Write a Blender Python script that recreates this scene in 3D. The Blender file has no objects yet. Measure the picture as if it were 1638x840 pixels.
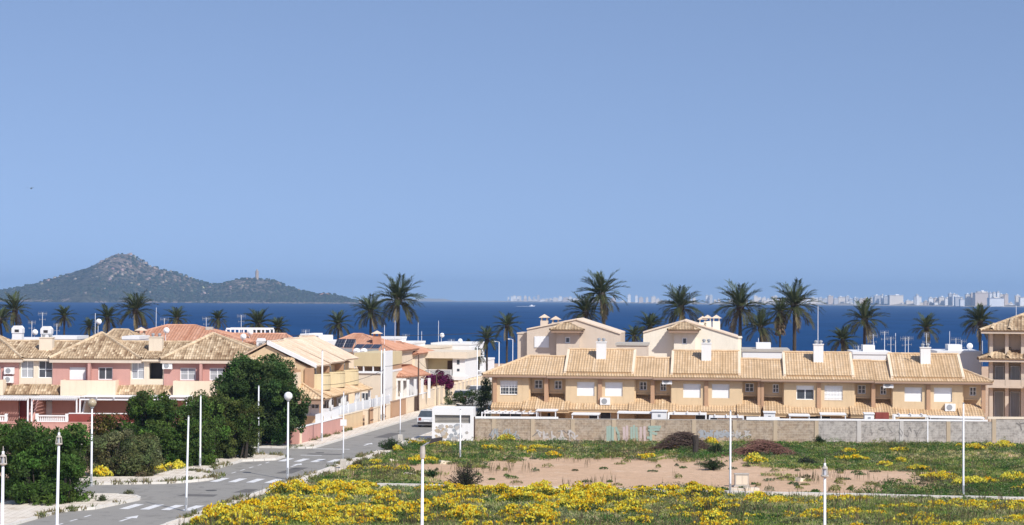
import bpy, math, random
import numpy as np
from mathutils import Vector, Matrix

R = math.radians
sc = bpy.context.scene
col = sc.collection

# ---------------------------------------------------------------- camera, sky, sun, exposure
CAM_H, FPX, PCX, PCY = 11.5, 3000.0, 819.0, 420.0      # height, focal length and centre measured on the photograph
PITCH, ROLL = math.atan(59.6 / FPX), 0.006
cd = bpy.data.cameras.new('camera')
cam = bpy.data.objects.new('camera', cd)
col.objects.link(cam)
cd.sensor_fit = 'HORIZONTAL'
cd.sensor_width = 36.0
cd.lens = 36.0 * FPX / 1638.0
cd.clip_start = 0.5
cd.clip_end = 60000
cam.matrix_world = Matrix.Translation((0, 0, CAM_H)) @ Matrix.Rotation(math.pi / 2 + PITCH, 4, 'X') @ Matrix.Rotation(ROLL, 4, 'Z')
sc.camera = cam

SUN_AZ, SUN_EL = 35.0, 43.0                            # degrees: to the right of straight behind the camera, above the horizon
to_sun = Vector((math.sin(R(SUN_AZ)) * math.cos(R(SUN_EL)), -math.cos(R(SUN_AZ)) * math.cos(R(SUN_EL)), math.sin(R(SUN_EL))))
w = bpy.data.worlds.new('World')
sc.world = w
w.use_nodes = True
nt = w.node_tree
bg = nt.nodes['Background']
sky = nt.nodes.new('ShaderNodeTexSky')
sky.sky_type = 'NISHITA'
sky.sun_disc = False
sky.sun_elevation = R(SUN_EL)
sky.sun_rotation = R(180 - SUN_AZ)
sky.altitude = 0
sky.air_density = 1.0
sky.dust_density = 0.3
sky.ozone_density = 4.0
tintn = nt.nodes.new('ShaderNodeMix')
tintn.data_type = 'RGBA'
tintn.blend_type = 'MULTIPLY'
tintn.inputs[0].default_value = 1.0
tcw = nt.nodes.new('ShaderNodeTexCoord')
lift = nt.nodes.new('ShaderNodeVectorMath')            # clear dry air: the band just above the horizon is as blue as the sky over it
lift.operation = 'ADD'
lift.inputs[1].default_value = (0, 0, 0.21)
nt.links.new(tcw.outputs['Generated'], lift.inputs[0])
nrm = nt.nodes.new('ShaderNodeVectorMath')
nrm.operation = 'NORMALIZE'
nt.links.new(lift.outputs[0], nrm.inputs[0])
nt.links.new(nrm.outputs[0], sky.inputs[0])
nt.links.new(sky.outputs[0], tintn.inputs[6])
tintn.inputs[7].default_value = (1.21, 1.04, 1.0, 1)
nt.links.new(tintn.outputs[2], bg.inputs[0])
bg.inputs[1].default_value = 0.15
sl = bpy.data.lights.new('sun', 'SUN')
sl.energy = 4.8
sl.angle = R(0.5)
sl.color = (1.0, 0.96, 0.90)
so = bpy.data.objects.new('sun', sl)
col.objects.link(so)
so.rotation_euler = to_sun.to_track_quat('Z', 'Y').to_euler()
so.location = (0, 0, 60)
sc.view_settings.view_transform = 'Standard'
sc.view_settings.look = 'None'
sc.view_settings.exposure = 0.0
sc.view_settings.gamma = 1.0
sc.view_settings.use_curve_mapping = False
sc.render.engine = 'CYCLES'
sc.cycles.use_denoising = True
sc.cycles.max_bounces = 6
sc.cycles.diffuse_bounces = 3
sc.cycles.transparent_max_bounces = 8

rnd = random.Random(7)
rng = np.random.default_rng(11)

# ---------------------------------------------------------------- measuring helpers
def ray(px, py):
    x = (px - PCX) / FPX
    y = -(py - PCY) / FPX
    c, s = math.cos(ROLL), math.sin(ROLL)
    x, y = c * x - s * y, s * x + c * y
    cp, sp = math.cos(PITCH), math.sin(PITCH)
    return Vector((x, cp - y * sp, sp + y * cp))

def gnd(px, py, z=0.0):
    d = ray(px, py)
    t = (z - CAM_H) / d.z
    return Vector((d.x * t, d.y * t, z))

def at(px, py, Y):
    d = ray(px, py)
    t = Y / d.y
    return Vector((d.x * t, Y, CAM_H + d.z * t))

TH = R(9.0)                                            # the street grid is turned 9 degrees against the view
def g2w(u, v, z=0.0):
    return Vector((u * math.cos(TH) + v * math.sin(TH), -u * math.sin(TH) + v * math.cos(TH), z))

class Fr:
    """a building's own frame: x along the facade, y into the building, z up"""
    def __init__(s, x, y, yaw_deg, z=0.0):
        s.o = Vector((x, y, z)); s.yaw = R(yaw_deg)
    def hit(s, px, py, ly=0.0):
        d = ray(px, py); c, n = math.cos(s.yaw), math.sin(s.yaw)
        cx, cy = -s.o.x, -s.o.y
        lx, l_y = c * cx + n * cy, -n * cx + c * cy
        dx, dy = c * d.x + n * d.y, -n * d.x + c * d.y
        t = (ly - l_y) / dy
        return lx + dx * t, CAM_H + d.z * t - s.o.z
    def X(s, px, ly=0.0, py=600):
        return s.hit(px, py, ly)[0]
    def Z(s, px, py, ly=0.0):
        return s.hit(px, py, ly)[1]

# ---------------------------------------------------------------- object helpers
def tag(o, label=None, cat=None, group=None, kind=None):
    if label: o['label'] = label
    if cat: o['category'] = cat
    if group: o['group'] = group
    if kind: o['kind'] = kind
    return o

def empty(name, loc=(0, 0, 0), rz=0.0):
    o = bpy.data.objects.new(name, None)
    col.objects.link(o)
    o.location = loc
    o.rotation_euler = (0, 0, rz)
    o.empty_display_size = 0.2
    return o

def thing(name, label, cat, fr=None, loc=None, rz=0.0, group=None):
    o = empty(name, fr.o if fr else loc, fr.yaw if fr else rz)
    return tag(o, label, cat, group)

def copy_tree(o, parent=None):
    c = o.copy(); col.objects.link(c); c.parent = parent
    for ch in list(o.children):
        copy_tree(ch, c)
    return c

class MB:
    """collects faces; build() links them as one mesh object"""
    def __init__(s):
        s.v = []; s.f = []; s.t = []
    def face(s, pts, t=0.5):
        n = len(s.v)
        s.v.extend([tuple(p) for p in pts]); s.f.append(tuple(range(n, n + len(pts)))); s.t.append(t)
    def box(s, x0, x1, y0, y1, z0, z1, t=0.5):
        n = len(s.v)
        s.v += [(x0, y0, z0), (x1, y0, z0), (x1, y1, z0), (x0, y1, z0), (x0, y0, z1), (x1, y0, z1), (x1, y1, z1), (x0, y1, z1)]
        for q in ((0, 3, 2, 1), (4, 5, 6, 7), (0, 1, 5, 4), (1, 2, 6, 5), (2, 3, 7, 6), (3, 0, 4, 7)):
            s.f.append(tuple(n + i for i in q)); s.t.append(t)
        return s
    def prism(s, poly, y0, y1, t=0.5):
        """polygon in (x, z) counter-clockwise seen from the front, extruded from y0 (front) to y1"""
        n = len(s.v); k = len(poly)
        s.v += [(x, y0, z) for x, z in poly] + [(x, y1, z) for x, z in poly]
        s.f.append(tuple(range(n, n + k))); s.t.append(t)
        s.f.append(tuple(range(n + 2 * k - 1, n + k - 1, -1))); s.t.append(t)
        for i in range(k):
            j = (i + 1) % k
            s.f.append((n + j, n + i, n + k + i, n + k + j)); s.t.append(t)
        return s
    def slab(s, poly, z0, z1, t=0.5):
        """polygon in (x, y) counter-clockwise seen from above, from z0 to z1"""
        n = len(s.v); k = len(poly)
        s.v += [(x, y, z0) for x, y in poly] + [(x, y, z1) for x, y in poly]
        s.f.append(tuple(range(n + k - 1, n - 1, -1))); s.t.append(t)
        s.f.append(tuple(range(n + k, n + 2 * k))); s.t.append(t)
        for i in range(k):
            j = (i + 1) % k
            s.f.append((n + i, n + j, n + k + j, n + k + i)); s.t.append(t)
        return s
    def tube(s, pts, r, n=8, t=0.5, cap=True):
        pts = [Vector(p) for p in pts]
        rs = r if isinstance(r, (list, tuple)) else [r] * len(pts)
        b = len(s.v)
        ref = None
        for i, p in enumerate(pts):
            d = (pts[min(i + 1, len(pts) - 1)] - pts[max(i - 1, 0)]).normalized()
            if ref is None:
                ref = Vector((1, 0, 0)) if abs(d.x) < 0.9 else Vector((0, 1, 0))
            a = (ref - d * ref.dot(d)).normalized(); ref = a
            c = d.cross(a)
            for k in range(n):
                an = 2 * math.pi * k / n
                s.v.append(tuple(p + (a * math.cos(an) + c * math.sin(an)) * rs[i]))
        for i in range(len(pts) - 1):
            for k in range(n):
                k2 = (k + 1) % n
                s.f.append((b + i * n + k, b + i * n + k2, b + (i + 1) * n + k2, b + (i + 1) * n + k)); s.t.append(t)
        if cap:
            s.f.append(tuple(b + k for k in reversed(range(n)))); s.t.append(t)
            e = b + (len(pts) - 1) * n
            s.f.append(tuple(e + k for k in range(n))); s.t.append(t)
        return s
    def lathe(s, c, prof, n=12, t=0.5):
        """profile [(r, z)] turned about the vertical through c"""
        b = len(s.v)
        for r, z in prof:
            for k in range(n):
                an = 2 * math.pi * k / n
                s.v.append((c[0] + r * math.cos(an), c[1] + r * math.sin(an), c[2] + z))
        for i in range(len(prof) - 1):
            for k in range(n):
                k2 = (k + 1) % n
                s.f.append((b + i * n + k, b + i * n + k2, b + (i + 1) * n + k2, b + (i + 1) * n + k)); s.t.append(t)
        s.f.append(tuple(b + k for k in reversed(range(n)))); s.t.append(t)
        e = b + (len(prof) - 1) * n
        s.f.append(tuple(e + k for k in range(n))); s.t.append(t)
        return s
    def mesh(s, name, mat, smooth=False):
        me = bpy.data.meshes.new(name)
        me.from_pydata(s.v, [], s.f)
        a = me.attributes.new('tint', 'FLOAT', 'FACE')
        a.data.foreach_set('value', s.t)
        me.materials.append(mat)
        if smooth:
            me.polygons.foreach_set('use_smooth', [True] * len(me.polygons))
        me.update()
        return me
    def build(s, name, mat, parent=None, smooth=False):
        o = bpy.data.objects.new(name, s.mesh(name, mat, smooth))
        col.objects.link(o)
        o.parent = parent
        return o

def quads_mesh(name, V, C, mat):
    """V: (n,4,3) corners, C: (n,3) own colour of each leaf or petal"""
    n = len(V)
    me = bpy.data.meshes.new(name)
    me.vertices.add(n * 4); me.loops.add(n * 4); me.polygons.add(n)
    me.vertices.foreach_set('co', np.ascontiguousarray(V, dtype=np.float32).ravel())
    me.loops.foreach_set('vertex_index', np.arange(n * 4, dtype=np.int32))
    me.polygons.foreach_set('loop_start', np.arange(0, n * 4, 4, dtype=np.int32))
    me.polygons.foreach_set('loop_total', np.full(n, 4, dtype=np.int32))
    a = me.attributes.new('col', 'FLOAT_COLOR', 'FACE')
    a.data.foreach_set('color', np.concatenate([C, np.ones((n, 1))], axis=1).astype(np.float32).ravel())
    me.materials.append(mat)
    me.update(calc_edges=True)
    return me

def link(name, me, parent=None, loc=None):
    o = bpy.data.objects.new(name, me); col.objects.link(o); o.parent = parent
    if loc is not None: o.location = loc
    return o

# ---------------------------------------------------------------- materials
def nodes_mat(name):
    m = bpy.data.materials.new(name); m.use_nodes = True
    return m, m.node_tree, m.node_tree.nodes['Principled BSDF']

def N(t, kind, **kw):
    n = t.nodes.new(kind)
    for k, v in kw.items():
        setattr(n, k, v)
    return n

def mixc(t, fac, a, b, mode='MIX'):
    m = N(t, 'ShaderNodeMix', data_type='RGBA', blend_type=mode)
    for i, x in ((0, fac), (6, a), (7, b)):
        if hasattr(x, 'links'): t.links.new(x, m.inputs[i])
        elif isinstance(x, tuple): m.inputs[i].default_value = (*x[:3], 1)
        else: m.inputs[i].default_value = x
    return m.outputs[2]

def noise(t, scale, detail=4, rough=0.6, vec=None, coord='Object', dist=0.0):
    n = N(t, 'ShaderNodeTexNoise')
    n.inputs['Scale'].default_value = scale; n.inputs['Detail'].default_value = detail
    n.inputs['Roughness'].default_value = rough; n.inputs['Distortion'].default_value = dist
    if vec is None:
        vec = N(t, 'ShaderNodeTexCoord').outputs[coord]
    t.links.new(vec, n.inputs['Vector'])
    return n.outputs['Fac']

def ramp(t, fac, stops):
    r = N(t, 'ShaderNodeValToRGB')
    e = r.color_ramp.elements
    while len(e) < len(stops): e.new(0.5)
    for el, (p, c) in zip(e, stops):
        el.position = p; el.color = (*c, 1) if isinstance(c, tuple) else (c, c, c, 1)
    t.links.new(fac, r.inputs[0])
    return r.outputs[0]

def scaled(t, s, coord='Object'):
    m = N(t, 'ShaderNodeMapping'); m.inputs['Scale'].default_value = s
    t.links.new(N(t, 'ShaderNodeTexCoord').outputs[coord], m.inputs[0])
    return m.outputs[0]

def bump(t, b, h, strength=0.3, dist=0.05):
    n = N(t, 'ShaderNodeBump'); n.inputs['Strength'].default_value = strength; n.inputs['Distance'].default_value = dist
    t.links.new(h, n.inputs['Height']); t.links.new(n.outputs[0], b.inputs['Normal'])

def paint(name, c, var=0.14, scale=0.8, rough=0.85, grime=0.18, spec=0.25, bmp=0.15):
    """weathered plaster or paint: broad tone drift, rain streaks, fine grain"""
    m, t, b = nodes_mat(name)
    a = tuple(x * (1 - var) for x in c); d = tuple(min(1, x * (1 + var * 0.6)) for x in c)
    base = mixc(t, noise(t, scale, 5), a, d)
    st = ramp(t, noise(t, 1.0, 5, 0.7, scaled(t, (3.0, 3.0, 0.35))), [(0.52, 0.0), (0.78, 1.0)])
    mul = N(t, 'ShaderNodeMath', operation='MULTIPLY'); mul.inputs[1].default_value = grime * 1.6
    t.links.new(st, mul.inputs[0])
    dirt = (c[0] * 0.55, c[1] * 0.52, c[2] * 0.48)
    t.links.new(mixc(t, mul.outputs[0], base, dirt), b.inputs['Base Color'])
    b.inputs['Roughness'].default_value = rough
    b.inputs['Specular IOR Level'].default_value = spec
    if bmp: bump(t, b, noise(t, 18, 4), bmp, 0.02)
    return m

def tilemat(name, c0, c1, c2, stain=0.35):
    m, t, b = nodes_mat(name)
    at_ = N(t, 'ShaderNodeAttribute', attribute_name='tint')
    base = ramp(t, at_.outputs['Fac'], [(0.0, c0), (0.5, c1), (1.0, c2)])
    big = ramp(t, noise(t, 0.7, 6, 0.65), [(0.42, 0.0), (0.75, 1.0)])
    mul = N(t, 'ShaderNodeMath', operation='MULTIPLY'); mul.inputs[1].default_value = stain
    t.links.new(big, mul.inputs[0])
    t.links.new(mixc(t, mul.outputs[0], base, tuple(x * 0.42 for x in c0)), b.inputs['Base Color'])
    b.inputs['Roughness'].default_value = 0.9
    b.inputs['Specular IOR Level'].default_value = 0.15
    return m

def leafmat(name, trans=0.25):
    m, t, b = nodes_mat(name)
    a = N(t, 'ShaderNodeAttribute', attribute_name='col')
    t.links.new(a.outputs['Color'], b.inputs['Base Color'])
    b.inputs['Roughness'].default_value = 0.75
    b.inputs['Specular IOR Level'].default_value = 0.12
    tr = N(t, 'ShaderNodeBsdfTranslucent'); t.links.new(a.outputs['Color'], tr.inputs[0])
    mx = N(t, 'ShaderNodeMixShader'); mx.inputs[0].default_value = trans
    t.links.new(b.outputs[0], mx.inputs[1]); t.links.new(tr.outputs[0], mx.inputs[2])
    t.links.new(mx.outputs[0], t.nodes['Material Output'].inputs[0])
    return m

M = {}
M['beige'] = paint('beige_plaster', (0.70, 0.53, 0.33), grime=0.3)
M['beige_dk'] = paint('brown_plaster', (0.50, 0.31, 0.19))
M['surround'] = paint('window_surround', (0.33, 0.25, 0.19), grime=0.08)
M['pink'] = paint('pink_plaster', (0.58, 0.32, 0.27))
M['redwall'] = paint('dark_red_plaster', (0.27, 0.065, 0.05))
M['cream'] = paint('cream_plaster', (0.80, 0.66, 0.49))
M['creamlt'] = paint('pale_cream_plaster', (0.78, 0.67, 0.52))
M['villa'] = paint('villa_plaster', (0.66, 0.55, 0.44))
M['villa2'] = paint('ivory_plaster', (0.85, 0.78, 0.64))
M['yellowish'] = paint('straw_plaster', (0.68, 0.55, 0.33))
M['white'] = paint('white_paint', (0.82, 0.81, 0.79), var=0.05, grime=0.10)
M['whitep'] = paint('white_gloss', (0.88, 0.88, 0.87), var=0.03, grime=0.05, rough=0.45, bmp=0)
M['pole'] = paint('galvanised_white', (0.80, 0.81, 0.83), var=0.06, grime=0.12, rough=0.5, bmp=0)
M['shutter'] = None
M['grey'] = paint('grey_metal', (0.33, 0.34, 0.35), rough=0.5, bmp=0)
M['dark'] = paint('dark_metal', (0.05, 0.045, 0.045), rough=0.6, bmp=0)
M['wood'] = paint('dark_wood', (0.10, 0.06, 0.045), scale=3)
M['concrete'] = paint('concrete', (0.50, 0.46, 0.40), scale=2.0)
M['fascia'] = paint('fascia', (0.40, 0.27, 0.19), grime=0.1)
M['tile_beige'] = tilemat('straw_roof_tiles', (0.50, 0.34, 0.19), (0.615, 0.435, 0.26), (0.71, 0.54, 0.36), 0.36)
M['tile_mott'] = tilemat('mottled_roof_tiles', (0.24, 0.15, 0.085), (0.47, 0.34, 0.21), (0.70, 0.55, 0.37), 0.5)
M['tile_red'] = tilemat('terracotta_roof_tiles', (0.48, 0.22, 0.13), (0.58, 0.30, 0.19), (0.68, 0.40, 0.28), 0.3)
M['tile_pale'] = tilemat('pale_roof_tiles', (0.58, 0.42, 0.29), (0.72, 0.55, 0.40), (0.82, 0.69, 0.55), 0.3)
M['tile_grey'] = tilemat('weathered_roof_tiles', (0.34, 0.26, 0.19), (0.50, 0.40, 0.29), (0.66, 0.55, 0.42), 0.4)
M['leaf'] = leafmat('leaves')
M['petal'] = leafmat('wild_plants', 0.35)

def _shutter():
    m, t, b = nodes_mat('roller_shutter')
    wv = N(t, 'ShaderNodeTexWave', wave_type='BANDS', bands_direction='Z'); wv.inputs['Scale'].default_value = 6.0
    t.links.new(N(t, 'ShaderNodeTexCoord').outputs['Object'], wv.inputs['Vector'])
    t.links.new(mixc(t, noise(t, 1.5, 3), (0.84, 0.83, 0.81), (0.92, 0.92, 0.90)), b.inputs['Base Color'])
    b.inputs['Roughness'].default_value = 0.45
    bump(t, b, wv.outputs['Fac'], 0.5, 0.012)
    return m
M['shutter'] = _shutter()

def _glass():
    m, t, b = nodes_mat('window_glass')
    t.links.new(mixc(t, noise(t, 2.0, 3), (0.025, 0.03, 0.04), (0.10, 0.12, 0.14)), b.inputs['Base Color'])
    b.inputs['Roughness'].default_value = 0.08
    b.inputs['Specular IOR Level'].default_value = 0.6
    return m
M['glass'] = _glass()
def _curtain():
    m, t, b = nodes_mat('curtained_glass')
    wv = noise(t, 1.0, 3, 0.6, scaled(t, (14, 1, 0.6)))
    t.links.new(mixc(t, wv, (0.22, 0.23, 0.25), (0.55, 0.57, 0.58)), b.inputs['Base Color'])
    b.inputs['Roughness'].default_value = 0.15
    return m
M['curtain'] = _curtain()

# ---------------------------------------------------------------- building pieces
def wall_open(mb, x0, x1, z0, z1, y, th, ops):
    """a wall with its front face at y, thickness th, and rectangular openings (x0, x1, z0, z1)"""
    xs = sorted({x0, x1, *[min(max(o[k], x0), x1) for o in ops for k in (0, 1)]})
    zs = sorted({z0, z1, *[min(max(o[k], z0), z1) for o in ops for k in (2, 3)]})
    for a, b in zip(xs[:-1], xs[1:]):
        for c, d in zip(zs[:-1], zs[1:]):
            mx, mz = (a + b) / 2, (c + d) / 2
            if any(o[0] < mx < o[1] and o[2] < mz < o[3] for o in ops): continue
            mb.face([(a, y, c), (b, y, c), (b, y, d), (a, y, d)])
            mb.face([(a, y + th, d), (b, y + th, d), (b, y + th, c), (a, y + th, c)])
    for o in ops:
        a, b, c, d = o
        mb.face([(a, y, c), (a, y, d), (a, y + th, d), (a, y + th, c)])
        mb.face([(b, y, d), (b, y, c), (b, y + th, c), (b, y + th, d)])
        mb.face([(a, y, c), (a, y + th, c), (b, y + th, c), (b, y, c)])
        mb.face([(a, y, d), (b, y, d), (b, y + th, d), (a, y + th, d)])
    mb.face([(x0, y, z0), (x0, y, z1), (x0, y + th, z1), (x0, y + th, z0)])
    mb.face([(x1, y, z1), (x1, y, z0), (x1, y + th, z0), (x1, y + th, z1)])
    mb.face([(x0, y, z1), (x1, y, z1), (x1, y + th, z1), (x0, y + th, z1)])

def window(parent, x0, x1, z0, z1, y, kind='shutter', frame=0.06, surround=None, panes=2, bars=0, name='window', shut=1.0):
    """a window or glazed door set at depth y: frame, with pane, shutter and sill as sub-parts"""
    f = MB(); fr = frame
    f.box(x0, x0 + fr, y, y + 0.06, z0, z1); f.box(x1 - fr, x1, y, y + 0.06, z0, z1)
    f.box(x0 + fr, x1 - fr, y, y + 0.06, z0, z0 + fr); f.box(x0 + fr, x1 - fr, y, y + 0.06, z1 - fr, z1)
    ix0, ix1, iz0, iz1 = x0 + fr, x1 - fr, z0 + fr, z1 - fr
    for k in range(1, panes):
        xm = ix0 + (ix1 - ix0) * k / panes
        f.box(xm - fr * 0.55, xm + fr * 0.55, y + 0.002, y + 0.055, iz0, iz1)
    for k in range(1, bars + 1):
        zm = iz0 + (iz1 - iz0) * k / (bars + 1)
        f.box(ix0, ix1, y + 0.008, y + 0.05, zm - 0.02, zm + 0.02)
    o = f.build(name, M['whitep'], parent)
    if kind == 'shutter':
        zs = iz1 - (iz1 - iz0) * shut
        MB().box(ix0 + 0.005, ix1 - 0.005, y - 0.012, y + 0.001, zs, iz1 - 0.005).build('shutter', M['shutter'], o)
        if shut < 1:
            for k in range(panes):
                a = ix0 + (ix1 - ix0) * k / panes; b = ix0 + (ix1 - ix0) * (k + 1) / panes
                MB().box(a, b, y + 0.03, y + 0.04, iz0, iz1).build('pane', M['glass'], o)
    else:
        for k in range(panes):
            a = ix0 + (ix1 - ix0) * k / panes; b = ix0 + (ix1 - ix0) * (k + 1) / panes
            MB().box(a, b, y + 0.03, y + 0.04, iz0, iz1).build('pane', M[kind], o)
    if surround:
        s = MB(); w_ = 0.14; p = surround
        s.box(x0 - w_, x0 + 0.01, p - 0.03, p + 0.1, z0 - w_, z1 + w_); s.box(x1 - 0.01, x1 + w_, p - 0.03, p + 0.1, z0 - w_, z1 + w_)
        s.box(x0 + 0.01, x1 - 0.01, p - 0.03, p + 0.1, z1 - 0.01, z1 + w_); s.box(x0 + 0.01, x1 - 0.01, p - 0.06, p + 0.1, z0 - w_, z0 + 0.01)
        s.build('surround', M['surround'], o)
    return o

def tile_plane(mb, A, B, C, D, rib=0.23, course=0.42, seg=4, amp=0.052, seed=0, thick=0.10, var=0.11):
    """barrel-tiled roof slope: eave A-B (left, right), top D-C; ribs run up the slope, courses step"""
    A, B, C, D = (Vector(p) for p in (A, B, C, D))
    e = (B - A); L = e.length; e = e / L
    up = (D - A) if (D - A).length > (C - A).length * 0.2 else (C - A)
    up = up - e * up.dot(e); S = up.length; up = up / S
    n = e.cross(up)
    poly = [(0.0, 0.0), (L, 0.0), ((C - A).dot(e), (C - A).dot(up)), ((D - A).dot(e), (D - A).dot(up))]
    a0, a1 = min(p[0] for p in poly), max(p[0] for p in poly)
    rr = random.Random(seed + 1)
    nr = max(1, int(round((a1 - a0) / rib))); da = (a1 - a0) / (nr * seg)
    tones = {}; ribt = {}
    prof = [amp * (0.5 + 0.5 * math.cos(2 * math.pi * k / seg)) for k in range(seg + 1)]
    for i in range(nr * seg):
        p, q = a0 + i * da, a0 + (i + 1) * da; m = (p + q) / 2
        ys = []
        for k in range(4):
            (xa, ya), (xb, yb) = poly[k], poly[(k + 1) % 4]
            if abs(xa - xb) > 1e-9 and min(xa, xb) <= m <= max(xa, xb):
                ys.append(ya + (yb - ya) * (m - xa) / (xb - xa))
        if len(ys) < 2: continue
        b0, b1 = min(ys), max(ys)
        if b1 - b0 < 0.02: continue
        h0, h1 = prof[i % seg], prof[i % seg + 1]
        k0 = int(math.floor(b0 / course)); b = b0
        while b < b1 - 1e-6:
            nb = min((k0 + 1) * course, b1)
            f0, f1 = (b / course - k0), (nb / course - k0)
            s0, s1 = 0.012 * (1 - f0), 0.012 * (1 - f1)
            key = (i // seg, k0)
            if key not in tones:
                rt = ribt.setdefault(key[0], rr.gauss(0.5, 0.14))
                tones[key] = min(1, max(0, rr.gauss(rt, var)))
            P = A + e * p; Q = A + e * q
            mb.face([P + up * b + n * (h0 + s0), Q + up * b + n * (h1 + s0), Q + up * nb + n * (h1 + s1), P + up * nb + n * (h0 + s1)], tones[key])
            b = nb; k0 += 1
    # deck below the tiles
    lowv = -n * thick
    pts = [A, B, C, D] if (C - D).length > 1e-6 else [A, B, C]
    mb.face([p + lowv for p in reversed(pts)], 0.2)
    for k in range(len(pts)):
        p, q = pts[k], pts[(k + 1) % len(pts)]
        mb.face([p + lowv, q + lowv, q + n * 0.02, p + n * 0.02], 0.35)

def ridge(mb, p, q, r=0.11, t=0.75):
    p, q = Vector(p), Vector(q); k = max(1, int((q - p).length / 0.5))
    for i in range(k):
        a, b = p + (q - p) * (i / k), p + (q - p) * ((i + 1) / k)
        mb.tube([a, b], [r * 1.08, r * 0.92], 6, min(1, max(0, t + rnd.uniform(-.2, .2))), cap=False)

def chimney(parent, x, y, z0, z1, w_=0.9, d=0.6, flues=2, mat='white', name='chimney'):
    m = MB(); m.box(x - w_ / 2, x + w_ / 2, y - d / 2, y + d / 2, z0, z1)
    m.box(x - w_ / 2 - 0.05, x + w_ / 2 + 0.05, y - d / 2 - 0.05, y + d / 2 + 0.05, z1, z1 + 0.08)
    c = m.build(name, M[mat], parent)
    for k in range(flues):
        f = MB()
        fx = x + (k - (flues - 1) / 2) * w_ * 0.5
        f.lathe((fx, y, z1 + 0.08), [(0.11, 0), (0.11, 0.14), (0.17, 0.16), (0.15, 0.26), (0.04, 0.32)], 8)
        f.build('flue', M['grey'], c)
    return c

def tiled_chimney(parent, x, y, z0, z1, w_=0.7, mat='villa'):
    m = MB(); m.box(x - w_ / 2, x + w_ / 2, y - w_ / 2, y + w_ / 2, z0, z1)
    for sx in (-1, 1):
        for sy in (-1, 1):
            m.box(x + sx * w_ * 0.36 - 0.06, x + sx * w_ * 0.36 + 0.06, y + sy * w_ * 0.36 - 0.06, y + sy * w_ * 0.36 + 0.06, z1, z1 + 0.3)
    c = m.build('chimney', M[mat], parent)
    h = MB(); r = w_ * 0.72; zz = z1 + 0.3
    for k in range(4):
        p = [(x - r, y - r), (x + r, y - r), (x + r, y + r), (x - r, y + r)]
        a, b = p[k], p[(k + 1) % 4]
        h.face([(*a, zz), (*b, zz), (x, y, zz + 0.36)], 0.6)
    h.face([(x - r, y + r, zz), (x + r, y + r, zz), (x + r, y - r, zz), (x - r, y - r, zz)], 0.4)
    h.build('cowl', M['tile_pale'], c)
    return c

def aircon(parent, x0, x1, y, z0, z1):
    m = MB(); m.box(x0, x1, y - 0.38, y - 0.03, z0, z1)
    m.box(x0 + 0.05, x0 + 0.1, y - 0.36, y + 0.02, z0 - 0.05, z0); m.box(x1 - 0.1, x1 - 0.05, y - 0.36, y + 0.02, z0 - 0.05, z0)
    o = m.build('air_conditioner', M['white'], parent)
    r = min(x1 - x0, z1 - z0) * 0.4; cx, cz = x0 + (x1 - x0) * 0.42, (z0 + z1) / 2
    f = MB()
    pts = [(cx + r * math.cos(a * math.pi / 7), cz + r * math.sin(a * math.pi / 7)) for a in range(14)]
    f.prism(pts, y - 0.395, y - 0.378)
    f.build('fan_grille', M['grey'], o)
    return o

# ---------------------------------------------------------------- foliage helpers
def leaf_quads(P, size, aspect=0.45, up=0.3, rg=rng, flat=None):
    """one leaf-shaped diamond per point in P (n,3), random directions biased upward"""
    n = len(P)
    d = rg.normal(size=(n, 3)); d[:, 2] += up
    d /= np.linalg.norm(d, axis=1, keepdims=True) + 1e-9
    r = rg.normal(size=(n, 3)); s = np.cross(d, r); s /= np.linalg.norm(s, axis=1, keepdims=True) + 1e-9
    L = (np.asarray(size) * rg.uniform(0.65, 1.35, n))[:, None]
    a, b = d * L * 0.5, s * L * 0.5 * aspect
    return np.stack([P - a, P - a * 0.1 + b, P + a, P - a * 0.1 - b], axis=1)

def clump_points(centres, radii, per, rg=rng, shell=0.5):
    out = []; idx = []
    for i, (c, r) in enumerate(zip(centres, radii)):
        d = rg.normal(size=(per, 3)); d /= np.linalg.norm(d, axis=1, keepdims=True)
        q = rg.uniform(shell, 1.0, (per, 1)) ** 0.6
        out.append(np.asarray(c) + d * q * np.asarray(r)); idx.append(np.full(per, i))
    return np.concatenate(out), np.concatenate(idx)

def tone(base, n, var=0.25, rg=rng, hue=0.08):
    b = np.asarray(base)[None, :] * (1 + rg.normal(0, var, (n, 1))) * (1 + rg.normal(0, hue, (n, 3)))
    return np.clip(b, 0.003, 0.95)
# ================================================================ ground, streets
def soil_mat():
    m, t, b = nodes_mat('sandy_soil')
    co = N(t, 'ShaderNodeTexCoord').outputs['Object']
    big = ramp(t, noise(t, 0.09, 5, 0.6, co), [(0.35, 0.0), (0.65, 1.0)])
    c = mixc(t, big, (0.60, 0.395, 0.25), (0.69, 0.475, 0.32))
    fine = ramp(t, noise(t, 1.6, 8, 0.7, co), [(0.40, 0.0), (0.72, 1.0)])
    c = mixc(t, fine, c, (0.50, 0.34, 0.22))
    mid = ramp(t, noise(t, 0.5, 6, 0.7, co), [(0.56, 0.0), (0.70, 0.7)])
    c = mixc(t, mid, c, (0.66, 0.50, 0.355))
    t.links.new(c, b.inputs['Base Color'])
    b.inputs['Roughness'].default_value = 0.95; b.inputs['Specular IOR Level'].default_value = 0.1
    bump(t, b, noise(t, 3.0, 8, 0.7, co), 0.6, 0.15)
    return m
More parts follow.
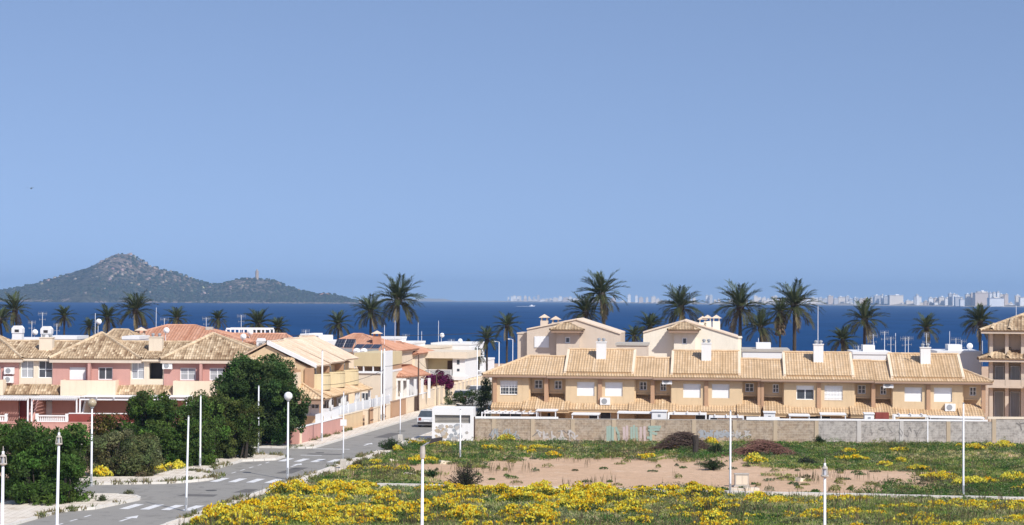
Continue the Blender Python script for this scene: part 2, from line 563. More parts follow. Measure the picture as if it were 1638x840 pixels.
def asphalt_mat():
    m, t, b = nodes_mat('worn_asphalt')
    co = N(t, 'ShaderNodeTexCoord').outputs['Object']
    c = mixc(t, noise(t, 0.35, 6, 0.65, co), (0.235, 0.222, 0.20), (0.33, 0.31, 0.275))
    st = ramp(t, noise(t, 0.9, 7, 0.7, co, dist=0.6), [(0.52, 0.0), (0.70, 0.8)])
    c = mixc(t, st, c, (0.14, 0.13, 0.118))
    g = ramp(t, noise(t, 30, 3, 0.8, co), [(0.3, 0.0), (0.8, 0.4)])
    c = mixc(t, g, c, (0.37, 0.35, 0.32))
    t.links.new(c, b.inputs['Base Color'])
    b.inputs['Roughness'].default_value = 0.9; b.inputs['Specular IOR Level'].default_value = 0.25
    bump(t, b, noise(t, 25, 3, 0.8, co), 0.3, 0.02)
    return m
def paver_mat(name, c1, c2):
    m, t, b = nodes_mat(name)
    co = N(t, 'ShaderNodeTexCoord').outputs['Object']
    br = N(t, 'ShaderNodeTexBrick'); br.offset = 0.0
    br.inputs['Scale'].default_value = 1.0; br.inputs['Brick Width'].default_value = 0.4; br.inputs['Row Height'].default_value = 0.4
    br.inputs['Mortar Size'].default_value = 0.012
    br.inputs['Color1'].default_value = (*c1, 1); br.inputs['Color2'].default_value = (*c2, 1)
    br.inputs['Mortar'].default_value = (c1[0] * .6, c1[1] * .58, c1[2] * .55, 1)
    t.links.new(co, br.inputs['Vector'])
    dirt = ramp(t, noise(t, 0.8, 7, 0.7, co), [(0.48, 0.0), (0.72, 0.8)])
    t.links.new(mixc(t, dirt, br.outputs['Color'], (c1[0] * .6, c1[1] * .52, c1[2] * .42)), b.inputs['Base Color'])
    b.inputs['Roughness'].default_value = 0.9
    bump(t, b, noise(t, 12, 4), 0.25, 0.02)
    return m
M['soil'] = soil_mat(); M['asphalt'] = asphalt_mat()
M['paver'] = paver_mat('pavement_slabs', (0.74, 0.66, 0.55), (0.80, 0.72, 0.61))
M['kerb'] = paint('kerb_concrete', (0.72, 0.68, 0.61), scale=1.5, grime=0.3)
def marking_mat():
    m, t, b = nodes_mat('worn_road_paint')
    wear = ramp(t, noise(t, 2.2, 8, 0.75), [(0.50, 0.0), (0.68, 0.75)])
    t.links.new(mixc(t, wear, (0.76, 0.75, 0.73), (0.40, 0.39, 0.38)), b.inputs['Base Color'])
    b.inputs['Roughness'].default_value = 0.8
    return m
M['marking'] = marking_mat()

g = MB()
nx, ny = 60, 46
X0, X1, Y0, Y1 = -300.0, 320.0, -120.0, 348.0
for i in range(nx):
    for j in range(ny):
        xa, xb = X0 + (X1 - X0) * i / nx, X0 + (X1 - X0) * (i + 1) / nx
        ya, yb = Y0 + (Y1 - Y0) * j / ny, Y0 + (Y1 - Y0) * (j + 1) / ny
        zz = [-1.6 if y > 340 else 0.0 for y in (ya, ya, yb, yb)]
        g.face([(xa, ya, zz[0]), (xb, ya, zz[1]), (xb, yb, zz[2]), (xa, yb, zz[3])])
tag(g.build('ground', M['soil']), 'sandy open ground of the vacant plot and town', None, None, 'structure')

def gpoly(pts):
    return [tuple(g2w(u, v))[:2] for u, v in pts]
def arc(cu, cv, r, a0, a1, n=8):
    return [(cu + r * math.cos(R(a0 + (a1 - a0) * k / n)), cv + r * math.sin(R(a0 + (a1 - a0) * k / n))) for k in range(n + 1)]
rd = MB()
rd.face([(x, y, 0.006) for x, y in gpoly([(-32, 40), (-32, 330), (-38.4, 330), (-38.4, 141), (-130, 141), (-130, 132.3), (-41, 132.3), (-41, 110.4), (-130, 110.4), (-130, 103.4), (-41, 103.4), (-41, 40)])])
tag(rd.build('road', M['asphalt']), 'grey asphalt street with a side street branching off', None, None, 'structure')

def pave(name, pts, label, h=0.13):
    P = gpoly(pts)
    o = MB().slab(P, 0.0, h).build(name, M['paver'])
    tag(o, label, None, None, 'structure')
    return o
def kerb_line(parent, pts, h=0.145, w_=0.16, step=1.0):
    """single kerb stones along a line in grid coordinates"""
    P = [g2w(u, v) for u, v in pts]
    for a, b in zip(P[:-1], P[1:]):
        L = (b - a).length; k = max(1, int(round(L / step))); d = (b - a) / L; n = Vector((-d.y, d.x, 0))
        for i in range(k):
            p = a + d * (L * i / k + 0.012); q = a + d * (L * (i + 1) / k - 0.012)
            jit = rnd.uniform(-0.012, 0.012)
            poly = [tuple(p - n * w_ / 2)[:2], tuple(q - n * w_ / 2)[:2], tuple(q + n * w_ / 2)[:2], tuple(p + n * w_ / 2)[:2]]
            MB().slab(poly, 0.0, h + jit).build('kerb_stone', M['kerb'], parent)
pa = pave('pavement', [(-44, 60), (-39.6, 60)] + arc(-40.6, 95.5, 1.0, 0, 60, 4) + [(-38.2, 97.2)] + arc(-39.6, 101.8, 2.0, -15, 85, 8) + [(-44, 103.8)],
          'pale paved corner between street and side street')
kerb_line(pa, [(-39.5, 84), (-39.5, 95.4), (-38.2, 97.1)] + arc(-39.6, 101.8, 2.08, -15, 85, 5) + [(-44, 103.9)])
pb = pave('pavement', [(-47, 109.6), (-43, 109.9)] + arc(-41.5, 115, 4.2, -70, 0, 8) + [(-37.3, 116.6), (-39.4, 118.2), (-39.4, 127.5), (-37.5, 129.2)] + arc(-38.6, 131.6, 1.1, 0, 90, 4) + [(-43, 132.7), (-41.6, 127), (-41.6, 114.5), (-47, 113)],
          'pale pavement running beside the dark bushes')
kerb_line(pb, [(-47, 109.5), (-43, 109.8)] + arc(-41.5, 115, 4.28, -70, 0, 5) + [(-37.2, 116.7), (-39.35, 118.2), (-39.35, 127.5), (-37.4, 129.2)] + arc(-38.6, 131.6, 1.15, 0, 90, 3) + [(-43, 132.8)])
pc = pave('pavement', [(-60, 139.6), (-38.6, 139.6)] + arc(-38.6, 140.6, 1.0, -90, 0, 4) + [(-37.6, 320), (-39.4, 320), (-39.4, 142.2), (-60, 141.2)],
          'pale pavement along the garden walls of the street')
kerb_line(pc, [(-46, 139.55), (-38.6, 139.55)] + arc(-38.6, 140.6, 1.08, -90, 0, 3) + [(-37.52, 180)])
pd = pave('pavement', [(-32, 60), (-30.8, 60), (-30.8, 320), (-32, 320)], 'narrow pavement between street and weedy plot')
kerb_line(pd, [(-31.95, 90), (-31.95, 165)])
kf = MB().slab(gpoly([(-29, 111.88), (24, 111.88), (24, 112.35), (-29, 112.35)]), 0.0, 0.10).build('kerb', M['kerb'])
tag(kf, 'long pale kerb crossing the weedy plot', None, None, 'structure')
kerb_line(kf, [(-28.9, 111.9), (23.9, 111.9)], h=0.27, w_=0.34)

# painted markings: each stripe, dash and arrow is a piece of the road
road = bpy.data.objects['road']
def mark(pts, name):
    m = MB(); m.face([(x, y, 0.011) for x, y in gpoly(pts)]); return m.build(name, M['marking'], road)
for v0 in (97.6, 113.2, 128.4):
    for k in range(4):
        u = -37.0 + k * 1.17
        mark([(u, v0), (u + 0.52, v0), (u + 0.52, v0 + 2.5), (u, v0 + 2.5)], 'crossing_stripe')
for v0 in [86 + 1.9 * k for k in range(5)] + [117.0 + 1.95 * k for k in range(6)]:
    mark([(-37.45, v0), (-37.33, v0), (-37.33, v0 + 0.95), (-37.45, v0 + 0.95)], 'lane_dash')
for (u, v0) in ((-34.9, 92.2), (-34.9, 124.4), (-34.4, 143.6)):
    mark([(u - 0.08, v0), (u + 0.08, v0), (u + 0.08, v0 + 1.5), (u + 0.35, v0 + 1.5), (u, v0 + 2.7), (u - 0.35, v0 + 1.5), (u - 0.08, v0 + 1.5)], 'lane_arrow')
mark([(-37.5, 139.6), (-34.6, 139.6), (-34.6, 139.9), (-37.5, 139.9)], 'stop_line')
mark([(-36.8, 133.6), (-35.2, 133.6), (-35.2, 133.9), (-36.8, 133.9)], 'stop_line')

M['patch'] = paint('tar_patch', (0.16, 0.15, 0.14), var=.2, scale=1.5, grime=.3); M['iron'] = paint('cast_iron', (0.10, 0.095, 0.09), scale=4, rough=.6)
for k, (u, v, a, b) in enumerate(((-36.2, 104.6, 2.2, 1.3), (-34.6, 119.5, 1.1, 4.6), (-36.6, 134.5, 2.6, 1.0), (-35.6, 152.0, 1.2, 6.0), (-33.6, 107.2, 1.0, 2.2))):
    m = MB(); m.face([(x, y, 0.0085) for x, y in gpoly([(u, v), (u + a, v + .1), (u + a - .1, v + b), (u + .1, v + b - .1)])]); m.build('tar_patch', M['patch'], road)
for k, (u, v) in enumerate(((-35.2, 108.0), (-34.2, 123.0), (-36.0, 136.2), (-35.0, 160.0))):
    q = g2w(u, v); MB().lathe((q.x, q.y, .004), [(.34, 0), (.34, .012)], 16).build('manhole_cover', M['iron'], road)
# ================================================================ sea
def sea_mat():
    m, t, b = nodes_mat('sea_water')
    co = scaled(t, (0.02, 0.006, 1.0))
    c = mixc(t, ramp(t, noise(t, 1.0, 8, 0.75, co), [(0.30, 0.0), (0.72, 1.0)]), (0.003, 0.032, 0.110), (0.011, 0.064, 0.192))
    st = ramp(t, noise(t, 1.0, 5, 0.7, scaled(t, (0.0008, 0.006, 1)), dist=.5), [(0.42, 0.0), (0.66, 0.7)])
    c = mixc(t, st, c, (0.012, 0.062, 0.17))
    t.links.new(c, b.inputs['Base Color'])
    b.inputs['Roughness'].default_value = 0.7
    b.inputs['Specular IOR Level'].default_value = 0.03
    bump(t, b, noise(t, 1.0, 6, 0.7, scaled(t, (0.5, 0.25, 1))), 0.6, 0.5)
    return m
SEA = -1.2
s_ = MB()
for ya, yb in ((335, 900), (900, 2500), (2500, 6000), (6000, 14000)):
    for k in range(8):
        xa, xb = -5000 + 10500 * k / 8, -5000 + 10500 * (k + 1) / 8
        s_.face([(xa, ya, SEA), (xb, ya, SEA), (xb, yb, SEA), (xa, yb, SEA)])
tag(s_.build('sea', sea_mat()), 'deep blue sea of the lagoon', None, None, 'structure')

# ================================================================ island with its watch tower
def island_mat():
    m, t, b = nodes_mat('island_scrub')
    co = N(t, 'ShaderNodeTexCoord').outputs['Object']
    scrub = ramp(t, noise(t, 0.055, 9, 0.85, co), [(0.42, 0.0), (0.58, 1.0)])
    c = mixc(t, scrub, (0.020, 0.032, 0.018), (0.16, 0.155, 0.10))
    at_ = N(t, 'ShaderNodeAttribute', attribute_name='tint')
    rock = N(t, 'ShaderNodeMath', operation='MULTIPLY')
    t.links.new(at_.outputs['Fac'], rock.inputs[0])
    t.links.new(ramp(t, noise(t, 0.04, 8, 0.8, co), [(0.46, 0.0), (0.56, 1.0)]), rock.inputs[1])
    c = mixc(t, rock.outputs[0], c, (0.40, 0.31, 0.24))
    t.links.new(c, b.inputs['Base Color']); b.inputs['Roughness'].default_value = 0.95
    b.inputs['Specular IOR Level'].default_value = 0.05
    bump(t, b, noise(t, 0.045, 8, 0.8, co), 1.0, 22.0)
    return m
ISL_Y = 4950.0
# ridge line measured on the photograph: (pixel x, pixel y)
prof = [(-330, 484), (-260, 478), (-180, 470), (-100, 466), (-40, 465), (0, 464), (25, 460), (50, 455), (75, 448), (100, 440), (120, 434), (140, 428), (150, 423), (165, 415), (178, 409), (190, 406), (203, 406),
        (215, 411), (228, 421), (238, 427), (262, 431), (285, 438), (305, 446), (325, 452), (345, 456), (362, 451), (380, 446), (410, 446), (430, 447), (445, 452), (465, 460), (485, 466), (505, 471), (520, 469), (540, 474), (560, 480), (585, 483.4), (600, 485)]
PX = np.array([at(p, y, ISL_Y).x for p, y in prof]); PZ = np.array([at(p, y, ISL_Y).z for p, y in prof]) - SEA
gxs = np.linspace(PX[0], PX[-1], 200); gys = np.linspace(-520, 620, 70)
def vnoise(x, y, s, seed):
    r = np.random.default_rng(seed); T = r.random((64, 64))
    fx, fy = x / s, y / s; ix, iy = np.floor(fx).astype(int), np.floor(fy).astype(int); fx, fy = fx - ix, fy - iy
    fx, fy = fx * fx * (3 - 2 * fx), fy * fy * (3 - 2 * fy)
    g_ = lambda a, b: T[a % 64, b % 64]
    return (g_(ix, iy) * (1 - fx) + g_(ix + 1, iy) * fx) * (1 - fy) + (g_(ix, iy + 1) * (1 - fx) + g_(ix + 1, iy + 1) * fx) * fy
GX, GY = np.meshgrid(gxs, gys, indexing='ij')
crest = np.interp(GX, PX, PZ)
n1 = sum(vnoise(GX, GY, s, k) * a for k, (s, a) in enumerate(((260, 0.5), (110, 0.3), (45, 0.2), (18, 0.12))))
fall = np.where(GY < 0, np.clip(1 + GY / (200 + crest * 2.5), 0, 1), np.clip(1 - GY / (250 + crest * 3.0), 0, 1))
shape = fall ** (1.15 + 0.2 * np.sin(GX / 130.0))
GZ = crest * shape * (1 - 0.30 * (1 - shape) * (n1 - 0.5) * 2) + (n1 - 0.55) * 9 * (shape > 0.02) * (1 - shape * 0.75)
GZ = np.where(fall <= 0.01, -6.0, GZ) + (vnoise(GX, GY, 9, 9) - 0.5) * 3.0 * (crest > 6)
isl = MB(); idx = lambda i, j: i * len(gys) + j
isl.v = [(float(GX[i, j]), float(GY[i, j]), float(GZ[i, j])) for i in range(len(gxs)) for j in range(len(gys))]
for i in range(len(gxs) - 1):
    for j in range(len(gys) - 1):
        isl.f.append((idx(i, j), idx(i + 1, j), idx(i + 1, j + 1), idx(i, j + 1)))
        z = GZ[i, j]; q_ = z + (n1[i, j] - .55) * 70 + (14 if GX[i, j] > PX[13] else -8) * (GX[i, j] < PX[26]); steep = max(0.10, min(1.25, (q_ - 52) / 44)) if GX[i, j] < PX[26] else max(.1, min(.8, (q_ - 18) / 40))
        if -1 < z < 3.5: steep = 2.6
        isl.t.append(steep)
io = isl.build('island', island_mat(), None, True)
io.location = (0, ISL_Y, SEA)
tag(io, 'hilly scrub covered island with rocky summit', None, None, 'structure')
# scrub and boulders on the slopes, each a small faceted lump
r = np.random.default_rng(77); Vs = []; Cs = []
from_grid = lambda x, y: (np.clip(np.searchsorted(gxs, x) - 1, 0, len(gxs) - 2), np.clip(np.searchsorted(gys, y) - 1, 0, len(gys) - 2))
for kind, cnt in (('scrub', 9000), ('rock', 2000)):
    x = r.uniform(PX[0], PX[-1], cnt); y = r.uniform(-460, 60, cnt); i, j = from_grid(x, y); z = GZ[i, j]
    if kind == 'rock': keep = (z > 18) & (r.random(cnt) < np.clip((z - 25 + (x > PX[14]) * 22 * (x < PX[26])) / 75, 0.015, .9)); sz = r.uniform(2.0, 6.5, cnt)
    else: keep = (z > 3) & (r.random(cnt) < np.clip(1.25 - z / 120, .25, 1)); sz = r.uniform(2.2, 6.0, cnt)
    x, y, z, sz = x[keep], y[keep], z[keep], sz[keep]; n = len(x); c = np.stack([x, y, z], -1)
    col_ = tone((.022, .036, .018), n, .3, r) if kind == 'scrub' else tone((.30, .235, .18), n, .25, r)
    hh = sz * (.8 if kind == 'scrub' else .75)
    for a0 in range(4):
        a, b = math.pi / 2 * a0, math.pi / 2 * (a0 + 1)
        p = c + np.stack([np.cos(a) * sz, np.sin(a) * sz * .8, -1.5 + 0 * sz], -1); q = c + np.stack([np.cos(b) * sz, np.sin(b) * sz * .8, -1.5 + 0 * sz], -1)
        t1 = c + np.stack([np.cos(b) * sz * .55, np.sin(b) * sz * .5, hh], -1); t0 = c + np.stack([np.cos(a) * sz * .55, np.sin(a) * sz * .5, hh], -1)
        Vs.append(np.stack([p, q, t1, t0], 1)); Cs.append(col_)
    k4 = [c + np.stack([np.cos(math.pi / 2 * a0) * sz * .55, np.sin(math.pi / 2 * a0) * sz * .5, hh], -1) for a0 in range(4)]
    Vs.append(np.stack(k4, 1)); Cs.append(col_)
ms_, mt_, mb_ = nodes_mat('scrub_and_rock'); ma_ = N(mt_, 'ShaderNodeAttribute', attribute_name='col'); mt_.links.new(ma_.outputs['Color'], mb_.inputs['Base Color']); mb_.inputs['Roughness'].default_value = .95
tag(link('island_scrub', quads_mesh('island_scrub', np.concatenate(Vs), np.concatenate(Cs), ms_), None, (0, ISL_Y, SEA)), 'dark scrub and pale boulders dotting the island slopes', 'scrub', None, 'stuff')
tp = at(411, 447, ISL_Y)
tw = thing('stone_tower', 'pale old stone tower standing on the lower island hill', 'tower', loc=(tp.x, ISL_Y, tp.z - 5))
M['oldstone'] = paint('old_stone', (0.48, 0.37, 0.28), scale=0.2, grime=0.3)
MB().lathe((0, 0, 0), [(6.5, 0), (5.8, 4), (5.2, 6)], 10).build('base', M['oldstone'], tw)
MB().lathe((0, 0, 6), [(4.8, 0), (4.4, 18), (4.9, 18.5), (4.9, 21)], 10).build('shaft', M['oldstone'], tw)
MB().lathe((0, 0, 27), [(2.2, 0), (2.2, 3.5), (0.4, 5.0)], 8).build('turret', M['oldstone'], tw)
for k, (p, y, wd, hh) in enumerate(((478, 478, 22, 6), (505, 478, 12, 5), (517, 471, 26, 9), (571, 483.6, 24, 4))):
    q = at(p, y, ISL_Y - 60)
    lab = ['white shed at the foot of the tower hill', 'small white hut between shed and reddish lodge', 'reddish lodge on the low end of the island', 'white quay building on the island tip'][k]
    t_ = thing('island_building', lab, 'building', loc=(q.x, ISL_Y - 60 if k != 2 else ISL_Y - 20, q.z - hh - 3))
    MB().box(-wd / 2, wd / 2, 0, 12, 0, hh + 3).build('wall', M['white'] if k != 2 else M['cream'], t_)
    MB().prism([(-wd / 2 - 1, hh + 3), (wd / 2 + 1, hh + 3), (wd / 4, hh + 6), (-wd / 4, hh + 6)], -1, 13).build('roof', M['tile_grey'] if k != 2 else M['tile_red'], t_)

# ================================================================ far spit with its tower blocks
def coast_Y(px):
    return float(np.interp(px, [500, 860, 1100, 1320, 1450, 1638, 1800], [10800, 10300, 7050, 6450, 6000, 5440, 5000]))
M['coast'] = paint('far_shore', (0.34, 0.30, 0.24), scale=0.01, grime=0.0, bmp=0)
cst = MB(); pxs = list(range(480, 1800, 12)); rc = random.Random(3); row = []
for p in pxs:
    Y = coast_Y(p); x = at(p, 484, Y).x
    hgt = 3 + 6 * rc.random() + (10 if 600 < p < 720 else 0)
    row.append((x, Y, hgt))
for (xa, ya, ha), (xb, yb, hb) in zip(row[:-1], row[1:]):
    cst.face([(xa, ya - 40, SEA - .5), (xb, yb - 40, SEA - .5), (xb, yb, SEA + 2), (xa, ya, SEA + 2)])
    cst.face([(xa, ya, SEA + 2), (xb, yb, SEA + 2), (xb, yb + 150, SEA + hb), (xa, ya + 150, SEA + ha)])
    cst.face([(xa, ya + 150, SEA + ha), (xb, yb + 150, SEA + hb), (xb, yb + 500, SEA - .5), (xa, ya + 500, SEA - .5)])
tag(cst.build('far_shore', M['coast']), 'low sandy spit across the lagoon', None, None, 'structure')
def far_mat(name, c):
    m, t, b = nodes_mat(name)
    wv = N(t, 'ShaderNodeTexWave', wave_type='BANDS', bands_direction='Z'); wv.inputs['Scale'].default_value = 0.105
    wv.inputs['Distortion'].default_value = 0.3
    t.links.new(N(t, 'ShaderNodeTexCoord').outputs['Object'], wv.inputs['Vector'])
    f = ramp(t, wv.outputs['Fac'], [(0.35, 0.0), (0.5, 0.35)])
    t.links.new(mixc(t, f, c, tuple(x * 0.6 for x in c)), b.inputs['Base Color'])
    b.inputs['Roughness'].default_value = 0.8
    return m
FAR = [far_mat('far_white', (0.88, 0.87, 0.85)), far_mat('far_cream', (0.80, 0.72, 0.62)), far_mat('far_tan', (0.66, 0.55, 0.46)), far_mat('far_grey', (0.55, 0.55, 0.56))]
FARN = ['white', 'cream', 'tan', 'grey']
blocks = []
def zone(a, b, top0, top1, wmin, wmax, gap, seed):
    r = random.Random(seed); p = a
    while p < b:
        wd = r.uniform(wmin, wmax); blocks.append((p, p + wd, r.uniform(top0, top1), r.choice([0, 0, 1, 1, 2, 3]), r.uniform(0, 120)))
        p += wd + r.uniform(0, gap)
zone(812, 862, 471, 476, 2.5, 5, 4.5, 1); zone(864, 925, 474, 479, 4, 9, 2, 2); zone(818, 930, 478, 482, 4, 10, 3, 22)
zone(926, 1000, 476, 482, 4, 9, 8, 3)
blocks += [(1004, 1009, 471.5, 0, 0), (1016, 1020, 473, 0, 0), (1022, 1029, 476, 2, 0), (1033, 1037, 476, 1, 0), (1042, 1049, 474.5, 1, 0), (1049, 1055, 478, 1, 0), (1108, 1113, 477, 1, 0), (1129, 1134, 473, 0, 0), (1135, 1140, 473, 3, 0)]
zone(1056, 1110, 480, 483, 4, 9, 8, 31); zone(1142, 1206, 479, 484, 4, 9, 8, 32)
zone(1206, 1300, 473, 479, 5, 10, 2.0, 4); zone(1200, 1305, 480, 484, 5, 12, 1.0, 5)
zone(1300, 1362, 473, 479, 5, 11, 1.5, 6); zone(1366, 1399, 476, 480, 6, 10, 2, 7)
blocks += [(1399, 1409, 473, 3, 0), (1410, 1413, 472, 0, 0), (1414, 1421, 474, 3, 0), (1423, 1445, 472.5, 1, 0), (1463, 1474, 475, 0, 0), (1466, 1470, 472, 0, -40)]
zone(1300, 1480, 481, 487, 5, 13, 1.0, 8)
zone(1486, 1516, 475, 480, 6, 10, 1, 9)
blocks += [(1518, 1523, 470, 3, 0), (1524, 1532, 471, 0, 0), (1528, 1541, 475, 3, -90), (1536, 1543, 479, 0, -160), (1545, 1553, 471, 1, 0), (1553, 1560, 470, 2, 0), (1560, 1584, 468.5, 2, 0), (1564, 1580, 466.5, 1, 60), (1583, 1587, 469, 0, -60), (1589, 1593, 468.5, 0, -40), (1595, 1599, 467.5, 0, -50), (1600, 1606, 471, 1, 0), (1607, 1613, 471, 2, 0), (1583, 1606, 477, 0, -110), (1625, 1632, 473, 1, 0), (1632, 1645, 476, 0, 0)]
zone(1484, 1640, 482, 488, 6, 14, 0.8, 10); zone(1640, 1700, 474, 486, 6, 12, 2, 12)
zone(668, 712, 480, 482, 4, 9, 9, 13)
for (a, b, top, ci, dy) in blocks:
    Y = coast_Y((a + b) / 2) + 60 + dy
    p, q = at(a, top, Y), at(b, top, Y); wd = q.x - p.x; hh = p.z - SEA - 1.5
    r = rnd.random(); d = min(max(wd * 0.7, 14), 40)
    size = 'slim tower' if wd < hh * 0.45 else ('broad slab' if wd < hh * 1.4 else 'long low block')
    o = thing('far_building', f'{FARN[ci]} {size} on the hazy far shore', 'building', loc=(p.x, Y, SEA + 1.5), group=f'{FARN[ci]} {size}s on the far shore')
    MB().box(0, wd, 0, d, 0, hh).build('wall', FAR[ci], o)
    rf = MB(); rf.box(-0.6, wd + 0.6, -1.2, d + 0.6, hh, hh + 1.0)
    rf.box(wd * (0.2 + 0.4 * r), wd * (0.45 + 0.4 * r), d * 0.3, d * 0.7, hh + 1.0, hh + 4.0)
    rf.build('roof', FAR[(ci + 1) % 2], o)

# haze: one closed box of even, pale air round the camera and everything in it
hz = MB().box(-5400, 5900, -400, 14400, -9.0, 150.0)
hm, ht, hb = nodes_mat('haze_air')
ht.nodes.remove(hb)
pv = N(ht, 'ShaderNodeVolumePrincipled'); pv.inputs['Color'].default_value = (0.45, 0.68, 1.0, 1)
pv.inputs['Density'].default_value = 1.0e-4
pv.inputs['Anisotropy'].default_value = 0.0
ht.links.new(pv.outputs[0], ht.nodes['Material Output'].inputs['Volume'])
tag(hz.build('haze', hm), 'thin pale sea haze in the air', 'haze', None, 'stuff')

# small boat under way and a gull
bp = gnd(851, 490.3, SEA)
bt = thing('motor_boat', 'tiny white motor boat far out on the blue water', 'boat', loc=(bp.x, bp.y, SEA))
MB().prism([(-5, 0.0), (4.2, 0.0), (6.5, 1.8), (-5, 1.5)], -1.5, 1.5).build('hull', M['whitep'], bt)
MB().prism([(-2.5, 1.5), (2.0, 1.6), (1.0, 3.2), (-2.2, 3.2)], -1.1, 1.1).build('cabin', M['whitep'], bt)
MB().box(-30, -5, -1.2, 1.2, -0.1, 0.35).build('wake', M['whitep'], bt)
gp = at(50, 301, 220)
bd = MB()
for s in (-1, 1):
    bd.face([(0, -0.12, 0), (0, 0.12, 0), (s * 0.35, 0.10, 0.10), (s * 0.35, -0.06, 0.10)]); bd.face([(s * 0.35, -0.06, 0.10), (s * 0.35, 0.10, 0.10), (s * 0.75, 0.02, 0.0)])
bd.lathe((0, 0, -0.06), [(0.02, -0.05), (0.09, 0.0), (0.08, 0.08), (0.01, 0.12)], 6)
bo = bd.build('bird', M['dark']); bo.location = gp
tag(bo, 'small dark bird flying high in the clear sky', 'bird')
# ================================================================ beige terrace behind the block wall
BF = Fr(at(783, 600, 160).x, 160.0, -6.5)
ZE = BF.Z(783, 599, -0.6)                     # eave height
SL = math.tan(R(22))
def bz(py): return BF.Z(1106, py, 0.0)        # heights read on the fourth house
ZW0, ZW1 = bz(634.5), bz(612.0)               # big windows
ZS0, ZS1 = bz(625.0), bz(611.0)               # small windows
ZB, ZC, ZCT = bz(630.0), bz(655.0), bz(645.0) # bay underside, canopy eave, canopy top
XEND = BF.X(1580)
def drop(x): return -0.22 * max(0.0, min(1.0, x / XEND))

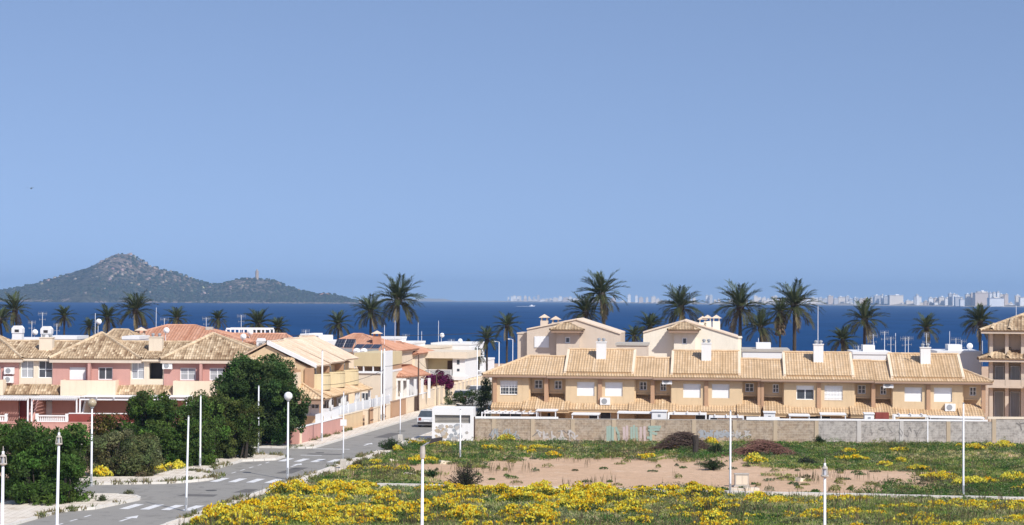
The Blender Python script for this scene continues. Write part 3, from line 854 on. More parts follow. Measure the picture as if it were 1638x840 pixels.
def beige_house(i, label, pa, pb, fronts, bays, wide, wins, smalls, pipes, acs, hipL=False, hipR=False, chim=None):
    x0, x1 = BF.X(pa), BF.X(pb)
    dz = drop((x0 + x1) / 2)
    h = thing('terraced_house', label, 'house', loc=BF.o + Vector((0, 0, dz)), rz=BF.yaw, group='houses of the beige terrace')
    zt = ZE - 0.05
    # walls: projecting front parts, recessed bays, ground floor and back
    w_ = MB()
    for (a, b) in fronts:
        xa, xb = BF.X(a), BF.X(b)
        ops = [(BF.X(p), BF.X(q), ZW0, ZW1) for p, q, *_ in wins if a < p < b]
        wall_open(w_, xa, xb, 0, zt, 0.0, 0.28, ops)
        for xx in (xa, xb):
            w_.box(xx - 0.1, xx + 0.1, 0.281, 1.9, 0, zt)
    w_.box(x0 + .11, x1 - .11, 1.9, 8.0, 0, zt)
    for s, xx in (('L', x0), ('R', x1)):
        pass
    wo = w_.build('wall', M['beige'], h)
    for (a, b) in bays:
        xa, xb = BF.X(a), BF.X(b)
        m = MB()
        ops = [(BF.X(p, 0.9), BF.X(q, 0.9), ZS0, ZS1) for p, q in smalls if a < p < b]
        wall_open(m, xa + 0.02, xb - 0.02, ZB, zt, 0.9, 0.2, ops)
        m.box(xa + 0.02, xb - 0.02, 0.82, 1.12, ZB - 0.1, ZB)
        m.box(xa + 0.02, xb - 0.02, 1.12, 1.88, ZB - 0.08, ZB)
        m.build('bay', M['beige'], h)
    for a in pipes:
        xp = BF.X(a)
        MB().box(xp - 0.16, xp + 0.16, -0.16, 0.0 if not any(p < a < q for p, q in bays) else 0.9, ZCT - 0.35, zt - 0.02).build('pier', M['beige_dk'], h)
    for p, q, kind in wins:
        xa, xb = BF.X(p), BF.X(q)
        if kind == 'shutter': window(h, xa, xb, ZW0, ZW1, 0.12, 'shutter', surround=0.0)
        elif kind == 'half': window(h, xa, xb, ZW0, ZW1, 0.12, 'shutter', surround=0.0, shut=0.42, bars=1)
        elif kind == 'grid': window(h, xa, xb, ZW0, ZW1, 0.10, 'shutter', surround=0.0, bars=0); 
        else: window(h, xa, xb, ZW0, ZW1, 0.12, 'shutter', surround=0.0, shut=0.28, bars=0)
        if kind in ('grid', 'half'):
            g_ = MB(); xw = xb - xa
            for k in range(1, 6): g_.tube([(xa + xw * k / 6, -0.05, ZW0), (xa + xw * k / 6, -0.05, ZW1)], 0.012, 4)
            for k in range(0, 5): g_.tube([(xa, -0.05, ZW0 + (ZW1 - ZW0) * k / 4), (xb, -0.05, ZW0 + (ZW1 - ZW0) * k / 4)], 0.012, 4)
            g_.build('window_grille', M['whitep'], h)
    for p, q in smalls:
        window(h, BF.X(p, 0.9), BF.X(q, 0.9), ZS0, ZS1, 0.98, 'glass', frame=0.07, panes=2, bars=1, name='small_window')
    for (xa_, za_, yy) in acs:
        xa, z = BF.hit(xa_, za_, yy - 0.3)
        aircon(h, xa - 0.42, xa + 0.42, yy, z - 0.3, z + 0.3)
    # roof: low slopes on both sides of a raised, wider one
    ye, yl = -0.56, 3.1
    zl = ZE + SL * (yl - ye)
    r_ = MB()
    hl, hr = (1.9 if hipL else 0.0), (1.9 if hipR else 0.0)
    xl, xr = x0 - (0.55 if hipL else 0), x1 + (0.55 if hipR else 0)
    tile_plane(r_, (xl, ye, ZE), (xr, ye, ZE), (xr - (yl - ye if hipR else 0), yl, zl), (xl + (yl - ye if hipL else 0), yl, zl), seed=i)
    tile_plane(r_, (xr, 8.4, ZE), (xl, 8.4, ZE), (xl + (yl - ye if hipL else 0), yl, zl), (xr - (yl - ye if hipR else 0), yl, zl), seed=i + 50, rib=0.5, course=0.9)
    if hipL:
        tile_plane(r_, (xl, 8.4, ZE), (xl, ye, ZE), (xl + yl - ye, yl, zl), (xl + yl - ye, yl, zl), seed=i + 90)
        ridge(r_, (xl, ye, ZE + .05), (xl + yl - ye, yl, zl + .06))
    if hipR:
        tile_plane(r_, (xr, ye, ZE), (xr, 8.4, ZE), (xr - yl + ye, yl, zl), (xr - yl + ye, yl, zl), seed=i + 91)
        ridge(r_, (xr, ye, ZE + .05), (xr - yl + ye, yl, zl + .06))
    ridge(r_, (xl + (yl - ye if hipL else 0), yl, zl + .05), (xr - (yl - ye if hipR else 0), yl, zl + .05))
    ro = r_.build('roof', M['tile_beige'], h)
    if wide:
        a, b = BF.X(wide[0], 1.5), BF.X(wide[1], 1.5)
        up = 0.42
        y0_, y1_ = -0.1, 3.75
        z0_, z1_ = ZE + SL * (y0_ - ye) + 0.14, ZE + SL * (y1_ - ye) + up - 0.05
        u_ = MB()
        tile_plane(u_, (a, y0_, z0_), (b, y0_, z0_), (b, y1_, z1_), (a, y1_, z1_), seed=i + 20)
        tile_plane(u_, (b, 8.0, z0_), (a, 8.0, z0_), (a, y1_, z1_), (b, y1_, z1_), seed=i + 21, rib=0.5, course=0.9)
        ridge(u_, (a, y1_, z1_ + .05), (b, y1_, z1_ + .05))
        u_.build('raised_roof', M['tile_beige'], ro)
        for xx in (a - 0.09, b - 0.13):
            v_ = MB()
            v_.face([(xx, y0_, z0_ - .35), (xx + .22, y0_, z0_ - .35), (xx + .22, y0_, z0_ + .06), (xx, y0_, z0_ + .06)])
            v_.face([(xx, y0_, z0_ + .06), (xx + .22, y0_, z0_ + .06), (xx + .22, y1_, z1_ + .08), (xx, y1_, z1_ + .08)])
            for xs in (xx, xx + .22):
                v_.face([(xs, y0_, z0_ - .35), (xs, y1_, z1_ - .9), (xs, y1_, z1_ + .08), (xs, y0_, z0_ + .06)])
                v_.face([(xs, y1_, z1_ - .9), (xs, 8.0, z0_ - .5), (xs, 8.0, z0_ + .06), (xs, y1_, z1_ + .08)])
            v_.build('verge', M['cream'], ro)
    f_ = MB().box(xl + .02, xr - .02, ye + 0.04, 0.6, ZE - 0.26, ZE - 0.12)
    f_.box(xl + .02, xr - .02, ye - 0.01, ye + 0.05, ZE - 0.20, ZE - 0.06)
    f_.build('soffit', M['fascia'], h)
    if chim:
        xc, zc = BF.hit(chim[0], chim[1], 2.4)
        c = chimney(h, xc, 2.4, ZE + 0.9, zc, 0.82, 0.7, 2)
    # tiled canopies above the ground floor
    for (a, b) in fronts:
        c_ = MB(); xa, xb = BF.X(a), BF.X(b)
        tile_plane(c_, (xa, -1.1, ZC), (xb, -1.1, ZC), (xb, 0.0, ZC + 0.42), (xa, 0.0, ZC + 0.42), seed=i + 30 + int(a))
        c_.box(xa + .01, xb - .01, -1.06, -0.003, ZC - 0.24, ZC - 0.13)
        c_.build('canopy', M['tile_beige'], h)
    for (a, b) in bays:
        c_ = MB(); xa, xb = BF.X(a) - (0.42 if a - pa > 20 else 0), BF.X(b) + (0.42 if pb - b > 20 else 0)
        if a - pa > 20: xb = BF.X(b)
        tile_plane(c_, (xa, -1.55, ZC - .05), (xb, -1.55, ZC - .05), (xb, 0.9, ZC + 0.9), (xa, 0.9, ZC + 0.9), seed=i + 40 + int(a))
        c_.box(xa + .01, xb - .01, -1.5, -0.35, ZC - 0.30, ZC - 0.18)
        c_.build('canopy', M['tile_beige'], h)
    # ground floor glazing
    for (a, b) in fronts:
        xa, xb = BF.X(a), BF.X(b); xm = (xa + xb) / 2
        window(h, xm - 0.95, xm + 0.95, 0.05, 2.15, -0.07, 'glass', panes=2, name='patio_door')
    return h

beige_house(0, 'end house of the beige terrace, its hipped roof end beside the street', 783, 875, [(788, 846)], [(846, 875)], None,
            [(800, 828, 'half')], [(855, 868)], [792, 874], [], hipL=True)
beige_house(1, 'beige terrace house pair with one fan unit low between its two shuttered windows', 875, 1045, [(905, 1015)], [(875, 905), (1015, 1045)], (906, 1014),
            [(923, 951, 'shutter'), (968, 996, 'shutter')], [(887, 899), (1023, 1035)], [960, 1044], [(968, 641, 0.0)], chim=(962, 547))
beige_house(2, 'beige terrace house pair with white shutters, in front of the ivory villa', 1045, 1217, [(1074, 1187)], [(1045, 1074), (1187, 1217)], (1075, 1183),
            [(1093, 1121, 'shutter'), (1139, 1167, 'shutter')], [(1056, 1066), (1192, 1206)], [1130, 1215], [(1067, 607, 0.0)], chim=(1130, 548))
beige_house(3, 'beige terrace house pair with an open window beside a barred one', 1217, 1398, [(1254, 1367)], [(1221, 1254), (1367, 1398)], (1254, 1363),
            [(1274, 1302, 'open'), (1319, 1348, 'grid')], [(1236, 1246), (1372, 1385)], [1219, 1310, 1397], [], chim=(1309, 549))
beige_house(4, 'far end house pair of the beige terrace beside the three storey block', 1398, 1576, [(1428, 1540)], [(1398, 1428), (1540, 1572)], (1424, 1538),
            [(1447, 1475, 'shutter'), (1494, 1523, 'shutter')], [(1408, 1418), (1551, 1562)], [1485, 1573], [(1421, 611, 0.0), (1520, 648, 0.0)], hipR=True, chim=(1480, 553))

# back-yard things between terrace and block wall
YB = -4.0
def yard(label, name, cat, pa, pb, pt, pbm, ly, fn, group=None):
    x0, zt = BF.hit(pa, pt, ly); x1, zb = BF.hit(pb, pbm, ly)
    o = thing(name, label, cat, loc=BF.o, rz=BF.yaw, group=group)
    fn(o, x0, x1, zt, ly)
    return o
def pergola(o, x0, x1, zt, ly, d=2.4, slats=6, mat='whitep'):
    for x in (x0 + .05, x1 - .05):
        for y in (ly, ly + d):
            MB().box(x - .05, x + .05, y - .05, y + .05, 0, zt - 0.12).build('post', M[mat], o)
    b = MB()
    b.box(x0, x1, ly - .06, ly + .06, zt - .12, zt); b.box(x0, x1, ly + d - .06, ly + d + .06, zt - .12, zt)
    b.build('beam', M[mat], o)
    for k in range(slats):
        x = x0 + (x1 - x0) * (k + 0.5) / slats
        MB().box(x - .04, x + .04, ly - .15, ly + d + .1, zt + .003, zt + .09).build('slat', M[mat], o)
def shed(o, x0, x1, zt, ly, d=1.4):
    m = MB(); m.box(x0, x1, ly, ly + d, 0, zt - .08); m.build('body', M['white'], o)
    MB().box(x0 - .06, x1 + .06, ly - .08, ly + d + .06, zt - .08, zt).build('roof', M['white'], o)
    MB().box((x0 + x1) / 2 - .1, (x0 + x1) / 2 + .12, ly - .02, ly + .01, zt - .5, zt - .3).build('vent', M['grey'], o)
    MB().box(x0 + .1, x0 + .75, ly - .015, ly + .01, 0.05, 1.7).build('door', M['whitep'], o)
def awning(o, x0, x1, zt, ly, d=2.2):
    m = MB(); m.prism([(x0, zt - .1), (x1, zt - .1), (x1, zt), (x0, zt)], ly, ly + d)
    m.build('roof', M['white'], o)
    for x in (x0 + .08, x1 - .08):
        MB().box(x - .04, x + .04, ly + .05, ly + .13, 0, zt - .1).build('post', M['whitep'], o)
yard('long white pergola with open slats at the street end of the beige terrace', 'pergola', 'pergola', 770, 862, 659, 672, YB + 1.0, lambda *a: pergola(*a, d=2.0, slats=9))
yard('white sun awning on posts beside the long pergola', 'awning', 'awning', 857, 890, 656, 672, YB + .6, awning)
yard('cream flat awning behind the wall between brown doors', 'awning', 'awning', 914, 958, 662, 672, YB + .5, awning)
yard('thin white awning over a dark patio left of a white shed', 'awning', 'awning', 987, 1044, 659.5, 672, YB + .6, awning)
yard('big white garden shed between two awnings behind the wall', 'garden_shed', 'shed', 1043, 1066, 657, 674, YB + .2, shed)
yard('white pipe pergola right of the big shed', 'pergola', 'pergola', 1068, 1130, 661, 674, YB + .8, lambda *a: pergola(*a, d=1.6, slats=3))
yard('low white pipe pergola beside a lamp post behind the wall', 'pergola', 'pergola', 1134, 1190, 666, 675, YB + .6, lambda *a: pergola(*a, d=1.6, slats=3))
yard('white shed with small vent behind the whitewashed wall top', 'garden_shed', 'shed', 1222, 1240, 659, 674, YB + .2, shed)
yard('white corrugated awning in front of the open window house', 'awning', 'awning', 1262, 1296, 664, 674, YB + .5, awning)
yard('cream flat awning beside the grilled window house', 'awning', 'awning', 1312, 1354, 662, 674, YB + .5, awning)
yard('small white shed next to a red cupboard behind the wall', 'garden_shed', 'shed', 1383, 1398, 661, 675, YB + .2, shed)
def cupboard(o, x0, x1, zt, ly):
    MB().box(x0, x1, ly, ly + .6, 0, zt).build('body', M['redwall'], o)
    xm = (x0 + x1) / 2
    for a, b in ((x0 + .03, xm - .01), (xm + .01, x1 - .03)):
        MB().box(a, b, ly - .025, ly + .005, .1, zt - .05).build('door', M['redwall'], o)
yard('tall dark red cupboard behind the whitewashed wall', 'garden_cupboard', 'cupboard', 1400, 1422, 660, 675, YB + .4, cupboard)
yard('white low pergola frame at the end of the whitewashed wall', 'pergola', 'pergola', 1430, 1485, 664, 675, YB + .3, lambda *a: pergola(*a, d=1.4, slats=3))
yard('long thin white awning under the last canopy of the terrace', 'awning', 'awning', 1487, 1575, 667, 675, YB + .9, awning)

# ================================================================ block wall with graffiti
def block_mat(name, c1, c2, mort, wash):
    m, t, b = nodes_mat(name)
    co = N(t, 'ShaderNodeTexCoord').outputs['Object']
    sw = N(t, 'ShaderNodeSeparateXYZ'); t.links.new(co, sw.inputs[0])
    cb = N(t, 'ShaderNodeCombineXYZ'); t.links.new(sw.outputs[0], cb.inputs[0]); t.links.new(sw.outputs[2], cb.inputs[1])
    br = N(t, 'ShaderNodeTexBrick'); br.inputs['Scale'].default_value = 1.0
    br.inputs['Brick Width'].default_value = 0.40; br.inputs['Row Height'].default_value = 0.20; br.inputs['Mortar Size'].default_value = 0.015
    br.inputs['Color1'].default_value = (*c1, 1); br.inputs['Color2'].default_value = (*c2, 1); br.inputs['Mortar'].default_value = (*mort, 1)
    t.links.new(cb.outputs[0], br.inputs['Vector'])
    st = ramp(t, noise(t, 1.1, 8, 0.75), [(0.40, 0.0), (0.66, 0.85)])
    c = mixc(t, st, br.outputs['Color'], wash)
    st2 = ramp(t, noise(t, 2.6, 8, 0.8), [(0.47, 0.0), (0.66, 0.85)])
    c = mixc(t, st2, c, tuple(x * 0.5 for x in c1))
    t.links.new(c, b.inputs['Base Color']); b.inputs['Roughness'].default_value = 0.92
    bump(t, b, br.outputs['Fac'], -0.4, 0.02)
    return m
M['block_tan'] = block_mat('tan_blocks', (0.30, 0.22, 0.15), (0.42, 0.32, 0.22), (0.48, 0.40, 0.30), (0.46, 0.39, 0.31))
M['block_grey'] = block_mat('whitewashed_blocks', (0.31, 0.28, 0.25), (0.42, 0.385, 0.34), (0.47, 0.44, 0.395), (0.53, 0.49, 0.44))
M['pilaster'] = paint('pilaster_render', (0.50, 0.40, 0.28), scale=2, grime=0.3)
M['pilaster_w'] = paint('whitewashed_pilaster', (0.55, 0.52, 0.48), scale=2, grime=0.3)
WF = Fr(0.0, 152.2, 0.0)
wt = thing('block_wall', 'long weathered block wall with graffiti between weedy plot and beige terrace', 'wall', fr=WF)
pil = [760, 790, 852, 916, 982, 1044, 1110, 1175, 1240, 1306, 1374, 1442, 1517, 1590, 1662]
xs = [WF.X(p, 0, 690) for p in pil]
M['gr_green'] = paint('turquoise_spray', (0.33, 0.43, 0.365), scale=4, grime=0.5); M['gr_blue'] = paint('grey_blue_spray', (0.36, 0.38, 0.40), scale=3, grime=0.3)
M['gr_pink'] = paint('pale_pink_spray', (0.55, 0.44, 0.42), scale=3, grime=0.3); M['gr_dark'] = paint('dark_spray', (0.22, 0.20, 0.185), scale=3, grime=0.1)
M['gr_light'] = paint('pale_spray', (0.50, 0.47, 0.44), scale=3, grime=0.3)
for k in range(len(pil) - 1):
    top = 1.86 + (0.0 if k < 13 else 0.22)
    mat_ = M['block_tan'] if k < 9 else M['block_grey']
    MB().box(xs[k] + (0.14 if k else 0), xs[k + 1] - 0.14, 0.0, 0.2, -0.15, top - 0.02).build('wall_panel', mat_, wt)
    if k: MB().box(xs[k] - 0.16, xs[k] + 0.16, -0.05, 0.22, -0.15, top - 0.01).build('pilaster', M['pilaster_w'] if k in (10, 11) else M['pilaster'], wt)
def coping(pa, pb, z, h, mat='white', y0=-0.05, y1=0.27):
    MB().box(WF.X(pa, 0, 670), WF.X(pb, 0, 670), y0, y1, z, z + h).build('coping', M[mat], wt)
coping(760, 893, 1.865, 0.16); coping(893, 1194, 1.855, 0.035, 'concrete', -0.02, 0.24); coping(1194, 1247, 1.865, 0.26); coping(1247, 1478, 1.865, 0.13); coping(1478, 1580, 1.865, 0.14, 'white'); coping(1580, 1662, 2.07, 0.18, 'creamlt')
def spray(label, mat, strokes, wd, yoff=-0.007):
    """flat painted strokes lying on the wall: each stroke a polyline in photograph pixels"""
    m = MB(); kf_ = 0
    for s in strokes:
        P = [WF.hit(*p) for p in s]
        for (xa, za), (xb, zb) in zip(P[:-1], P[1:]):
            L = math.hypot(xb - xa, zb - za) or 1e-6; nx_, nz_ = -(zb - za) / L * wd / 2, (xb - xa) / L * wd / 2
            ex, ez = (xb - xa) / L * wd * .3, (zb - za) / L * wd * .3
            on_p = any(abs((xa + xb) / 2 - x) < 0.18 + abs(xb - xa) / 2 for x in xs[1:])
            kf_ += 1; y = yoff - (0.05 if on_p else 0) - .0005 * kf_
            m.face([(xa - nx_ - ex, y, za - nz_ - ez), (xb - nx_ + ex, y, zb - nz_ + ez), (xb + nx_ + ex, y, zb + nz_ + ez), (xa + nx_ - ex, y, za + nz_ - ez)])
    o = tag(m.build('graffiti', M[mat], wt), label, kind='stuff')
def scribble(x0, x1, y0, y1, n, seed):
    r = random.Random(seed); out = []
    for k in range(n):
        x = x0 + (x1 - x0) * (k + r.random()) / n; out.append([(x + r.uniform(-5, 5), r.uniform(y0, y1)) for _ in range(4)])
    return out
spray('grey blue scrawled graffiti tag', 'gr_blue', scribble(785, 828, 686, 703, 11, 1), 0.10)
spray('dark outline strokes of the scrawled tag', 'gr_dark', scribble(776, 832, 684, 702, 6, 2), 0.03, -0.011)
spray('faded grey graffiti', 'gr_light', scribble(862, 922, 688, 705, 12, 3), 0.12)
spray('dark dashes of faded graffiti', 'gr_dark', [[(893, 690), (902, 689), (906, 693)], [(908, 690), (914, 694), (917, 702), (926, 705)], [(852, 698), (861, 690)], [(872, 696), (878, 696)]], 0.07, -0.011)
spray('turquoise graffiti letter', 'gr_green', [[(972, 683), (972, 706)], [(976, 682), (976, 708)], [(980, 684), (980, 709)], [(985, 684), (989, 693), (990, 704)], [(986, 707), (976, 709)]], 0.2)
spray('turquoise graffiti letter', 'gr_green', [[(1010, 684), (1010, 704)], [(1014, 681), (1014, 700)], [(1018, 684), (1019, 706)]], 0.17)
spray('turquoise graffiti letter', 'gr_green', [[(1038, 683), (1056, 683)], [(1038, 688), (1054, 687)], [(1040, 692), (1050, 694)], [(1036, 700), (1042, 700)], [(1041, 683), (1041, 704)]], 0.2)
spray('pale pink graffiti fill', 'gr_pink', [[(998, 684), (999, 707)], [(1003, 682), (1003, 706)], [(1025, 684), (1025, 706)], [(1031, 683), (1031, 704)]], 0.2, -0.005)
spray('large grey blue graffiti', 'gr_blue', scribble(1118, 1166, 688, 701, 16, 5), 0.12)
spray('large pale graffiti', 'gr_light', scribble(1160, 1200, 688, 701, 12, 6), 0.09)
spray('dark outline of the large graffiti', 'gr_dark', scribble(1116, 1200, 687, 701, 9, 7), 0.03, -0.011)
spray('dark graffiti mark', 'gr_dark', [[(1626, 677), (1632, 681), (1634, 688)], [(1632, 678), (1638, 677)]], 0.12, -0.011)
spray('thin dark graffiti lines', 'gr_dark', scribble(1380, 1500, 682, 700, 10, 8), 0.03, -0.011)

# transformer hut with murals at the end of the wall
KF = Fr(at(691, 690, 151.4).x, 151.4, -3.0)
kw, kt = KF.X(757, 0, 690), KF.Z(720, 653, 0)
kd = 2.6
kt_ = thing('transformer_hut', 'white transformer hut with painted mural and shaded vent band', 'hut', fr=KF)
k_ = MB(); zb0, zb1 = KF.Z(720, 677, 0), KF.Z(720, 664, 0)
wall_open(k_, 0, kw, -0.1, kt, 0, 0.2, [(0.22, kw - 0.25, zb0, zb1)])
k_.box(0, 0.2, 0.2, kd, -0.1, kt); k_.box(kw - 0.2, kw, 0.2, kd, -0.1, kt); k_.box(0.2, kw - .2, kd - .2, kd, -0.1, kt); 
k_.build('wall', M['white'], kt_)
MB().box(0.2, kw - .2, 0.2, kd - .2, kt - .14, kt - .02).build('roof', M['white'], kt_)
MB().prism([(0.22, zb0), (kw - .25, zb0), (kw - .25, zb1), (0.22, zb1)], 0.26, 0.34).build('vent_panel', M['concrete'], kt_)
for k in range(6):
    z = zb0 + (zb1 - zb0) * (k + .5) / 6
    MB().box(0.22, kw - .25, 0.16, 0.26, z - .02, z + .02).build('louvre', M['concrete'], kt_)
MB().box(kw + 0.001, kw + .03, 0.6, 1.6, -0.1, 2.0).build('door', M['wood'], kt_)
for mat, seed, a, b in (('pilaster', 11, 0.35, 1.25), ('gr_blue', 12, 1.35, 2.4), ('gr_light', 13, 0.5, 2.9)):
    r = random.Random(seed); m = MB()
    for k in range(14):
        x = r.uniform(a, b); z = r.uniform(0.15, zb0 - .15); rad = r.uniform(.08, .28)
        pts = [(x + rad * math.cos(t * math.pi / 5) * r.uniform(.5, 1), z + rad * math.sin(t * math.pi / 5) * r.uniform(.4, .9)) for t in range(10)]
        m.face([(px_, -0.004 - .0006 * k, min(pz, zb0 - .02)) for px_, pz in pts])
    o = tag(m.build('mural', M[mat], kt_), kind='stuff'); o.location = (0, -{'pilaster': .0, 'gr_blue': .01, 'gr_light': .02}[mat], 0)

# ================================================================ villas behind the terrace
def villa(label, gpts, Y, mat, porch, win, chims, left_block, wins2, shut=None):
    """gable-fronted villa; gpts = left eave, ridge, right eave in photograph pixels"""
    F = Fr(at(gpts[0][0], 540, Y).x, Y, -6.5)
    P = [F.hit(*p) for p in gpts]
    h = thing('villa', label, 'house', fr=F)
    (xl, zl), (xm, zm), (xr, zr) = P
    d = 9.0
    w_ = MB(); w_.prism([(xl, 0), (xr, 0), (xr, zr), (xm, zm), (xl, zl)], 0, d)
    w_.build('wall', M[mat], h)
    r_ = MB()
    for (a, za, b, zb) in ((xl, zl, xm, zm), (xm, zm, xr, zr)):
        r_.prism([(a - .02, za + .02), (b + .02, zb + .02), (b + .02, zb + .16), (a - .02, za + .16)], -0.12, d + .1, 0.8)
    r_.build('roof', M['tile_pale'], h)
    # projecting porch with hipped tiles
    xa, za = F.hit(porch[0], porch[3], -1.6); xb, _ = F.hit(porch[1], porch[3], -1.6); xp, zp = F.hit(porch[2], porch[4], 0.4)
    c_ = MB()
    tile_plane(c_, (xa, -1.8, za), (xb, -1.8, za), (xp, 0.4, zp), (xp, 0.4, zp), rib=.3)
    tile_plane(c_, (xb, -1.8, za), (xb, 2.6, za), (xp, 0.4, zp), (xp, 0.4, zp), rib=.3)
    tile_plane(c_, (xa, 2.6, za), (xa, -1.8, za), (xp, 0.4, zp), (xp, 0.4, zp), rib=.3)
    ridge(c_, (xa, -1.8, za), (xp, .4, zp)); ridge(c_, (xb, -1.8, za), (xp, .4, zp))
    po = c_.build('porch_roof', M['tile_mott'], h)
    MB().box(xa + .12, xb - .12, -1.7, -0.05, za - .3, za - .11).build('porch_beam', M['fascia'], h)
    wa, wb = F.X(porch[0] + 10, -0.8, 540), F.X(porch[1] - 8, -0.8, 540)
    pw = MB(); (sx0, sz1), (sx1, sz0) = F.hit(win[0], win[2], -.8), F.hit(win[1], win[3], -.8)
    wall_open(pw, wa, wb, 0, za - .3, -0.8, 0.3, [(sx0, sx1, sz0, sz1)])
    pw.box(wa, wa + .2, -.5, -.05, 0, za - .3); pw.box(wb - .2, wb, -.5, -.05, 0, za - .3)
    pw.build('porch_wall', M[mat], h)
    window(h, sx0, sx1, sz0, sz1, -0.72, 'glass', panes=1, frame=.1)
    for cx, ct, cb in chims:
        x, zt = F.hit(cx, ct, 3.0); _, z0 = F.hit(cx, cb, 3.0)
        tiled_chimney(h, x, 3.0, z0 - 1.2, zt - .5, .75, mat)
    if left_block:
        a, za2 = F.hit(left_block[0], left_block[2], .8); b, _ = F.hit(left_block[1], left_block[2], .8)
        if a > b: a, b = b, a
        m = MB(); m.box(a, b, .8, 6.0, 0, za2); m.box(a - .08, b + .08, .72, 6.08, za2, za2 + .12)
        m.build('side_wing', M[mat], h)
    for (p, q, t_, b_, kind) in wins2:
        (x0, z1), (x1, z0) = F.hit(p, t_, 0), F.hit(q, b_, 0)
        window(h, x0, x1, z0, z1, -0.08, kind, frame=.07)
    return h
villa('grey beige villa with two tiled chimneys and a wide white shutter', [(843, 528), (922, 512), (992, 535)], 186, 'villa', (880, 934, 905, 527, 514), (904, 912, 539, 549),
      [(871, 505, 527), (889, 508, 520)], (828, 844, 534), [(855, 878, 538, 556, 'shutter')])
villa('ivory villa with small framed window and three tiled chimneys', [(1029, 533), (1095, 514), (1181, 541)], 188, 'villa2', (1068, 1120, 1094, 527, 513), (1091, 1099, 540, 551),
      [(1124, 508, 518), (1132, 506, 520), (1146, 506, 524)], (1170, 1186, 541), [])

# flat-roofed white annexe seen between the villas
AF = Fr(at(986, 550, 176).x, 176, -6.5)
an = thing('flat_annexe', 'low grey flat roofed annexe between the two villas', 'house', fr=AF)
ax, az = AF.hit(1034, 553, 0)
MB().box(0, ax, 0, 5, 0, az).build('wall', M['villa'], an); MB().box(-.1, ax + .1, -.1, 5.1, az, az + .22).build('parapet', M['concrete'], an)
for k, (a, b, t_, lab) in enumerate(((1188, 1262, 559, 'flat grey roof terrace behind the beige terrace under tall palms'), (1365, 1425, 563, 'low white roof terrace behind the beige terrace with many masts'), (1500, 1570, 562, 'white flat roofed house beside the three storey block'))):
    F = Fr(at(a, 560, 174).x, 174, -6.5); x, z = F.hit(b, t_, 0)
    o = thing('flat_roofed_house', lab, 'house', fr=F)
    MB().box(0, x, 0, 7, 0, z - .25).build('wall', M['white'], o); MB().box(-.08, x + .08, -.08, 7.08, z - .25, z).build('parapet', M['white'] if k else M['concrete'], o)
    MB().box(x * .3, x * .62, 2, 4.5, z, z + .55).build('stair_head', M['white'], o)

# ================================================================ three storey block at the right edge
EF = Fr(at(1576, 560, 166).x, 166, -15.5)
eb = thing('apartment_block', 'three storey beige block with stepped tiled eaves and deep balconies', 'building', fr=EF)
LEN = 16.0
zU, zM, zL = EF.Z(1574, 528, 0), EF.Z(1574, 573, 0), EF.Z(1600, 618, 0)
m = MB(); m.box(0.25, LEN, 1.4, 9, 0, zM); m.box(0.2, LEN, 1.2, 9, zM, zU)
m.build('wall', M['villa'], eb)
def eave(name, z, y0, x0, run, rise, mat_):
    c_ = MB()
    tile_plane(c_, (x0, y0, z), (LEN + .5, y0, z), (LEN + .5, y0 + run, z + rise), (x0 + run * 1.05, y0 + run, z + rise), rib=.3, var=.2)
    tile_plane(c_, (x0, 9.5, z), (x0, y0, z), (x0 + run * 1.05, y0 + run, z + rise), (x0 + run * 1.05, 9.5, z + rise), rib=.3, var=.2)
    ridge(c_, (x0, y0, z), (x0 + run * 1.05, y0 + run, z + rise), .14)
    for k in range(4): ridge(c_, (x0 + 1.0 + 1.5 * k, y0 + .1, z + .08), (x0 + 1.2 + 1.5 * k, y0 + min(run, 1.0 + 1.2 * k), z + rise * min(1, (1.0 + 1.2 * k) / run) + .12), .17)
    c_.build(name, M[mat_], eb)
    MB().box(x0 + .1, LEN + .4, y0 + .1, 1.3, z - .30, z - .12).build('soffit', M['villa'], eb)
eave('roof', zU, -0.7, -0.45, 3.9, 1.55, 'tile_mott'); eave('eave_roof', zM, -0.9, -0.6, 2.9, 1.0, 'tile_mott')
c_ = MB(); tile_plane(c_, (3.4, -2.6, zL + .25), (LEN, -2.6, zL + .25), (LEN, 0.0, zL + 1.0), (4.2, .0, zL + 1.0), rib=.3, var=.2); c_.build('eave_roof', M['tile_mott'], eb)
MB().box(0.2, LEN, -0.6, 1.35, zL - .12, zL + .10).build('balcony_slab', M['villa'], eb)
for k in range(6):
    x = 0.35 + k * 1.35
    MB().box(x, x + .3, -0.1, 1.35, 0, zM - .31).build('pier', M['villa'], eb)
    MB().box(x, x + .3, 0.2, 1.15, zM + .4, zU - .31).build('pier', M['villa'], eb)
    if k < 5:
        window(eb, x + .45, x + 1.25, zL + .15, zM - .7, 1.32, 'curtain', panes=1, name='balcony_door')
        window(eb, x + .4, x + 1.25, .2, zL - .5, 1.32, 'curtain', panes=1, name='patio_door')
        MB().box(x + .05, x + 1.34, -0.55, -0.45, zL + .10, zL + .6).build('parapet', M['villa'], eb)
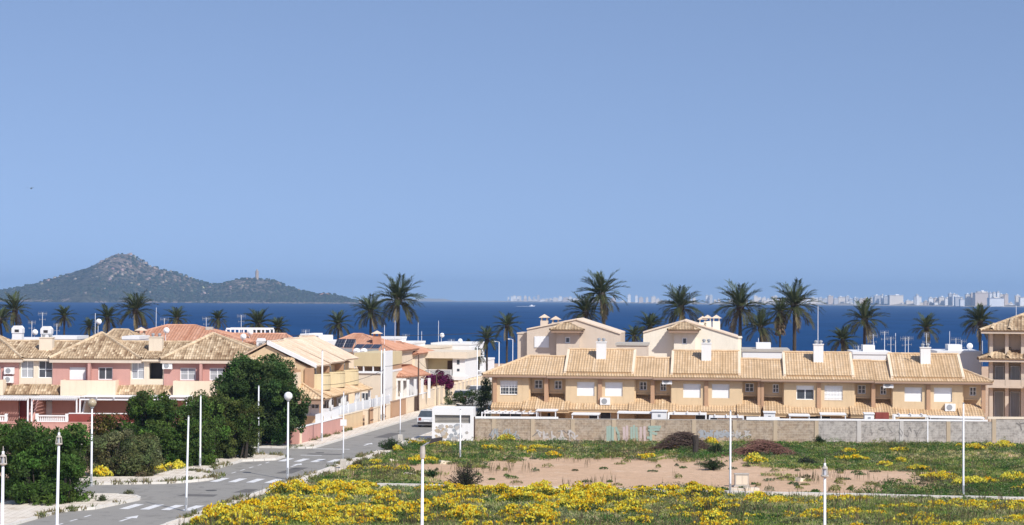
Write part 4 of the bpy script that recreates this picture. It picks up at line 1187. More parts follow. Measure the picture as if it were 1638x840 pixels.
# ================================================================ pink terrace with hipped roofs
PF = Fr(at(0, 600, 163).x, 163.0, 0.0)
PZE = PF.Z(160, 574, -0.5)
pz = lambda py, ly=0.0: PF.Z(150, py, ly)
PW0, PW1 = pz(607.5), pz(587.5)
def pink_house(i, label, bounds, hip, apex, pinkw, beigew, bwins, pwins, balc, divider, canopies, acs, chim, end=False):
    h = thing('terraced_house', label, 'house', loc=PF.o, rz=PF.yaw, group='houses of the pink terrace')
    x0, x1 = PF.X(bounds[0]), PF.X(bounds[1])
    zt = PZE - 0.05
    w_ = MB(); a, b = PF.X(pinkw[0]), PF.X(pinkw[1])
    ops = [(PF.X(p), PF.X(q), PW0, PW1) for p, q, _ in pwins]
    wall_open(w_, a, b, 0, zt, 0.0, .28, ops)
    w_.box(a + .02, b - .02, 1.2, 8.5, 0, zt)
    w_.build('wall', M['pink'], h)
    for k, (p, q) in enumerate(beigew):
        m = MB(); xa, xb = PF.X(p), PF.X(q)
        ops = [(PF.X(c), PF.X(d), pz(b_), pz(t_)) for c, d, t_, b_, _ in bwins if p <= c < q]
        wall_open(m, xa + .005, xb - .005, pz(616), zt, 0.12, .28, ops)
        m.box(xa + .005, xb - .005, -0.30, .12, pz(577.5), zt)
        m.box(xa + .02, xb - .02, 1.2, 8.5, 0, zt)
        m.build('linking_wall', M['creamlt'], h)
    for c, d, t_, b_, kind in bwins:
        if kind: window(h, PF.X(c), PF.X(d), pz(b_), pz(t_), .22, kind, panes=2, bars=1, frame=.05)
        else: MB().box(PF.X(c), PF.X(d), 1.0, 1.05, pz(b_), pz(t_)).build('opening', M['dark'], h)
    for p, q, kind in pwins:
        window(h, PF.X(p), PF.X(q), PW0, PW1, .1, kind, panes=2, bars=1 if kind == 'curtain' else 0, frame=.07)
        if kind == 'grid':
            pass
    # roof
    r_ = MB(); ye = -.5; zr = PF.Z(60, 546, 4.0)
    xa, xb = PF.X(hip[0], ye, 574), PF.X(hip[1], ye, 574); xm, zm = PF.hit(apex[0], apex[1], 4.0)
    tile_plane(r_, (xa, ye, PZE), (xb, ye, PZE), (xm + .15, 4.0, zm), (xm - .15, 4.0, zm), seed=200 + i, var=.25)
    tile_plane(r_, (xb, ye, PZE), (xb, 8.7, PZE), (xm + .15, 4.2, zm), (xm + .15, 4.0, zm), seed=210 + i, var=.25)
    tile_plane(r_, (xa, 8.7, PZE), (xa, ye, PZE), (xm - .15, 4.0, zm), (xm - .15, 4.2, zm), seed=220 + i, var=.25)
    ridge(r_, (xa, ye, PZE + .04), (xm, 4.0, zm + .05), .13, .95); ridge(r_, (xb, ye, PZE + .04), (xm, 4.0, zm + .05), .13, .95)
    ro = r_.build('roof', M['tile_mott'], h)
    for k, (p, q) in enumerate(canopies):
        u_ = MB(); a_, b_ = PF.X(p - 28), PF.X(q + 28)
        tile_plane(u_, (a_, -.3, PZE), (b_, -.3, PZE), (b_, 4.0, zr), (a_, 4.0, zr), seed=230 + i, var=.25)
        tile_plane(u_, (b_, 8.5, PZE), (a_, 8.5, PZE), (a_, 4.0, zr), (b_, 4.0, zr), seed=231 + i, rib=.5, course=.9)
        ridge(u_, (a_, 4.0, zr + .04), (b_, 4.0, zr + .04))
        u_.build('linking_roof', M['tile_mott'], h)
    MB().box(xa + .03, xb - .03, ye + .03, .6, PZE - .36, PZE - .12).build('soffit', M['villa'], h)
    # balcony
    if balc:
        a_, b_ = PF.X(balc[0], -1.3, 620), PF.X(balc[1], -1.3, 620); zb, zt_ = PF.Z(150, 633, -1.3), PF.Z(150, 608.5, -1.3)
        m = MB(); m.box(a_, b_, -1.4, -1.26, zb, zt_); m.box(a_, a_ + .14, -1.26, 0, zb, zt_); m.box(b_ - .14, b_, -1.26, 0, zb, zt_); m.box(a_ + .14, b_ - .14, -1.26, 0, zb, zb + .15)
        bo_ = m.build('balcony', M['cream'], h)
        sp = MB()
        for k in (.38, .52): sp.tube([(a_ + (b_ - a_) * k, -1.40, zb + .05), (a_ + (b_ - a_) * k, -1.58, zb + .02)], .03, 5)
        sp.build('spout', M['villa'], bo_)
    if divider:
        xd = PF.X(divider); MB().box(xd - .1, xd + .1, -.75, 0, PW0 - .4, PZE - .4).build('divider', M['pink'], h)
    for (p, q) in canopies:
        c_ = MB(); a_, b_ = PF.X(p, -1.0, 625), PF.X(q, -1.0, 625); zc, zc2 = PF.Z(60, 631, -1.2), PF.Z(60, 615, 0)
        tile_plane(c_, (a_, -1.2, zc), (b_, -1.2, zc), (b_, .1, zc2), (a_, .1, zc2), seed=240 + i, var=.25)
        c_.box(a_ + .02, b_ - .02, -1.15, 0, zc - .28, zc - .13)
        c_.build('canopy', M['tile_mott'], h)
    for (cx, cy) in acs:
        x, z = PF.hit(cx, cy, -.2); aircon(h, x - .42, x + .42, 0, z - .28, z + .28)
    if chim:
        x, zt_ = PF.hit(chim[0], chim[1], 2.0); c = chimney(h, x, 2.0, PZE + .6, zt_, 1.15, .8, 2, 'creamlt')
    # ground floor
    g_ = MB(); a_, b_ = x0 + .05, x1 - .05
    wall_open(g_, a_, b_, 0, pz(633), .4, .25, [])
    g_.build('ground_floor_wall', M['redwall'], h)
    return h
pink_house(0, 'pink terrace house with two stacked fan units, partly out of the picture', (-130, 57), (-112, 36), (-11, 534), (-105, 30), [(30, 57)], [(33, 53, 578, 605, 'curtain')],
           [(-64, -38, 'curtain'), (-19, 1, 'shutter')], (-80, 5), -31, [(8, 60)], [(15, 593), (14, 607)], (75, 541))
pink_house(1, 'pink terrace house with a barred white window beside a dark two-leaf balcony door', (57, 233), (78, 226), (163, 533), (84, 208), [(57, 84), (208, 233)], [(61, 83, 578, 605, 'glass'), (210, 230, 579, 606, 'curtain')],
           [(111, 137, 'shutter'), (157, 180, 'glass')], (97, 185), 145, [(52, 95), (186, 236)], [], (250, 540))
pink_house(2, 'pink terrace house with a dark open doorway, half hidden by the big tree', (233, 432), (256, 441), (341, 534), (262, 426), [(233, 262)], [(238, 260, 580, 606, None)],
           [(288, 313, 'curtain'), (335, 360, 'curtain')], (277, 366), 323, [(233, 280)], [(268, 585)], None, end=True)
# patio fittings in front of the pink terrace
def pbox(o, name, pa, pb, pt, pb2, y0, y1, mat, label=None):
    (x0, z1), (x1, z0) = PF.hit(pa, pt, y0), PF.hit(pb, pb2, y0)
    p = MB().box(x0, x1, y0, y1, z0, z1).build(name, M[mat], o)
    if label: p['label'] = label
    return p
for k, (pa, pb, lab) in enumerate(((-40, 46, 'white slatted patio pergola over the shuttered patio of the first pink house'), (50, 124, 'white slatted patio pergola above the white balustrade'), (127, 212, 'white solid patio awning frame over a dark patio beside the red garden wall'), (216, 300, 'white patio awning frame behind the dark bushes'))):
    o = thing('patio_pergola', lab, 'pergola', loc=PF.o, rz=0)
    x0, zt_ = PF.hit(pa, 637, -4.2); x1, _ = PF.hit(pb, 637, -4.2)
    b = MB(); b.box(x0, x1, -4.26, -4.14, zt_ - .16, zt_); b.build('beam', M['whitep'], o)
    b = MB(); b.box(x0, x1, -1.5, -1.4, zt_ - .16, zt_); b.build('beam', M['whitep'], o)
    n = 22 if k < 2 else 4
    for j in range(n):
        x = x0 + .05 + (x1 - x0 - .1) * j / (n - 1); MB().box(x - .035, x + .035, -4.5, -.2 if k < 2 else -1.35, zt_ + .002, zt_ + .1).build('slat', M['whitep'], o)
    if k > 1: MB().box(x0, x1, -4.4, .35, zt_ + .102, zt_ + .13).build('cover', M['white'], o)
    for x in (x0 + .06, x1 - .06): MB().box(x - .06, x + .06, -4.25, -4.15, 0.0, zt_ - .16).build('post', M['whitep'], o)
    for x in (x0, x1 - .18):
        pv_ = MB(); pv_.face([(x, -4.1, 1.0), (x, 0.35, 1.0), (x, 0.35, zt_ - .2), (x, -2.2, zt_ - .2)]); pv_.face([(x + .15, -4.1, 1.0), (x + .15, -2.2, zt_ - .2), (x + .15, .35, zt_ - .2), (x + .15, .35, 1.0)])
        pv_.face([(x, -4.1, 1.0), (x, -2.2, zt_ - .2), (x + .15, -2.2, zt_ - .2), (x + .15, -4.1, 1.0)])
        pv_.build('side_screen', M['pink'] if k < 2 else M['white'], o)
pd_ = bpy.data.objects['terraced_house.006'] if 'terraced_house.006' in bpy.data.objects else None
hs = [o for o in bpy.data.objects if o.get('group') == 'houses of the pink terrace']
for hh, lst in ((hs[0], [(12, 32, 'curtain')]), (hs[1], [(66, 92, 'shutter'), (104, 122, 'curtain'), (140, 200, 'glass')]), (hs[2], [(240, 300, 'glass')])):
    for a, b, kind in lst:
        window(hh, PF.X(a, .4), PF.X(b, .4), 0.3, PF.Z(100, 642, .4), .33, kind, panes=2, name='patio_door')
GWF = Fr(at(-60, 680, 154.6).x, 154.6, 0.0)
gw = thing('garden_wall', 'long pink garden wall in front of the pink terrace', 'wall', fr=GWF)
zg = GWF.Z(60, 676, 0)
MB().box(0, GWF.X(325, 0, 680), 0, .22, -.1, zg).build('wall', M['pink'], gw)
MB().box(-.03, GWF.X(325, 0, 680) + .03, -.04, .26, zg, zg + .06).build('coping', M['pink'], gw)
rw = thing('garden_wall', 'dark red garden parapet with white top beside the balustrade', 'wall', fr=GWF)
(xa, z1), (xb, z0) = GWF.hit(110, 662, .35), GWF.hit(250, 676, .35)
MB().box(xa, xb, .35, .55, 0, z1).build('wall', M['redwall'], rw); MB().box(xa - .02, xb + .02, .32, .58, z1, z1 + .07).build('coping', M['white'], rw)
for pa, pb, lab in ((57, 109, 'white garden balustrade with end posts on the pink wall'), (-40, 12, 'white garden balustrade cut by the picture edge on the pink wall')):
    o = thing('balustrade', lab, 'balustrade', fr=GWF)
    (xa, z1), (xb, z0) = GWF.hit(pa, 664, .1), GWF.hit(pb, 675, .1)
    MB().box(xa, xb, .02, .2, z1 - .1, z1).build('rail', M['white'], o); MB().box(xa, xb, .02, .2, zg + .06, zg + .14).build('plinth', M['white'], o)
    bl = MB(); nb = 14
    for j in range(nb):
        x = xa + .25 + (xb - xa - .5) * j / (nb - 1)
        bl.lathe((x, .11, zg + .14), [(.05, 0), (.065, .12), (.03, .3), (.05, z1 - zg - .24)], 6)
    tag(bl.build('balusters', M['white'], o), kind='stuff')
    for x in (xa, xb - .22): MB().box(x, x + .22, 0.0, .23, zg + .06, z1 + .12).build('post', M['white'], o)

# ================================================================ terracotta-roofed house behind the pink terrace
def hip_house(name, label, px0, px1, peave, Y, apex0, apex1, depth, mat, tile, yaw=0, base=0.0, group=None, oh=.4):
    F = Fr(at(px0, peave, Y).x, Y, yaw)
    h = thing(name, label, 'house', fr=F, group=group)
    x1, ze = F.hit(px1, peave, 0); 
    MB().box(oh, x1 - oh, oh, depth - oh, base, ze).build('wall', M[mat], h)
    ym = depth / 2
    xa, za = F.hit(*apex0, ym); xb, _ = F.hit(*apex1, ym)
    r_ = MB()
    tile_plane(r_, (0, 0, ze), (x1, 0, ze), (xb, ym, za), (xa, ym, za), rib=.3, seed=int(px0))
    tile_plane(r_, (x1, 0, ze), (x1, depth, ze), (xb, ym, za), (xb, ym, za), rib=.3, seed=int(px0) + 1)
    tile_plane(r_, (x1, depth, ze), (0, depth, ze), (xa, ym, za), (xb, ym, za), rib=.5, course=.9, seed=3)
    tile_plane(r_, (0, depth, ze), (0, 0, ze), (xa, ym, za), (xa, ym, za), rib=.3, seed=int(px0) + 2)
    ridge(r_, (xa, ym, za), (xb, ym, za)); 
    for c, a in (((0, 0), xa), ((x1, 0), xb)): ridge(r_, (*c, ze), (a, ym, za))
    r_.build('roof', M[tile], h)
    MB().box(.08, x1 - .08, .08, depth - .08, ze - .22, ze - .115).build('soffit', M['fascia'], h)
    return h, F
t1, TF = hip_house('terracotta_house', 'house with broad terracotta roof behind the pink terrace', 165, 398, 548, 186, (268, 520), (312, 520), 12, 'creamlt', 'tile_red')
t2, TF2 = hip_house('terracotta_house', 'low terracotta roofed house beside the white roof pergola', 338, 466, 549, 190, (356, 533.5), (458, 533.5), 8, 'creamlt', 'tile_red')
x, z = TF.hit(226, 524, 1.5); tiled_chimney(t1, x, 1.5, z - 1.6, z - .6, .8, 'villa')
x, z = TF.hit(335, 523, 4.5); MB().box(x - .35, x + .35, 4.2, 4.9, z - 1.6, z).build('chimney', M['concrete'], t1)
hip_house('tiled_house', 'straw tiled house behind the first pink houses', 150, 232, 552, 180, (182, 527), (205, 527), 8, 'white', 'tile_mott')
RP = thing('roof_pergola', 'white open steel pergola on the low terracotta house', 'pergola', loc=(at(362, 530, 196).x, 196, 0))
F = Fr(at(362, 530, 196).x, 196, 0); xw, zt_ = F.hit(432, 525, 0); _, zb_ = F.hit(432, 540, 0)
MB().box(0, xw, -.1, .1, zt_ - .18, zt_).build('beam', M['whitep'], RP); MB().box(0, xw, 2.9, 3.1, zt_ - .18, zt_).build('beam', M['whitep'], RP)
for k in range(6):
    x = xw * k / 5
    for y in (0, 3.0): MB().box(x - .07, x + .07, y - .07, y + .07, zb_ - 1.2, zt_ - .18).build('post', M['whitep'], RP)
MB().box(0.0, xw, -.05, 3.05, zb_ - 1.4, zb_ - 1.2).build('deck', M['white'], RP)
WPF = Fr(at(470, 545, 205).x, 205, -9)
o = thing('white_house', 'white flat roofed house with stepped parapets beyond the terracotta roofs', 'house', fr=WPF)
for a, b, t_, nm in ((468, 480, 543, 'low_wing'), (480, 494, 534, 'upper_block'), (494, 511, 537, 'stair_block'), (511, 540, 545, 'side_wing')):
    (x0, z1), (x1, _) = WPF.hit(a, t_, 0), WPF.hit(b, t_, 0); k = 'lusu'.index(nm[0])
    MB().box(x0, x1 - .01, .02 * k, 6 - .02 * k, 0, z1).build(nm, M['white'], o)
(x0, z1), (x1, z0) = WPF.hit(501, 537, -.03), WPF.hit(509, 542, -.03); MB().box(x0, x1, -.03, .05, z0, z1).build('opening', M['grey'], o)
for (a, b, pt, Y, lab) in ((70, 122, 538, 180, 'white parapeted roof behind the first pink chimney'), (20, 62, 541, 182, 'white flat roof strip between palm trunks and pink house'), (196, 222, 538, 176, 'small white roof parapet beside the straw tiled house')):
    F = Fr(at(a, pt, Y).x, Y, 0); x1, z1 = F.hit(b, pt, 0)
    o = thing('flat_roofed_house', lab, 'house', fr=F)
    MB().box(0, x1, 0, 5, 0, z1 - .3).build('wall', M['white'], o); MB().box(-.06, x1 + .06, -.06, 5.06, z1 - .3, z1).build('parapet', M['white'], o)
for k, (px_, pt, lab) in enumerate(((29, 521, 'cream pierced chimney beside leaning palms'), (75, 522, 'white domed chimney rising over the pink terrace roof'))):
    F = Fr(at(px_, pt, 176).x, 176, 0); z = F.Z(px_, pt, 0)
    o = thing('roof_chimney', lab, 'chimney', fr=F)
    MB().box(-.45, .45, -.4, .4, 4.5, z - .7).build('shaft', M['white'], o)
    MB().prism([(-.5, z - .7), (.5, z - .7), (.5, z - .25), (.3, z), (-.3, z), (-.5, z - .25)], -.45, .45).build('hood', M['white'], o)
    MB().box(-.2, .2, -.47, -.44, z - .6, z - .35).build('opening', M['dark'], o)
for k, (px_, pt, lab) in enumerate(((418, 541, 'white roof vent box with arched hood on the terrace end'), (450, 543, 'white roof vent box with flue beside the terracotta roof'))):
    F = Fr(at(px_, pt, 172).x, 172, 0); z = F.Z(px_, pt, 0)
    o = thing('roof_vent', lab, 'vent', fr=F)
    MB().box(-.4, .4, -.3, .3, 5.0, z - .3).build('shaft', M['white'], o)
    MB().prism([(-.45, z - .3), (.45, z - .3), (.3, z), (-.3, z)], -.35, .35).build('hood', M['white'], o)
    MB().box(-.15, .15, -.37, -.34, z - .65, z - .4).build('opening', M['grey'], o)

# ================================================================ straw-coloured terrace along the street
SF = Fr(*g2w(-42.4, 157.5)[:2], -9.0)      # local x = towards the street, local y = along the street
st = thing('street_terrace', 'straw coloured terrace stepping along the street with round fronted balconies', 'house', fr=SF)
ZS = 5.65
m = MB(); m.box(-7.5, -.6, 0.1, 15.6, 0, ZS - .15); m.prism([(-7.6, ZS - .15), (-.3, ZS - .15), (-4.0, ZS + 1.75)], .12, 15.5)
m.build('wall', M['beige'], st)
for k in range(3):
    y0, y1 = 0.0 + k * 5.2, 5.2 + k * 5.2; up = .12 * k
    r_ = MB()
    tile_plane(r_, (.35, y0, ZS + up), (.35, y1, ZS + up), (-4.0, y1, ZS + 2.05 + up), (-4.0, y0, ZS + 2.05 + up), rib=.3, seed=300 + k)
    tile_plane(r_, (-8.0, y1, ZS + up), (-8.0, y0, ZS + up), (-4.0, y0, ZS + 2.05 + up), (-4.0, y1, ZS + 2.05 + up), rib=.3, seed=310 + k)
    ridge(r_, (-4.0, y0, ZS + 2.1 + up), (-4.0, y1, ZS + 2.1 + up))
    r_.build('roof', M['tile_pale'], st)
    v_ = MB()
    vh = .16 if k == 0 else .05
    v_.face([(.45, y0 - .12, ZS + up - vh), (.45, y0 - .12, ZS + up + .14), (-4.0, y0 - .12, ZS + 2.2 + up), (-4.0, y0 - .12, ZS + 2.0 + up - vh)])
    v_.face([(.45, y0 - .12, ZS + up + .16), (.45, y0 + (.25 if k == 0 else .0), ZS + up + .16), (-4.0, y0 + (.25 if k == 0 else .0), ZS + 2.22 + up), (-4.0, y0 - .12, ZS + 2.22 + up)])
    v_.face([(-8.1, y0 - .12, ZS + up + .1), (-4.0, y0 - .12, ZS + 2.22 + up), (-4.0, y0 + .25, ZS + 2.22 + up), (-8.1, y0 + .25, ZS + up + .1)])
    v_.build('verge', M['white'] if k == 0 else M['creamlt'], st)
    # rounded balcony front with side screens
    pts = [(-.5 + 1.5 * math.sin(math.pi * t / 10) ** .6 if 0 < t < 10 else -.5, y0 + .3 + 4.4 * t / 10) for t in range(11)]
    b_ = MB(); zb_, zt_ = 3.55, 4.95
    for (xa, ya), (xb, yb) in zip(pts[:-1], pts[1:]):
        b_.face([(xa, ya, zb_), (xb, yb, zb_), (xb * .93, yb, zt_), (xa * .93, ya, zt_)])
    b_.face([(x, y, zt_ - .15) for x, y in pts]); b_.face([(x, y, zb_) for x, y in reversed(pts)])
    b_.build('balcony', M['yellowish'], st)
    window(st, 0, 1, 0, 1, 0, 'glass', panes=2, name='balcony_door').matrix_local = Matrix.Translation((-.56, y0 + 1.2, 3.6)) @ Matrix.Rotation(math.pi / 2, 4, 'Z') @ Matrix.Diagonal((2.4, 1, 1.85, 1))
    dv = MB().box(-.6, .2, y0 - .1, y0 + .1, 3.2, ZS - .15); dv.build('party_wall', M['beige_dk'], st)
    c_ = MB(); yl = .04 * k
    tile_plane(c_, (1.75, y0, 3.05), (1.75, y1 - .02, 3.05), (-.6, y1 - .02, 3.95), (-.6, y0, 3.95), rib=.3, seed=320 + k)
    ridge(c_, (1.75, y0, 3.1), (-.6, y0, 4.0), .12)
    c_.build('canopy', M['tile_beige'], st)
    for y in (y0 + .4, y0 + 4.6): MB().box(1.45, 1.65, y - .1, y + .1, 0, 2.9).build('post', M['white'], st)
    window(st, 0, 1, 0, 1, 0, 'glass', panes=3, name='patio_door').matrix_local = Matrix.Translation((-.54, y0 + .6, .1)) @ Matrix.Rotation(math.pi / 2, 4, 'Z') @ Matrix.Diagonal((4.0, 1, 2.3, 1))
# gable end facing the camera: canopy, shuttered window, lower lean-to
c_ = MB(); tile_plane(c_, (-5.2, -1.5, ZS - .15), (-.9, -1.5, ZS - .15), (-1.6, .02, ZS + .75), (-4.7, .02, ZS + .75), rib=.3, seed=330)
c_.build('end_canopy', M['tile_beige'], st)
MB().box(-5.1, -1.0, -1.45, 0.0, ZS - .5, ZS - .3).build('end_soffit', M['beige_dk'], st)
MB().box(-1.25, -.95, -1.4, .04, 3.2, ZS - .5).build('end_pier', M['cream'], st)
MB().box(-3.8, -1.3, -.03, .06, 4.1, 5.1).build('end_window', M['surround'], st)
MB().box(-5.0, -1.0, -1.3, -1.2, 3.0, 3.9).build('end_parapet', M['creamlt'], st)
c_ = MB(); tile_plane(c_, (-3.4, -2.4, 2.95), (1.75, -2.4, 2.95), (-.8, 0.02, 4.1), (-3.4, .02, 4.1), rib=.3, seed=331)
tile_plane(c_, (1.75, -2.4, 2.95), (1.75, 0.0, 2.95), (-.8, 0.02, 4.1), (-.8, .02, 4.1), rib=.3, seed=332)
ridge(c_, (1.75, -2.4, 3.0), (-.8, 0, 4.15)); c_.build('lean_to_roof', M['tile_beige'], st)
MB().box(-3.4, 1.7, -2.3, -2.15, 2.5, 2.82).build('lean_to_beam', M['fascia'], st)
for x in (-3.2, 1.3): MB().box(x, x + .22, -2.3, -2.1, 0, 2.5).build('post', M['beige_dk'], st)
# white panel fence above the garden walls along the street
def street_fence(label, name, u, v0, v1, z0, z1, panel_mat, post_mat, n, posts=True, cat='fence'):
    F = Fr(*g2w(u, v0)[:2], -9.0)
    o = thing(name, label, cat, fr=F)
    L = v1 - v0
    for k in range(n):
        a, b = L * k / n + (.12 if posts else .005), L * (k + 1) / n - (.0 if posts else .005)
        MB().box(-.05, .05, a, b, z0, z1 - .06).build('panel', M[panel_mat], o)
    if posts:
        for k in range(n + 1): MB().box(-.1, .1, L * k / n - .02, L * k / n + .14, z0, z1 + .18).build('post', M[post_mat], o)
    return o, F
M['slatw'] = paint('white_slats', (0.78, 0.80, 0.82), var=.06, rough=.5)
street_fence('white panel fence with posts on the straw terrace wall', 'fence', -40.6, 157.5, 180, 1.3, 2.15, 'slatw', 'white', 8)
F = Fr(*g2w(-46, 157.3)[:2], -9.0); o = thing('fence', 'white panel fence returning in front of the straw terrace end', 'fence', fr=F)
for k in range(3):
    MB().box(1.75 * k + .12, 1.75 * (k + 1), -.05, .05, 1.3, 2.05).build('panel', M['slatw'], o); MB().box(1.75 * k - .06, 1.75 * k + .1, -.08, .08, 1.2, 2.3).build('post', M['white'], o)
def gwall(label, u, v0, v1, z1, mat, cop='white', back=None, name='garden_wall', cat='wall'):
    F = Fr(*g2w(u, v0)[:2], -9.0)
    o = thing(name, label, cat, fr=F)
    MB().box(-.2, 0, 0, v1 - v0, -.1, z1).build('wall', M[mat], o)
    MB().box(-.24, .04, -.03, v1 - v0 + .0, z1, z1 + .07).build('coping', M[cop], o)
    if back:
        MB().box(-back, -.2, 0, .2, -.1, z1).build('front_wall', M[mat], o)
        MB().box(-back, -.245, -.04, .24, z1, z1 + .07).build('coping', M[cop], o)
    return o, F
pw, PWF = gwall('pink corner garden wall with white infill panels on top', -39.4, 142.6, 156.4, 1.35, 'pink', 'white', 7.0)
for k in range(3): MB().box(-.14, -.06, 5.5 + 2.6 * k, 7.6 + 2.6 * k, 1.43, 2.1).build('infill_panel', M['white'], pw)
gwall('tan garden wall below the white panel fence', -39.9, 157.0, 166.0, 1.35, 'beige', 'creamlt', 6.0)
gwall('pale tan garden wall with gate piers beside the tall double pole', -39.6, 166.3, 176.0, 1.4, 'cream', 'creamlt')
gwall('brown garden wall between cream building and street', -39.5, 176.4, 182.6, 1.6, 'beige_dk', 'fascia')
gwall('cream garden wall with dark gate below the white columned porch', -39.5, 183.2, 193.0, 1.7, 'cream', 'white')
for k, (v0, lab) in enumerate(((166.8, 'brown timber gate in the pale tan wall'), (172.0, 'tan timber gate nearer the tall double pole'), (186.5, 'dark narrow gate in the cream wall'))):
    F = Fr(*g2w(-39.45, v0)[:2], -9.0); o = thing('garden_gate', lab, 'gate', fr=F)
    for j in range(6): MB().box(.0, .05, .2 * j + .006, .2 * (j + 1) - .006, 0.13, 1.62).build('board', M['beige_dk'] if k < 2 else M['wood'], o)
    MB().box(.05, .08, 0, 1.2, .4, .5).build('rail', M['wood'], o); MB().box(.05, .08, 0, 1.2, 1.3, 1.4).build('rail', M['wood'], o)
wl, WLF = gwall('long cream garden wall with piers under the bougainvillea', -39.5, 193.6, 232, 1.9, 'cream', 'creamlt')
for k in range(14): MB().box(-.27, .1, 3.5 + 2.5 * k, 3.9 + 2.5 * k, -.1, 2.15).build('pier', M['cream'], wl)

# ================================================================ cream building, red-roofed houses, modern block down the street
CF = Fr(at(566, 600, 186).x, 186, -9)
o = thing('cream_house', 'cream flat fronted house with white balcony frame beside the double pole', 'house', fr=CF)
(x1, z1) = CF.hit(612, 565, 0); zb_ = CF.Z(590, 586, 0); zs = CF.Z(590, 594, 0)
MB().box(0, x1, 0, 9, zb_, z1).build('parapet', M['yellowish'], o)
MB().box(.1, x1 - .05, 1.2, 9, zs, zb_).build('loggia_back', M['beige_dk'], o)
for k in range(4): MB().box(x1 * k / 3 - .06 + (.08 if k == 0 else 0), x1 * k / 3 + .06 - (.08 if k == 3 else 0), .02, .2, zs, zb_).build('loggia_post', M['white'], o)
MB().box(-.02, x1 + .02, -.05, 9, zs - .2, zs).build('sill_beam', M['whitep'], o)
MB().box(.15, x1 - .02, .1, 9, 0, zs - .2).build('wall', M['creamlt'], o)
MB().box(x1 + .1, x1 + .35, -.1, 3, 0, z1 + .2).build('street_pier', M['white'], o)
window(o, .8, 1.5, CF.Z(580, 645, 0), CF.Z(580, 628, 0), .03, 'glass', panes=2)
CF2 = Fr(at(612, 620, 190).x, 190, -9)
rh, RF = hip_house('red_roofed_house', 'red roofed house carrying solar panels and a brick chimney', 498, 632, 562, 206, (566, 534), (580, 534), 13, 'cream', 'tile_red', -9)
x, z = RF.hit(603, 531, 3.0); tiled_chimney(rh, x, 3.0, z - 3, z - .5, .8, 'tile_red')
hip_house('red_roofed_house', 'lower red roofed house behind the columned porch', 596, 668, 566, 216, (622, 546), (640, 548), 11, 'creamlt', 'tile_red', -9)
M['solar'], _t, _b = nodes_mat('solar_glass')
_b.inputs['Base Color'].default_value = (0.015, 0.018, 0.03, 1); _b.inputs['Roughness'].default_value = 0.2
bk = N(_t, 'ShaderNodeTexBrick'); bk.offset = 0; bk.inputs['Scale'].default_value = 1; bk.inputs['Brick Width'].default_value = .3; bk.inputs['Row Height'].default_value = .3; bk.inputs['Mortar Size'].default_value = .01
bk.inputs['Color1'].default_value = (.012, .016, .03, 1); bk.inputs['Color2'].default_value = (.018, .022, .04, 1); bk.inputs['Mortar'].default_value = (.2, .2, .22, 1)
_t.links.new(bk.outputs[0], _b.inputs['Base Color'])
def solar(label, p0, p1, top, bot, Y, nx_, ny_):
    F = Fr(at(p0, bot, Y).x, Y, -9); x1, z0 = F.hit(p1, bot, 0); zt = F.Z(p0, top, 1.6)
    o = thing('solar_array', label, 'solar panel', loc=F.o + Vector((0, 0, z0)), rz=F.yaw)
    sl_ = math.hypot(1.6, zt - z0); a = math.atan2(zt - z0, 1.6)
    for i in range(nx_):
        for j in range(ny_):
            w1, h1 = x1 / nx_, sl_ / ny_
            p = MB().box(w1 * i + .04, w1 * (i + 1) - .04, h1 * j + .03, h1 * (j + 1) - .03, .0, .05).build('panel', M['solar'], o); p.rotation_euler = (a, 0, 0)
    MB().box(.05, .12, 1.5, 1.6, -2.0, zt - z0 - .05).build('strut', M['grey'], o); MB().box(x1 - .12, x1 - .05, 1.5, 1.6, -2.0, zt - z0 - .05).build('strut', M['grey'], o)
    MB().box(0.05, x1 - .05, .0, .08, -.4, -.02).build('rail', M['grey'], o)
solar('tilted black solar panels, two by two, on the red roofed house', 533, 564, 542.5, 557, 197, 2, 2)
solar('row of three black solar panels above the cream parapet', 565, 606, 551, 558, 197, 3, 1)
for k, p in enumerate((570.5, 582)):
    F = at(p, 560.5, 195); o = thing('water_tank', 'white cylinder water tank below the solar panels', 'tank', loc=(F.x, F.y, F.z - .55), group='white water tanks below the solar panels')
    t_ = MB(); t_.tube([(0, -.6, .35), (0, -.45, .42), (0, .5, .42), (0, .6, .35)], [.2, .36, .36, .2], 12); t_.build('tank', M['whitep'], o)
    MB().box(-.25, .25, -.3, .3, -.8, .1).build('cradle', M['grey'], o)
# porch with white columns
QF = Fr(at(620, 620, 192).x, 192, -9)
o = thing('porch_house', 'white columned porch under a red tiled hipped roof', 'house', fr=QF)
x1, ze = QF.hit(668, 603, 0); xm, zm = QF.hit(640, 586, 3)
r_ = MB(); 
tile_plane(r_, (0, 0, ze), (x1 * .62, 0, ze), (xm - 1.2, 3, zm), (0, 3, zm), rib=.3); tile_plane(r_, (x1 * .62, 0, ze), (x1 * 1.0, 7, ze), (xm + .4, 7, zm), (xm - 1.2, 3, zm), rib=.3)
tile_plane(r_, (0, 3, zm), (xm - 1.2, 3, zm), (xm + .4, 7, zm), (0, 7, zm), rib=.3)
r_.build('roof', M['tile_red'], o)
MB().box(.1, x1 * .6, .1, .3, ze - .4, ze - .12).build('beam', M['white'], o); MB().box(.1, x1 * .55, 2.6, 7, 0, ze - .2).build('wall', M['white'], o)
for k in range(3): MB().box(.2 + x1 * .18 * k, .45 + x1 * .18 * k, .1, .35, 1.2, ze - .4).build('column', M['white'], o)
for k in range(4):
    MB().box(x1 * .62 + .45 * k, x1 * .62 + .25 + .45 * k, .2 + 1.4 * k, .45 + 1.4 * k, 1.2, ze - .3).build('column', M['white'], o)
